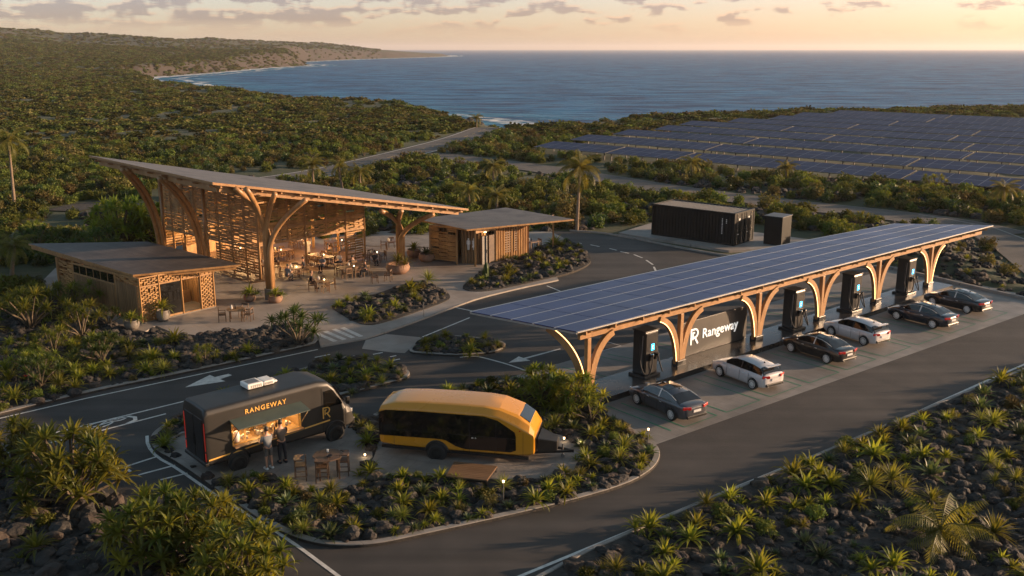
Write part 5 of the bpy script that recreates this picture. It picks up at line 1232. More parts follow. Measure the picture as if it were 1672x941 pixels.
# ---------------------------------------------------------------- solar field
rowdir = V(math.sin(R(131.8)), math.cos(R(131.8))); rown = V(-rowdir.y, rowdir.x)   # rown points away from the camera
def pv_table(p, L_, D, lab):
    t = empty('solar_table', (p.x, p.y, 0), math.atan2(rowdir.y, rowdir.x), lab, 'solar panels', 'tilted solar tables in the field')
    b = MB(); z0, z1 = 1.15, 1.72; n = max(1, int(L_/1.1))
    b.add([(0,0,z0),(L_,0,z0),(L_,D,z1),(0,D,z1),(0,0,z0-.08),(L_,0,z0-.08),(L_,D,z1-.08),(0,D,z1-.08)], [(0,1,2,3),(7,6,5,4)])
    b.build('panel', M['pv_farm'], t, fix=False); b = MB()
    ed = [(0,0,z0),(L_,0,z0),(L_,D,z1),(0,D,z1)]
    for k in range(4): b.beam(V(*ed[k])-V(0,0,.05), V(*ed[(k+1) % 4])-V(0,0,.05), .07, .10)
    b.build('edge_frame', M['pv_dark'], t); b = MB(); m = max(2, int(L_/4.5)+1)
    for k in range(m):
        x = .5+(L_-1)*k/(m-1); b.beam((x,.6,-1.2),(x,.6,z0+.05),.14,.14); b.beam((x,D-.8,-1.2),(x,D-.8,z1-.15),.14,.14); b.beam((x,.4,z0-.05),(x,D-.5,z1-.22),.09,.12)
    b.build('posts', M['pv_dark'], t)
ordn = ['first (nearest)','second','third','fourth','fifth','sixth','seventh','eighth','ninth']
LE = [(3.0,159.2),(9.2,171.5),(18.2,183.0),(28.2,194.6),(37.5,209.5),(48.9,216.8),(65.5,231.0),(76.3,244.7),(89.7,254.7)]
base0 = V(3.0, 160.5); rg = random.Random(8)
for i, (x, y) in enumerate(LE):
    # put every row on a common spacing behind the first, starting at its surveyed left end
    s = (V(x, y)-base0).dot(rowdir); p0 = base0+rown*(14.55*i)*.985+rowdir*s; s_end = 118+i*6; cur = 0.; k = 0; total = s_end-s
    lens = [15, 13, 33, 27, 19, 27, 31, 25, 29, 24, 30] if i == 0 else [rg.choice([24, 28, 32, 36]) for _ in range(9)]
    for Lk in lens:
        if cur > total: break
        pp = p0+rowdir*cur
        wh = ['leftmost table','second table from the left end','third table from the left end','fourth table from the left end','fifth table from the left end','sixth table from the left end','seventh table from the left end','eighth table'][min(k, 7)]
        pv_table(pp, Lk-.35, 5.4, f'dark blue solar table, {wh} of the {ordn[i]} row'); cur += Lk; k += 1
# ================================================================ FURNITURE AND PEOPLE
def chair_mesh(kind):
    """returns list of (part name, mesh)"""
    P = []; hs = .45 if kind != 'bar' else .62; w = .24; m = M['chair_wood'] if kind == 'wood' else M['dark_wood']
    b = MB(); b.box((0,0,hs), (.48,.46,.05)); P.append(('seat', b.mesh('seat', m)))
    b = MB()
    bk = hs+.42 if kind != 'bar' else hs+.32
    b.beam((-.21,-w,bk-.05), (-.21,w,bk-.05), .05, .12)
    if kind == 'wood': 
        for y in (-.12,0,.12): b.beam((-.21,y,hs), (-.21,y,bk-.08), .03, .03)
    if kind == 'bar':
        b = MB(); b.add([(-.26,-.10,bk-.01),(-.22,-.27,bk),(.12,-.27,bk+.01),(-.02,-.16,bk),(-.02,.16,bk),(.12,.27,bk+.01),(-.22,.27,bk),(-.26,.10,bk-.01)]+[(-.26,-.10,bk-.09),(-.22,-.27,bk-.05),(.12,-.27,bk-.03),(-.02,-.16,bk-.06),(-.02,.16,bk-.06),(.12,.27,bk-.03),(-.22,.27,bk-.05),(-.26,.10,bk-.09)],
              [(0,1,2,3),(0,3,4,7),(4,5,6,7),(8,11,10,9),(8,15,12,11),(12,15,14,13)]+[(i,(i+1)%8,8+(i+1)%8,8+i) for i in range(8)])
    P.append(('backrest', b.mesh('backrest', m)))
    if kind != 'bar':
        b = MB()
        for s in (-1, 1): b.beam((-.21,s*w,hs+.22),(.20,s*w,hs+.20), .05,.03); b.beam((.19,s*w,hs),(.19,s*w,hs+.2), .04,.04)
        P.append(('armrests', b.mesh('armrests', m)))
    for x in (-.21, .20):
        for y in (-w+.02, w-.02):
            b = MB(); b.beam((x*1.08,y*1.08,0), (x,y,bk if x < 0 or kind == 'bar' else hs), .04, .04); P.append(('leg', b.mesh('leg', M['dark_wood'] if kind == 'bar' else m)))
    if kind == 'bar':
        b = MB()
        for s in (-1, 1): b.beam((-.21,s*w,.2),(.2,s*w,.2), .03,.03); b.beam((s*.21,-w,.26),(s*.21,w,.26), .03,.03)
        P.append(('stretcher', b.mesh('stretcher', M['dark_wood'])))
    return P
def table_mesh(kind, L_=.9, W_=.9, h=.75):
    P = []; b = MB()
    if kind == 'round': b.lathe([(0,h-.04),(L_/2-.02,h-.04),(L_/2,h-.02),(L_/2-.01,h),(0,h)], 20)
    elif kind == 'octa': b.lathe([(0,h-.04),(L_/2,h-.04),(L_/2,h),(0,h)], 8)
    else: b.box((0,0,h-.02), (L_,W_,.05))
    P.append(('tabletop', b.mesh('tabletop', M['brown_wood'] if kind != 'octa' else M['dark_wood'])))
    for x in (-1, 1):
        for y in (-1, 1):
            b = MB(); fx_ = L_/2*(.62 if kind in ('round','octa') else .9); fy_ = (W_ if kind == 'rect' else L_)/2*(.62 if kind in ('round','octa') else .86)
            b.beam((x*fx_,y*fy_,0), (x*fx_,y*fy_,h-.04), .06,.06); P.append(('leg', b.mesh('leg', M['chair_wood'] if kind != 'octa' else M['dark_wood'])))
    return P
PARTS = {k: chair_mesh(k) for k in ('wood','dark','bar')}
PARTS['t_sq'] = table_mesh('rect', .95, .95); PARTS['t_long'] = table_mesh('rect', 2.4, .95); PARTS['t_round'] = table_mesh('round', 1.15); PARTS['t_octa'] = table_mesh('octa', 1.25, 1.25, .92)
def place(kind, name, p, rz_, lab, cat, group):
    t = empty(name, tuple(p), rz_, lab, cat, group)
    for n_, me_q in PARTS[kind]: link_obj(n_, me_q, t)
    return t
FZ = .10
def setup(px, kind, chairs, ck, lab, rz_=0., group='dining tables', z=FZ, dist=None):
    c = G(px[0], px[1], z); place(kind, 'dining_table' if kind != 't_octa' else 'bar_table', c, rz_, lab, 'table', group)
    w = {'t_sq': .72, 't_round': .85, 't_long': .8, 't_octa': .85}[kind]
    for i, a in enumerate(chairs):
        if isinstance(a, tuple): off = V(a[0], a[1]); fa = a[2]
        else: off = V(math.cos(R(a)), math.sin(R(a)))*w; fa = R(a+180)
        o = Matrix.Rotation(rz_, 3, 'Z') @ off; side = 'left' if o.x < -.35 else 'right' if o.x > .35 else ('front' if o.y < 0 else 'far')
        place(ck, 'chair', c+o, fa+rz_, 'chair, %s side of %s' % (side if isinstance(a, (int, float)) else ('near' if i % 2 == 0 else 'far')+' '+('left','middle','right')[i//2], SHORT.get(lab, lab)), 'chair', 'chairs at the '+lab)
    return c
SHORT = {'round table by itself on the terrace before the low house': 'the lone round terrace table'}
L4 = [(-.75,-.75,R(90)),(-.75,.75,R(-90)),(0,-.75,R(90)),(0,.75,R(-90)),(.75,-.75,R(90)),(.75,.75,R(-90))]
tabs = []
tabs.append(setup((386,523), 't_round', (185, -20, 60), 'dark', 'round table by itself on the terrace before the low house', .2, 'dining tables', .09))
tabs.append(setup((526,474), 't_sq', (175, 0, 80, -80), 'wood', 'small square table nearest the camera on the restaurant terrace', R(20)))
tabs.append(setup((481,452), 't_round', (170, 20, 90, -70), 'wood', 'round dining table left of the long tables', R(10)))
tabs.append(setup((575,450), 't_long', L4, 'wood', 'long dining table at the open right edge of the hall', R(38)))
tabs.append(setup((525,432), 't_long', L4, 'wood', 'long dining table behind the first long table', R(-35)))
tabs.append(setup((455,424), 't_long', L4, 'wood', 'long dining table just inside the corner of the hall', R(38)))
tabs.append(setup((555,407), 't_long', L4, 'wood', 'long dining table deep inside the hall', R(38)))
tabs.append(setup((490,405), 't_sq', (0, 90, 180, -90), 'wood', 'square table in the middle of the hall', R(40)))
tabs.append(setup((640,407), 't_sq', (180, 90), 'wood', 'small table beside the right tree column', R(10), 'dining tables', .09))
tabs.append(setup((390,420), 't_sq', (0, 90, 180, -90), 'wood', 'square table behind the left screen wall', R(40)))
tabs.append(setup((330,405), 't_sq', (0, 90, 180, -90), 'wood', 'square table at the far left under the hall roof', R(40)))
tabs.append(setup((436,446), 't_sq', (0, 90, 180, -90), 'wood', 'square table right behind the corner tree column', R(30)))
tabs.append(setup((612,428), 't_sq', (20, 110, 200), 'wood', 'square table outside the right end of the hall', R(10), 'dining tables', .09))
tabs.append(setup((868,408), 't_sq', (0, 180), 'wood', 'small table under the washroom roof overhang', R(40), 'dining tables', .09))
# bar-height set by the truck
ct = G(537, 777, .135); place('t_octa', 'bar_table', ct, .3, 'eight-sided dark wooden table on the paving beside the truck', 'table', None)
for px, a, l in (((492,786),10,'left of'),((527,789),95,'in front of'),((561,778),185,'right of')): place('bar', 'chair', G(px[0], px[1]-4, .135), R(a), 'dark framed chair %s the eight-sided table by the truck' % l, 'chair', 'chairs by the truck')
o = MB().lathe([(0,0),(.10,0),(.13,.06),(.11,.06),(.08,.02),(0,.02)], 12).build('bowl', M['dark_cloth'], loc=ct+V(.1,-.2,.93)); tag(o, 'small dark bowl on the eight-sided table', 'bowl')
o = MB().lathe([(0,0),(.04,0),(.05,.12),(0,.12)], 10).build('glass_cup', M['pale'], loc=ct+V(-.05,.25,.93)); tag(o, 'small pale cup on the eight-sided table', 'cup')
# table ware
rg = random.Random(11); names = ['the terrace round table','the nearest square table','the left round table','the open-edge long table','the second long table','the corner long table','the deep long table','the middle square table','the column table','the screen-wall table','the far left table','the table behind the tree column','the table outside the hall end','the washroom table']
for c, nm in zip(tabs, names):
    for k, (nme, m_, cat) in enumerate((('jug', M['ceramic'], 'jug'), ('bottle', M['glass'], 'bottle'), ('candle_jar', M['bulb'], 'candle'))):
        if k == 2 and nm in ('the terrace round table','the washroom table','the column table'): continue
        if nme == 'jug': b = MB().lathe([(0,0),(.07,0),(.09,.1),(.05,.22),(.06,.26),(0,.26)], 10)
        elif nme == 'bottle': b = MB().lathe([(0,0),(.04,0),(.04,.18),(.015,.24),(.015,.3),(0,.3)], 8)
        else: b = MB().lathe([(0,0),(.035,0),(.035,.07),(0,.07)], 8)
        o = b.build(nme, m_, loc=c+V(-.25+.22*k, rg.uniform(-.2,.2), .756)); tag(o, {'jug':'cream jug on ','bottle':'dark bottle on ','candle_jar':'small candle glowing on '}[nme]+nm, cat)
# lounge seats on the paving
for px, a, l in (((612,462),20,'left'),((634,459),170,'right')): place('dark', 'chair', G(px[0], px[1], .09), R(a), 'low dark chair, %s one of the pair by the large clay planter' % l, 'chair', 'pair of low dark chairs')

def skin_obj(name, V_, E_, rad, m, parent, lvl=1):
    me = bpy.data.meshes.new(name); me.from_pydata(V_, E_, []); o = bpy.data.objects.new(name, me); col.objects.link(o)
    s = o.modifiers.new('skin', 'SKIN'); s.use_smooth_shade = True; sv = me.skin_vertices[0].data
    for i, r in enumerate(rad): sv[i].radius = (r, r) if not isinstance(r, tuple) else r
    for i in range(len(V_)): sv[i].use_root = (i == 0)
    subsurf(o, lvl); apply_mods(o); o.data.materials.clear(); o.data.materials.append(m); o.parent = parent
    for p in o.data.polygons: p.use_smooth = True
    return o
def person(loc, rz_, lab, pose='stand', shirt='shirt_grey', legs='grey_cloth', shorts=False, hgt=1.76, apron=False, arms='front'):
    t = empty('person', tuple(loc), rz_, lab, 'person'); s = hgt/1.76
    if pose == 'stand':
        hip, kneeL, kneeR, ankL, ankR = (0,0,.94), (.03,.10,.50), (.0,-.11,.50), (.0,.11,.09), (-.04,-.12,.09); toe = .17
    else: hip, kneeL, kneeR, ankL, ankR = (0,0,.52), (.42,.10,.52), (.42,-.10,.52), (.40,.11,.09), (.40,-.11,.09); toe = .16
    z0 = hip[2]; lean = .05 if pose == 'stand' else .06
    VV = [hip, (lean*.5,0,z0+.22), (lean,0,z0+.44), (lean,0,z0+.55), (lean+.02,0,z0+.66), (lean+.03,0,z0+.74)]; RD = [(.145,.12),(.13,.11),(.165,.11),.055,.085,.075]
    EE = [(0,1),(1,2),(2,3),(3,4),(4,5)]
    def addv(p, r, par): VV.append(p); RD.append(r); EE.append((par, len(VV)-1)); return len(VV)-1
    hands = []
    for sg in (1, -1):
        sh = addv((lean,sg*.19,z0+.45), .06, 2)
        if arms == 'front': el = addv((lean+.08,sg*.26,z0+.18), .045, sh); wr = addv((lean+.30,sg*.17,z0+.22), .030, el); d = V(1,-sg*.25,.05).normalized()
        else: el = addv((lean-.04,sg*.27,z0+.16), .045, sh); wr = addv((lean+.05,sg*.27,z0-.10), .030, el); d = V(.2,0,-1).normalized()
        w0 = V(*VV[wr]); pm_ = addv(tuple(w0+d*.07), .032, wr); up = V(0,0,1) if abs(d.z) < .5 else V(1,0,0); sd_ = d.cross(up).normalized()
        for k, ln in enumerate((.070,.080,.075,.058)):
            f1 = addv(tuple(V(*VV[pm_])+d*.035+sd_*(k-1.5)*.020), .009, pm_); addv(tuple(V(*VV[f1])+d*ln-up*.015), .008, f1)
        th = addv(tuple(w0+d*.05+up*.035), .010, pm_); addv(tuple(w0+d*.10+up*.045), .008, th)
    for kn, an, sg in ((kneeL, ankL, 1), (kneeR, ankR, -1)):
        h_ = addv((hip[0],sg*.09,z0-.06), .085, 0); k_ = addv(kn, .058, h_); a_ = addv(an, .036, k_); addv((an[0]+toe,an[1],.04), .038, a_)
    body = skin_obj('body', VV, EE, RD, M['skin'], t)
    b = MB(); n = 10
    b.lathe([(.0,-.13),(.045,-.12),(.075,-.05),(.082,.03),(.078,.09),(.05,.13),(0,.145)], 12, (lean+.02,0,z0+.72)); b.box((lean+.11,0,z0+.71),(.03,.025,.04))
    for sg in (-1,1): b.box((lean+.095,sg*.03,z0+.735),(.012,.022,.010)); b.box((lean+.01,sg*.085,z0+.71),(.03,.012,.05))
    b.box((lean+.09,0,z0+.655),(.012,.045,.012))
    b.build('head', M['skin'], t, smooth=True)
    b = MB(); b.lathe([(0,.155),(.055,.14),(.088,.09),(.094,.03),(.088,-.03),(.07,-.04)], 12, (lean+.0,0,z0+.725)); b.build('hair', M['hair'], t, smooth=True)
    SV = [(0,0,z0-.06),(lean*.5,0,z0+.2),(lean,0,z0+.44),(lean,0,z0+.5)]; SE = [(0,1),(1,2),(2,3)]; SR = [(.175,.15),(.165,.14),(.185,.14),.09]
    for sg in (1, -1):
        i = len(SV); SV.append((lean,sg*.20,z0+.45)); SR.append(.075); SE.append((2,i)); e = (lean+.06,sg*.25,z0+.24) if arms == 'front' else (lean-.03,sg*.265,z0+.24); SV.append(e); SR.append(.062); SE.append((i,i+1))
    skin_obj('shirt', SV, SE, SR, M[shirt], t)
    TV = [(0,0,z0+.10),(hip[0],.09,z0-.06),(hip[0],-.09,z0-.06)]; TE = [(0,1),(0,2)]; TR = [(.155,.13),.105,.105]
    for j, (kn, an) in enumerate(((kneeL, ankL),(kneeR, ankR))):
        i = len(TV); f = .92 if shorts else 1; p = V(*TV[1+j]).lerp(V(*kn), f); TV.append(tuple(p)); TR.append(.078); TE.append((1+j,i))
        if not shorts: TV.append((an[0],an[1],an[2]+.03)); TR.append(.056); TE.append((i,i+1))
    skin_obj('shorts' if shorts else 'trousers', TV, TE, TR, M[legs], t)
    for an in (ankL, ankR):
        b = MB(); b.box((an[0]+.07,an[1],.045),(.27,.10,.09)); b.build('shoe', M['pale'] if shorts else M['dark_cloth'], t, bevel=.03)
    if apron:
        b = MB(); b.box((lean+.16,0,z0+.02),(.03,.34,.85)); b.build('apron', M['white_cloth'], t, bevel=.01)
    t.scale = (s,s,s); return t
hdT = math.atan2(tr_b.y-tr_a.y, tr_b.x-tr_a.x)
person(G(440, 766, .135), hdT+R(95), 'person in a grey T-shirt and shorts at the truck hatch', 'stand', 'shirt_grey', 'grey_cloth', True, 1.82)
person(G(462, 756, .135), hdT+R(88), 'person in a brown T-shirt and dark trousers at the truck hatch', 'stand', 'shirt_brown', 'dark_cloth', False, 1.88)
def seat(px, a, lab, shirt='dark_cloth', z=FZ): p = G(px[0], px[1], z); return person(p, R(a), lab, 'sit', shirt, 'dark_cloth', False, 1.72)
seat((508,472), 10, 'person in a dark top seated left of the nearest square table')
seat((598,452), 200, 'person in a dark top seated at the right end of the open-edge long table')
seat((497,447), 190, 'person in black seated right of the left round table')
seat((556,437), 240, 'person in a pale top seated behind the open-edge long table', 'white_cloth')
seat((528,443), 250, 'person in grey seated between the two long tables', 'shirt_grey')
seat((540,425), 150, 'person in brown seated behind the second long table', 'shirt_brown')
seat((440,428), 20, 'person in black seated at the corner long table')
seat((612,436), 80, 'person in black seated at the table outside the hall end', z=.09)
seat((470,460), 60, 'person in grey seated left of the nearest tables', 'shirt_grey')
seat((577,444), 130, 'person in brown seated in front of the open-edge long table', 'shirt_brown')
person(G(503, 422, FZ), R(-70), 'standing waiter with a white apron inside the hall', 'stand', 'white_cloth', 'dark_cloth', False, 1.78, True)

# ================================================================ VEGETATION AND ROCKS
def blade(mb, base, az_, el, L_, w, droop, rg, seg=4, fold=.25):
    d = V(math.cos(az_), math.sin(az_)); P = [Vector(base)]; e = el
    for i in range(seg): P.append(P[-1]+(d*math.cos(e)+V(0,0,math.sin(e)))*(L_/seg)); e -= droop/seg*(1+i*.5)
    s = V(-d.y, d.x); vs = []; n = seg+1
    for i, p in enumerate(P):
        t = i/seg; ww = w*(.45+1.1*t if t < .4 else (1-t)/.6*.9+.02)*.5
        vs += [p+s*ww+V(0,0,ww*fold*2), p, p-s*ww+V(0,0,ww*fold*2)]
    mb.add(vs, [(i*3+k, (i+1)*3+k, (i+1)*3+k+1, i*3+k+1) for i in range(seg) for k in (0, 1)])
def rosette(mb, c, n, L_, w, rg, lo=8, hi=82, droop=1.0, tilt=None, seg=4):
    for i in range(n):
        t = i/n; el = R(lo+(hi-lo)*t**.9+rg.uniform(-8,8)); a = i*2.39996+rg.uniform(-.25,.25)
        blade(mb, (c[0]+.02*math.cos(a), c[1]+.02*math.sin(a), c[2]), a, el, L_*rg.uniform(.75,1.1)*(1-.25*t), w*rg.uniform(.8,1.15), droop*(1.2-t)*rg.uniform(.6,1.3), rg, seg)
VEG = {}
def vmesh(kind, fn, mats, count, seed=1):
    VEG[kind] = []
    for k in range(count):
        rg = random.Random(seed*100+k); r = fn(rg, k); VEG[kind].append([(n_, mb.mesh(n_, M[m_] if m_ in M else LEAF[m_])) for n_, mb, m_ in r])
def f_ti(rg, k):
    b = MB(); L_ = .62; rosette(b, (0,0,.12), 34, L_, .095, rg, 5, 84, 1.1)
    if k % 2: rosette(b, (.28,.2,.02), 18, .42, .07, rg); rosette(b, (-.25,.22,.0), 16, .38, .06, rg)
    return [('foliage', b, 'ti')]
def f_yucca(rg, k):
    b = MB(); rosette(b, (0,0,.15), 64, .62, .042, rg, -12, 86, .7)
    if k % 2: rosette(b, (.3,-.15,.1), 36, .45, .034, rg, -5, 86, .7)
    return [('foliage', b, 'yucca')]
def f_agave(rg, k):
    b = MB(); rosette(b, (0,0,.06), 26, .52, .12, rg, 8, 80, .35); return [('foliage', b, 'agave')]
def f_cane(rg, k):     # several leafy heads on bare stems
    b, s = MB(), MB(); n = 9+k*2
    for i in range(n):
        a = i*2.4+rg.random(); r_ = .15+.95*math.sqrt(i/n); z = 1.25*(1-.45*(i/n))+rg.uniform(-.1,.15); top = V(r_*math.cos(a), r_*math.sin(a), z)
        s.tube([(0,0,0), (top.x*.35,top.y*.35,z*.45), top], [.05,.035,.022], 5); rosette(b, top, 26, .50, .080, rg, -15, 82, 1.0)
        if rg.random() < .5: rosette(b, top*.62+V(.1,0,.02), 12, .34, .06, rg)
    return [('foliage', b, 'ti' if k != 1 else 'dark'), ('stems', s, 'stem')]
def f_bigcane(rg, k):
    b, s = MB(), MB(); n = 38
    for i in range(n):
        a = i*2.4+rg.random(); r_ = .10+.62*math.sqrt((i % 19+.5)/19); z = (1.02*(1-.5*((i % 19)/19)**1.3) if i < 19 else .62*(1-.6*((i % 19)/19)))+rg.uniform(-.1,.1); top = V(r_*math.cos(a), r_*math.sin(a), z)
        s.tube([(0,0,0), (top.x*.3,top.y*.3,z*.4), top], [.035,.024,.014], 5); rosette(b, top, 20, .34, .075, rg, -25, 84, .8)
    return [('foliage', b, 'ti'), ('stems', s, 'stem')]
def leafcloud(mb, n, rx, rz_, ls, rg, c=(0,0,0), lumps=7):
    cs = [(V(rg.uniform(-.6,.6)*rx, rg.uniform(-.6,.6)*rx, rg.uniform(.25,.85)*rz_), rg.uniform(.35,.6)*rx) for _ in range(lumps)]
    for i in range(n):
        c0, r0 = cs[i % lumps]; d = V(rg.gauss(0,1), rg.gauss(0,1), rg.gauss(.35,1)).normalized(); p = c0+V(d.x*r0, d.y*r0, d.z*r0*rz_/rx*1.1)*rg.uniform(.7,1.05)
        if p.z < 0: p.z = abs(p.z)*.3
        p = p+V(*c); u = V(rg.gauss(0,1), rg.gauss(0,1), rg.gauss(.3,.8)).normalized(); w = u.cross(d+V(.01,.02,.03)).normalized(); l = ls*rg.uniform(.6,1.3)
        mb.add([p-w*l*.22, p+u*l*.5-w*l*.30, p+u*l, p+u*l*.5+w*l*.30], [(0,1,2,3)])
def f_bush(rg, k):
    b = MB(); leafcloud(b, 620, .62, .68, .17, rg, lumps=9); return [('foliage', b, ('bush','bush','dark','dry','bush')[k % 5])]
def lumpy(mb, rx, rz_, rg, n=3, amp=.3):
    bm = bmesh.new(); bmesh.ops.create_icosphere(bm, subdivisions=n, radius=1); o = rg.random()*50
    for v in bm.verts:
        p = v.co; k = 1+amp*(math.sin(p.x*3.1+o)*math.cos(p.y*2.7+o)+.6*math.sin(p.z*5+p.x*4+o*2)+.35*math.sin(p.x*9+p.y*8+p.z*7+o)); v.co = V(p.x*rx*k, p.y*rx*k, p.z*rz_*k+rz_*.35)
    mb.add([v.co.copy() for v in bm.verts], [tuple(v.index for v in f.verts) for f in bm.faces]); bm.free()
def f_far(rg, k):
    b = MB(); lumpy(b, .48, .30, rg, 2, .25); leafcloud(b, 150, .62, .55, .34, rg, lumps=6); return [('foliage', b, ('scrub','scrub','bush','dry')[k % 4])]
from mathutils import noise as mnoise
def f_rock(rg, k):
    b = MB(); bm = bmesh.new(); bmesh.ops.create_icosphere(bm, subdivisions=3, radius=1); o = V(rg.random()*50, rg.random()*50, 3); sx_, sy_, sz_ = rg.uniform(.85,1.2), rg.uniform(.8,1.05), rg.uniform(.6,.85)
    for v in bm.verts:
        p = v.co.copy(); n_ = mnoise.fractal(p*1.3+o, 1, 2, 5)*.32+(mnoise.cell(p*1.6+o))*.05; q = p*(1+n_); v.co = V(q.x*sx_*.5, q.y*sy_*.5, q.z*sz_*.5+.16)
    b.add([v.co.copy() for v in bm.verts], [tuple(v.index for v in f.verts) for f in bm.faces]); bm.free(); return [('rock', b, 'lava' if k % 4 else 'lava_brown')]
def f_palm(rg, k, H_=7.5, fr=20, FL=2.7):
    t, c = MB(), MB(); bend = rg.uniform(-.5,.5); n = 12
    P = [V(bend*math.sin(i/n*1.5)**2, .2*bend*i/n, H_*i/n) for i in range(n+1)]; t.tube(P, [.17-.07*i/n+(.015 if i % 2 else 0) for i in range(n+1)], 9); top = P[-1]
    for i in range(fr):
        a = i*2.39996+rg.uniform(-.2,.2); e = R(75-95*(i/fr)+rg.uniform(-8,8)); d = V(math.cos(a), math.sin(a)); s = V(-d.y, d.x); L_ = FL*rg.uniform(.85,1.1); p = top.copy(); pts = [p]; seg = 12; es = []
        for j in range(seg): es.append(e); p = p+(d*math.cos(e)+V(0,0,math.sin(e)))*L_/seg; pts.append(p); e -= (1.5+.5*i/fr)/seg
        c.tube(pts, [.03-.002*j for j in range(seg+1)], 4)
        for j in range(1, seg+1):
            for h in (0, .5):
                q = pts[j-1].lerp(pts[j], h) if j else pts[j]; ll = .62*math.sin(math.pi*min(1, (j+h)/(seg+1)*.9+.08))*FL/2.7+.1; tg = (pts[j]-pts[j-1]).normalized()
                for sg in (-1, 1):
                    dd_ = (s*sg*.9+tg*.55-V(0,0,.55+.35*rg.random())).normalized(); w_ = tg*.024*FL/2.0
                    c.add([q-w_, q+dd_*ll*.5-w_*.9-V(0,0,.02), q+dd_*ll, q+dd_*ll*.5+w_*.9-V(0,0,.02), q+w_], [(0,1,2,3,4)])
    return [('trunk', t, 'trunk'), ('crown', c, 'palm')]
vmesh('ti', f_ti, None, 4, 1); vmesh('bigcane', f_bigcane, None, 3, 14); vmesh('yucca', f_yucca, None, 3, 2); vmesh('agave', f_agave, None, 2, 3); vmesh('cane', f_cane, None, 3, 4); vmesh('bush', f_bush, None, 5, 5)
vmesh('far', f_far, None, 4, 6); vmesh('rock', f_rock, None, 6, 7); vmesh('palm', lambda rg, k: f_palm(rg, k), None, 3, 8); vmesh('dwarf_palm', lambda rg, k: f_palm(rg, k, .5, 18, 1.9), None, 2, 9)
def plant(kind, name, var, loc, s, a, lab, cat, group=None, tilt=0.):
    parts = VEG[kind][var % len(VEG[kind])]
    if len(parts) == 1:
        o = link_obj({'foliage': name}.get(parts[0][0], name), parts[0][1]); o.name = name; o.location = loc
        o.rotation_euler = (tilt, 0, a) if kind != 'rock' else (tilt*6, tilt*4, a); tag(o, lab, cat, group)
    else:
        o = empty(name, tuple(loc), a, lab, cat, group)
        for n_, me_q in parts: link_obj(n_, me_q, o)
    o.scale = s if hasattr(s, '__len__') else (s, s, s); return o
def tz(x, y): return float(terrain(np.array([[x]]), np.array([[y]]))[0, 0])
# palms
PL = [((25,342),217,'tall coconut palm at the left edge behind the low house'),((942,378),262,'tall coconut palm by the bend of the drive behind the washroom'),((806,306),268,'coconut palm in the scrub behind the washroom roof'),
      ((512,318),266,'coconut palm rising behind the hall roof, left one of three'),((560,322),266,'coconut palm rising behind the hall roof, middle one of three'),((589,322),278,'coconut palm rising behind the hall roof, right one of three'),
      ((767,348),308,'short coconut palm behind the gap between hall and washroom'),((1132,296),262,'short coconut palm before the solar field'),((811,352),318,'small coconut palm close behind the washroom roof'),
      ((1638,345),305,'short palm at the right edge below the solar field'),((1283,300),272,'low palm at the foot of the front solar row'),((1330,178),171,'tiny palm on the skyline before the sea, left of two'),((1392,176),169,'tiny palm on the skyline before the sea, right of two'),((20,452),395,'palm with drooping fronds left of the low house'),((778,208),190,'small palm near the bend of the coast road')]
def hgt_px(x, y, y2):
    p = G(x, y); lo, hi = 0., 40.
    for _ in range(40):
        m_ = (lo+hi)/2
        if proj(p.x, p.y, m_)[1] > y2: lo = m_
        else: hi = m_
    return lo
for i, (b0, yt, lab) in enumerate(PL):
    p = G(*b0); h = max(hgt_px(*b0, yt)*.92, 1.6); z = tz(p.x, p.y); cr = min(1.15, max(.75, h/7.)) if h < 5 else 1.05
    t = empty('coconut_palm', (p.x, p.y, z-.1), i*1.7, lab, 'palm tree'); pr = VEG['palm'][i % 3]
    tr_ = link_obj('trunk', pr[0][1], t); tr_.scale = (1, 1, h/7.5); c = link_obj('crown', pr[1][1], t); c.scale = (cr*1.05,)*3; c.location = (0, 0, h-7.5*cr*1.05)
    if abs(cr*1.05-1) > 0: c.location = (0,0,h-7.5*cr*1.05)
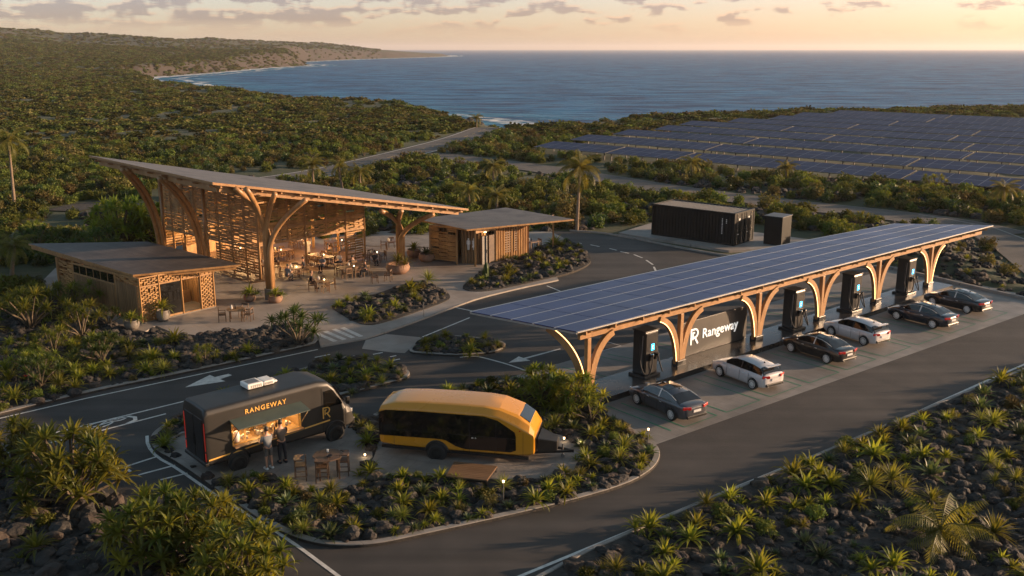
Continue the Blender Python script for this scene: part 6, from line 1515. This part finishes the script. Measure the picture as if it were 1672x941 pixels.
# hand-placed plants: (photo x, y of foot, kind, size, variant)
HP = [(1512,892,'dwarf_palm',1.1,0,'large feather palm among rocks at the lower right','palm'),
      (120,822,'bigcane',2.6,0,'largest leafy cane shrub in the lower left corner bed','shrub'),(256,915,'bigcane',2.1,2,'broad leafy cane shrub right of the largest one in the corner bed','shrub'),(395,965,'bigcane',2.0,0,'leafy cane shrub at the bottom edge of the corner bed','shrub'),(20,770,'bigcane',1.9,2,'leafy cane shrub at the left edge beside the road','shrub'),
      (330,905,'bigcane',1.9,1,'leafy cane shrub between the broad one and the bottom edge','shrub'),(60,905,'ti',1.6,1,'leafy rosette among rocks in the bottom left corner','plant'),(200,400,'bigcane',3.6,1,'dark leafy tree-like shrub left of the hall','shrub'),(250,395,'bigcane',3.0,1,'dark leafy shrub against the left side of the hall','shrub'),(160,425,'cane',1.9,1,'dark shrub behind the low house roof','shrub'),
      (888,662,'bigcane',1.7,0,'tall spiky shrub behind the trailer front','shrub'),(938,672,'bigcane',1.6,2,'tall spiky shrub at the foot of the first canopy column','shrub'),(965,690,'cane',1.1,0,'spiky shrub beside the first charging bay','shrub'),(905,700,'yucca',1.5,1,'broad yucca right of the trailer','yucca'),
      (700,463,'yucca',1.9,0,'large grey green yucca at the back of the three-cornered bed','yucca'),(670,478,'ti',1.9,1,'large leafy plant at the left back of the three-cornered bed','plant'),(603,520,'ti',1.7,3,'largest leafy plant at the front of the three-cornered bed','plant'),(645,505,'ti',1.5,1,'leafy plant in the middle of the three-cornered bed','plant'),
      (830,448,'ti',1.9,1,'wide leafy plant before the washroom house','plant'),(905,403,'ti',2.3,1,'big leafy plant under the washroom roof overhang','plant'),(828,425,'yucca',1.2,0,'yucca before the washroom plank wall','yucca'),
      (769,578,'ti',1.4,3,'largest plant of the small bed in the drive','plant'),(812,568,'yucca',1.0,0,'small yucca at the right end of the small bed in the drive','yucca'),(697,575,'ti',1.0,2,'plant at the left end of the small bed in the drive','plant'),
      (540,628,'ti',1.5,1,'bright leafy plant behind the truck cab','plant'),(615,610,'ti',1.1,3,'bright leafy plant near the rounded tip of the bed behind the truck','plant'),(575,645,'agave',1.0,0,'low agave at the edge of the bed behind the truck cab','agave'),
      (600,728,'ti',1.35,0,'spiky plant between truck and trailer','plant'),(822,800,'yucca',1.15,0,'round yucca in front of the trailer deck','yucca'),(650,806,'ti',1.15,1,'leafy plant below the trailer rear','plant'),(690,808,'agave',1.3,0,'tall agave below the trailer wheel','agave'),
      (330,706,'ti',1.0,1,'leafy plant behind the rear of the truck','plant'),(275,716,'yucca',1.0,0,'spiky plant inside the kerb behind the truck','yucca'),(440,815,'ti',1.1,1,'leafy plant at the pad corner by the truck wheel','plant'),
      (1520,780,'agave',1.9,1,'broad leaved plant near the right part of the lower bed','agave'),(60,415,'cane',1.6,1,'dark shrub at the left edge behind the low house','shrub')]
for i, (x, y, k, s, v, lab, cat) in enumerate(HP):
    p = G(x, y, .1); plant(k, {'palm':'feather_palm','shrub':'cane_shrub','yucca':'yucca','plant':'leafy_plant','agave':'agave'}[cat], v, (p.x, p.y, .08 if y > 430 else tz(p.x, p.y)), s, i*1.3, lab, cat)
fl = MB(); fp_ = G(47, 628, .1)
for k in range(7):
    a_ = k*.9; blade(fl, (0,0,.42), a_, R(35), .22, .09, .6, random.Random(k), 3)
t = empty('flowering_plant', tuple(fp_), 0, 'single red flower in the bed at the left edge of the road', 'flower'); fl.build('petals', M['red_light'], t); fl = MB(); fl.tube([(0,0,0),(0,0,.43)], .02, 5); fl.build('stem', M['stem'], t)
# potted plants
def pot_plant(px, r, h, m_, kind, s, lab, v=0, z=.085):
    p = G(px[0], px[1], z); t = empty('potted_plant', tuple(p), 0, lab, 'potted plant'); b = MB()
    b.lathe([(r*.62,0),(r*.9,h*.3),(r,h*.65),(r*.86,h*.95),(r*.92,h),(r*.78,h),(r*.76,h*.86),(0,h*.86)], 18); b.build('pot', m_, t, smooth=True)
    for n_, me_q in VEG[kind][v % len(VEG[kind])]:
        o = link_obj('foliage' if n_ == 'foliage' else n_, me_q, t); o.scale = (s,)*3; o.location = (0,0,h*.82)
    tr2 = MB(); tr2.tube([(0,0,h*.8),(0,0,h*.82+.14*s)], .05, 6); tr2.build('stem', M['stem'], t); return t
pot_plant((216,538), .48, .62, M['grey_pot'], 'ti', 1.45, 'leafy plant in a grey pot at the front corner of the low house', 1)
pot_plant((267,524), .44, .72, M['grey_pot'], 'ti', 1.75, 'tall leafy plant in a grey pot by the low house window', 0)
pot_plant((408,492), .42, .45, M['terracotta'], 'ti', 1.5, 'leafy plant in a clay pot left of the corner tree column', 3)
pot_plant((450,494), .50, .50, M['terracotta'], 'ti', 1.35, 'wide plant in a clay pot right of the corner tree column', 1)
pot_plant((650,446), .95, .75, M['terracotta'], 'yucca', 2.0, 'yucca in the largest clay planter by the right tree column', 1)
pot_plant((697,427), .70, .65, M['terracotta'], 'agave', 1.7, 'agave in a clay pot against the washroom wall', 0)
pot_plant((676,420), .62, .65, M['terracotta'], 'ti', 1.5, 'leafy plant in a clay pot behind the right tree column', 2)
cp = G(794, 455, .12); t = empty('cactus', tuple(cp), 0, 'short columnar cactus before the washroom entrance', 'cactus'); b = MB()
for a_, r_, h_ in ((0,.19,1.25),(2.4,.12,.7),(4.5,.10,.5)):
    x, y = (.0, .0) if r_ == .19 else (.24*math.cos(a_), .24*math.sin(a_)); ring = []
    for zi in range(7):
        z = h_*zi/6; rr = r_*(1 if zi < 5 else (.8 if zi == 5 else .25))
        ring.append([V(x+rr*(1+.14*(k % 2))*math.cos(k*math.pi/8), y+rr*(1+.14*(k % 2))*math.sin(k*math.pi/8), z) for k in range(16)])
    vs = [q for rr in ring for q in rr]; b.add(vs, [(i*16+k, i*16+(k+1) % 16, (i+1)*16+(k+1) % 16, (i+1)*16+k) for i in range(6) for k in range(16)])
b.build('stems', LEAF['dark'], t)
# garden lights
def garden_light(px, h, lab, lit=True):
    p = G(px[0], px[1], .1); t = empty('garden_light', tuple(p), 0, lab, 'garden light', 'garden lights')
    b = MB(); b.tube([(0,0,0),(0,0,h)], .025, 6); b.build('post', M['grey_metal'], t); b = MB(); b.lathe([(0,h-.08),(.04,h-.08),(.045,h-.0),(0,h)], 10); b.build('lamp_head', M['garden_bulb'] if lit else M['grey_metal'], t)
    if lit: add_light('lamp_glow', (0,-.08,h+.05), 1.5, (1,.72,.42), .05, t)
garden_light((822,822), .95, 'lit garden light on a post before the trailer deck'); garden_light((921,722), .22, 'low lit garden light beside the trailer hitch'); garden_light((948,728), .18, 'low lit garden light right of the hitch light')
garden_light((596,747), .16, 'low lit garden light between truck and trailer'); garden_light((692,518), 1.0, 'thin grey garden post in the three-cornered bed', False); garden_light((1058,724), .7, 'short garden light post at the bay corner', True); garden_light((1020,706), .2, 'low lit garden light near the first bay kerb')

# ---------------------------------------------------------------- scatter
SC = []      # (kind, x, y, z, scale, rot, region)
grid = {}
def free(x, y, r, lay):
    g_ = grid.setdefault(lay, {}); cx, cy = int(x//2), int(y//2)
    for i in (-1,0,1):
        for j in (-1,0,1):
            for (a_, c_, r2) in g_.get((cx+i, cy+j), ()):
                if (a_-x)**2+(c_-y)**2 < (r+r2)**2: return False
    g_.setdefault((cx, cy), []).append((x, y, r)); return True
def pin(x, y, P):
    r = False; n = len(P); j = n-1
    for i in range(n):
        if (P[i][1] > y) != (P[j][1] > y) and x < (P[j][0]-P[i][0])*(y-P[i][1])/(P[j][1]-P[i][1])+P[i][0]: r = not r
        j = i
    return r
XY = lambda P: [(p[0], p[1]) for p in P]
BLOCK = [XY(PAD1), XY(PAD2), XY(PLZ)]
KB = XY([kL+V(-.5,-.3), kF+V(0,-.5), kR, kB]); SLB = XY(SLAB)
for xx, yy, rr in ((235,548,1.7),(285,548,1.5),(200,545,1.2)): p = G(xx, yy); grid.setdefault('plants', {}).setdefault((int(p.x//2), int(p.y//2)), []).append((p.x, p.y, rr))
p = G(1512, 892); grid['plants'].setdefault((int(p.x//2), int(p.y//2)), []).append((p.x, p.y, 1.6))
def visible(x, y, z, m=60):
    px, py, dz = proj(x, y, z); return dz > 5 and -m*2 < px < 1672+m*2 and py < 941+m*3
# exclusion discs round hand-placed plants
for (x, y, k, s, v, lab, cat) in HP: p = G(x, y); grid.setdefault('plants', {}).setdefault((int(p.x//2), int(p.y//2)), []).append((p.x, p.y, .35*s))
def scatter(reg, P, n, kinds, rlo, rhi, z, lay, gap=.8, block=BLOCK, cond=None, seed=0, inset=0.0, zf=None):
    rg = random.Random(seed+hash(reg) % 1 + len(reg)*13); xs = [p[0] for p in P]; ys = [p[1] for p in P]; got = 0; tries = 0
    x0, x1, y0, y1 = min(xs), max(xs), min(ys), max(ys); Pa = P
    while got < n and tries < n*14:
        tries += 1; x, y = rg.uniform(x0, x1), rg.uniform(y0, y1)
        if not visible(x, y, z): continue
        if not pin(x, y, P) or any(pin(x, y, q) for q in block): continue
        s = rg.uniform(rlo, rhi)
        if inset:
            if any(not pin(x+inset*dx, y+inset*dy, P) for dx, dy in ((1,0),(-1,0),(0,1),(0,-1))): continue
        if cond and not cond(x, y, rg): continue
        if not free(x, y, s*gap*.5, lay): continue
        k = rg.choice(kinds); SC.append((k, x, y, z if zf is None else zf(x, y), s, rg.uniform(0, 6.28), reg, rg.randrange(60))); got += 1
def vn(x, y, s): return mnoise.noise(V(x*s, y*s, 3.3))
RB = XY(GP([(300,600),(400,582),(512,562),(512,544),(480,534),(400,546),(330,550),(290,556)]))
for key in BEDS:
    P = BEDS[key]
    d = {'south': (230, 1900), 'corner': (26, 520), 'upper': (230, 1300), 'island': (190, 850), 'median': (9, 110), 'triangle': (16, 150), 'washroom': (34, 240)}[key]
    blk = BLOCK if key == 'island' else ([KB, XY(PLZ)] if key == 'upper' else []); blp = blk+([RB] if key == 'upper' else []); cl_ = (lambda x, y, rg: vn(x, y, .33) > -.22+rg.uniform(-.12,.12)) if key in ('south','upper','island') else None
    zt = {'median': .08, 'triangle': .14, 'washroom': .14, 'corner': .06}.get(key, .10)
    scatter(key, P, d[0], (['ti','ti','yucca','ti','agave','ti','cane'] if key == 'upper' else ['ti','ti','yucca','ti','agave']) if key in ('upper','south') else ['ti','ti','yucca','agave'], .75, {'south': 1.9, 'upper': 1.9}.get(key, 1.4), zt-.02, 'plants', .60, blp, seed=3, inset=.3, cond=cl_)
    if key == 'south': scatter(key, P, 90, ['agave','ti','bush'], .4, .7, zt-.02, 'plants', .8, blk, seed=4, inset=.2)
    else: scatter(key, P, d[0]//2, ['agave','bush','ti'], .35, .65, zt-.02, 'plants', .7, blp, seed=4, inset=.25)
    scatter(key, P, d[1], ['rock'], .26, .78 if key != 'corner' else 1.0, zt-.07, 'rocks', .70, blk, seed=5, inset=.30, cond=None if key != 'upper' else (lambda x, y, rg: rg.random() < (.9 if vn(x, y, .25) > -.15 else .25)))
# rock bank before the terrace
scatter('rock bank', RB, 300, ['rock'], .35, .75, .15, 'rocks2', .6, [], seed=8, inset=.15)
MN = XY(MOUND); scatter('right mound', MN, 260, ['rock'], .3, .8, .2, 'rocks', .7, [], seed=9, inset=.2, zf=lambda x, y: tz(x, y)-.05)
scatter('right mound', MN, 34, ['bush','ti','yucca'], .6, 1.1, .2, 'plants', .8, [], seed=10, inset=.4, zf=tz)
# open scrub
NR = SITE; rg = random.Random(21); cand = []
roads = [(ROAD1, 4.6), (ROAD2, 4.3), (PATH3, 2.6)]
nrng = np.random.default_rng(4)
def field(n, r0, r1, px0, px1, power=1.0):
    u = nrng.random(n); r = np.sqrt(r0**2+(r1**2-r0**2)*u**power); a_ = np.arctan((px0+(px1-px0)*nrng.random(n)-836)/1603.); return r*np.sin(a_), r*np.cos(a_)
def ok_mask(x, y, shore=1.5):
    X, Y = x[None, :], y[None, :]; m_ = (coast_d(X, Y) > shore) & ~inside(X, Y, SITE) & ~inside(X, Y, WIDE) & ~inside(X, Y, MOUND)
    for P, w in roads: m_ &= seg_dist(X, Y, P, False) > w
    m_ &= ~inside(X, Y, SLAB)
    return m_[0]
x, y = field(12500, 62, 190, -260, 1930, 1.0); k = ok_mask(x, y); x, y = x[k], y[k]; z = terrain(x[None, :], y[None, :])[0]
pvx = [(p[0]*1, p[1]*1) for p in (base0-rown*1, base0+rowdir*140-rown*1, base0+rowdir*190+rown*130, V(86, 262), V(20, 190))]
pvm = inside(x[None, :], y[None, :], pvx)[0]
cl = fbm(x/9, y/9, 31)
for i in range(len(x)):
    if pvm[i] or cl[i] < .42 and nrng.random() < .75: continue
    s = float(nrng.uniform(.5, 1.5)+.6*nrng.random()**3); 
    if not free(x[i], y[i], s*.26, 'field'): continue
    q = nrng.random(); kind = 'bush' if q < .80 else ('ti' if q < .88 else ('yucca' if q < .94 else 'cane'))
    SC.append((kind, float(x[i]), float(y[i]), float(z[i])-.05, s if kind == 'bush' else s*.72, float(nrng.uniform(0, 6.28)), 'field', int(nrng.integers(60))))
# rocks in the scrub near the site
x, y = field(5200, 60, 135, 100, 1900); k = ok_mask(x, y); x, y = x[k], y[k]; z = terrain(x[None, :], y[None, :])[0]
for i in range(len(x)):
    if vn(float(x[i]), float(y[i]), .09) < -.05: continue
    SC.append(('rock', float(x[i]), float(y[i]), float(z[i])-.1, float(nrng.uniform(.4, 1.3)), float(nrng.uniform(0, 6.28)), 'field', int(nrng.integers(60))))
# shore boulders
x, y = field(16000, 190, 620, 360, 830); dd_ = coast_d(x[None, :], y[None, :])[0]; k = (dd_ > -6) & (dd_ < 7); x, y = x[k], y[k]; z = terrain(x[None, :], y[None, :])[0]
for i in range(len(x)): SC.append(('rock', float(x[i]), float(y[i]), max(float(z[i]), SEA_Z)-.3, float(nrng.uniform(1.0, 4.2)), 0., 'shore', int(nrng.integers(60))))
FARP = []
for n, r0, r1, pw in ((15000, 185, 330, 1.), (32000, 330, 640, 1.), (34000, 640, 1500, 1.), (14000, 1400, 3000, 1.)):
    x, y = field(n, r0, r1, -420, 2050 if r0 < 600 else 620, pw); k = ok_mask(x, y, 4); x, y = x[k], y[k]; cl = fbm(x/22, y/22, 41); k = (cl > (.45 if r0 < 600 else .42)) | (nrng.random(len(x)) < (.22 if r0 < 600 else .45)); x, y = x[k], y[k]
    pvm = inside(x[None, :], y[None, :], pvx)[0]; x, y = x[~pvm], y[~pvm]; z = terrain(x[None, :], y[None, :])[0]; s = nrng.uniform(.9, 3.0, len(x))*(1 if r0 < 300 else 1.1 if r0 < 600 else 1.5 if r0 < 1000 else 2.3)
    for i in range(len(x)): FARP.append((float(x[i]), float(y[i]), float(z[i])-.15, float(s[i]), float(nrng.uniform(0, 6.28)), int(nrng.integers(4))))
# individuals first (the ones that show largest), the rest one object per kind
REGL = {'upper': 'in the bed between the terrace and the road', 'south': 'in the large bed at the lower right', 'corner': 'in the corner bed at the lower left', 'island': 'in the kerbed island round truck and trailer', 'median': 'in the small bed in the drive',
        'triangle': 'in the three-cornered bed on the terrace', 'washroom': 'in the bed before the washroom house', 'rock bank': 'in the rock bank before the terrace', 'right mound': 'on the mound at the far right of the bays', 'field': 'in the open scrub beyond the site', 'shore': 'on the shore'}
MARK = [('truck rear', 320, 745), ('truck cab', 540, 690), ('bar table', 530, 785), ('trailer wheel', 716, 758), ('trailer hitch', 920, 745), ('step deck', 765, 785), ('first canopy column', 960, 650), ('first charging bay', 1060, 700), ('rounded kerb tip', 1075, 745),
    ('island kerb corner', 450, 870), ('island bottom kerb', 680, 870), ('zebra crossing', 550, 550), ('lone round table', 386, 530), ('low house corner', 225, 545), ('low house side', 120, 500), ('painted road arrow', 340, 610), ('cycle marking', 180, 650), ('bed corner at left edge', 20, 640),
    ('small palm', 20, 450), ('largest cane shrub', 120, 830), ('bottom left corner', 30, 930), ('corner bed tip', 430, 930), ('feather palm', 1510, 870), ('lower right corner', 1650, 930), ('bottom kerb start', 950, 925), ('second kerb tick', 1250, 790), ('third kerb tick', 1370, 740), ('top right kerb', 1620, 640), ('right edge bushes', 1650, 760),
    ('middle of the bed', 1250, 880), ('shipping container', 1150, 400), ('power cabinet', 1270, 400), ('tall bend palm', 942, 378), ('washroom roof', 830, 340), ('washroom overhang', 905, 405), ('cactus', 794, 455), ('columnar post', 692, 518), ('hall roof middle', 560, 310), ('hall left tip', 160, 260), ('left edge palm', 25, 340),
    ('coast road junction', 680, 252), ('coast road bend', 780, 212), ('first solar row left end', 870, 240), ('first solar row middle', 1250, 285), ('first solar row right end', 1640, 320), ('canopy far end', 1600, 370), ('access road middle', 1200, 325), ('last bay', 1600, 480), ('dirt track', 240, 335), ('shore rocks', 520, 180), ('headland', 450, 110)]
def near_mark(x, y, z):
    px, py, _ = proj(x, y, z); n_, mx, my = min(MARK, key=lambda m: (m[1]-px)**2+((m[2]-py)*1.6)**2); dx, dy = px-mx, (py-my)*1.6
    return ('left of' if dx < 0 else 'right of') + ' the '+n_ if abs(dx) > abs(dy) else ('behind' if dy < 0 else 'in front of')+' the '+n_
NAMES = {'rock': ('lava_rock', 'rock', 'dark lava rock'), 'ti': ('leafy_plant', 'plant', 'leafy rosette plant'), 'yucca': ('yucca', 'yucca', 'spiky yucca'), 'agave': ('agave', 'agave', 'blue green agave'), 'cane': ('cane_shrub', 'shrub', 'leafy cane shrub'), 'bush': ('round_bush', 'bush', 'round leafy bush')}
def gn_stuff(name, lab, pts, kind):
    """pts: (x, y, z, s, rot, variant)"""
    me = bpy.data.meshes.new(name); me.from_pydata([p[:3] for p in pts], [], []); n = len(pts)
    for an, vals, ty in (('scl', [p[3] for p in pts], 'FLOAT'), ('rz', [p[4] for p in pts], 'FLOAT'), ('var', [p[5] for p in pts], 'INT')):
        a_ = me.attributes.new(an, ty, 'POINT'); a_.data.foreach_set('value', np.array(vals, dtype=np.float32 if ty == 'FLOAT' else np.int32))
    o = bpy.data.objects.new(name, me); col.objects.link(o); tag(o, lab, kind=None); o['kind'] = 'stuff'; o['category'] = {'rock': 'rocks', 'far': 'scrub'}.get(kind, 'plants')
    nt = bpy.data.node_groups.new(name, 'GeometryNodeTree'); nt.interface.new_socket('Geometry', in_out='INPUT', socket_type='NodeSocketGeometry'); nt.interface.new_socket('Geometry', in_out='OUTPUT', socket_type='NodeSocketGeometry')
    N_ = nt.nodes.new; Lk = nt.links.new; gi, go = N_('NodeGroupInput'), N_('NodeGroupOutput'); iop = N_('GeometryNodeInstanceOnPoints'); jn = N_('GeometryNodeJoinGeometry'); iop.inputs['Pick Instance'].default_value = True
    for src in SRC[kind]:
        oi = N_('GeometryNodeObjectInfo'); oi.inputs['Object'].default_value = src; oi.inputs['As Instance'].default_value = True; oi.transform_space = 'ORIGINAL'; Lk(oi.outputs['Geometry'], jn.inputs[0])
    def att(nm, ty):
        a_ = N_('GeometryNodeInputNamedAttribute'); a_.data_type = ty; a_.inputs['Name'].default_value = nm; return a_.outputs['Attribute']
    cx = N_('ShaderNodeCombineXYZ'); Lk(att('rz', 'FLOAT'), cx.inputs[2]); Lk(gi.outputs[0], iop.inputs['Points']); Lk(jn.outputs[0], iop.inputs['Instance']); Lk(att('var', 'INT'), iop.inputs['Instance Index'])
    er = N_('FunctionNodeEulerToRotation'); Lk(cx.outputs[0], er.inputs[0]); Lk(er.outputs[0], iop.inputs['Rotation'])
    cs = N_('ShaderNodeCombineXYZ'); s_ = att('scl', 'FLOAT')
    for i in range(3): Lk(s_, cs.inputs[i])
    if kind == 'far':
        m_ = N_('ShaderNodeMath'); m_.operation = 'MULTIPLY'; m_.inputs[1].default_value = .50; Lk(s_, m_.inputs[0]); Lk(m_.outputs[0], cs.inputs[2])
    Lk(cs.outputs[0], iop.inputs['Scale']); Lk(iop.outputs[0], go.inputs[0]); md = o.modifiers.new('scatter', 'NODES'); md.node_group = nt; return o
SRC = {}
by = {}
for e in SC: by.setdefault(e[0], []).append(e)
CAP = {'rock': 300, 'bush': 300, 'ti': 300, 'yucca': 150, 'agave': 150, 'cane': 120}
for kind, L_ in by.items():
    def key(e):
        px, py, dz = proj(e[1], e[2], e[3]+.2); vis = 0 < px < 1672 and py < 950
        return -(e[4]/dz if vis else 0)
    L_.sort(key=key); name, cat, ds = NAMES[kind]; ind, rest = L_[:CAP[kind]], L_[CAP[kind]:]; SRC[kind] = []; seen = {}
    for (k_, x, y, z, s, a_, reg, v) in ind:
        nv = len(VEG[kind]); v_ = v % nv; big = s > (1.05 if kind != 'rock' else .48)
        q = proj(x, y, z)[2]; sz = ('small', 'medium', 'large')[(s > .45)+(s > .62)] if kind == 'rock' else ('small', 'medium', 'large')[(s > .8)+(s > 1.3)]
        word = {'rock': 'brown lava rock' if v_ in (0, 4) else 'dark lava rock', 'bush': {3: 'dry brown bush', 2: 'dark green bush'}.get(v_, 'round olive bush'), 'cane': 'dark leafy cane shrub' if v_ == 1 else 'leafy cane shrub'}.get(kind, ds)
        if kind == 'ti' and v_ % 2: word = 'leafy plant with side shoots'
        lab_ = sz+' '+word+' '+near_mark(x, y, z)
        o = plant(kind, name, v, (x, y, z), s if kind != 'rock' else (s, s*random.uniform(.8,1), s*random.uniform(.75,1.05)), a_, lab_, cat, lab_, random.uniform(-.12,.12))
        if kind != 'cane' and v_ not in seen: seen[v_] = o
    if kind == 'cane' or not rest: 
        if kind == 'cane': rest = [e for e in rest if e[4] > .5][:0]
        continue
    SRC[kind] = [seen[i] for i in sorted(seen)]; nv = len(SRC[kind])
    gn_stuff({'rock':'lava_rocks','bush':'scrub_bushes','ti':'leafy_plants','yucca':'yuccas','agave':'agaves'}[kind], {'rock':'smaller dark lava rocks filling the beds and the scrub','bush':'smaller round bushes spread over the open scrub','ti':'smaller leafy rosette plants in the scrub','yucca':'smaller yuccas in the scrub','agave':'smaller agaves in the beds'}[kind],
             [(e[1], e[2], e[3], e[4], e[5], e[7] % nv) for e in rest], kind)
FARP.sort(key=lambda p: p[1]); src = []
for v in range(4):
    i = next(j for j, p in enumerate(FARP) if p[5] == v); p = FARP.pop(i)
    src.append(plant('far', 'scrub_bush', v, p[:3], p[3], p[4], 'wide low scrub bush on the slope behind the hall, '+['olive and rounded','olive and ragged','green','dry brown'][v], 'bush', None))
SRC['far'] = src; gn_stuff('coastal_scrub', 'low scrub bushes covering the land down to the shore', FARP, 'far')
print('COUNTS', {k: len(v) for k, v in by.items()}, len(FARP))

# ---------------------------------------------------------------- haze
b = MB(); b.box((0, 11000, 47.5), (60000, 34000, 125)); hz = b.build('haze', bpy.data.materials.new('haze')); tag(hz, kind='stuff'); hz['label'] = 'thin warm evening haze over land and sea'
m = hz.data.materials[0]; m.use_nodes = True; nt = m.node_tree; nt.nodes.remove(nt.nodes['Principled BSDF']); pv = nt.nodes.new('ShaderNodeVolumePrincipled')
pv.inputs['Color'].default_value = (.86,.84,.86,1); pv.inputs['Density'].default_value = HAZE; pv.inputs['Anisotropy'].default_value = .3
nt.links.new(pv.outputs[0], nt.nodes['Material Output'].inputs['Volume'])
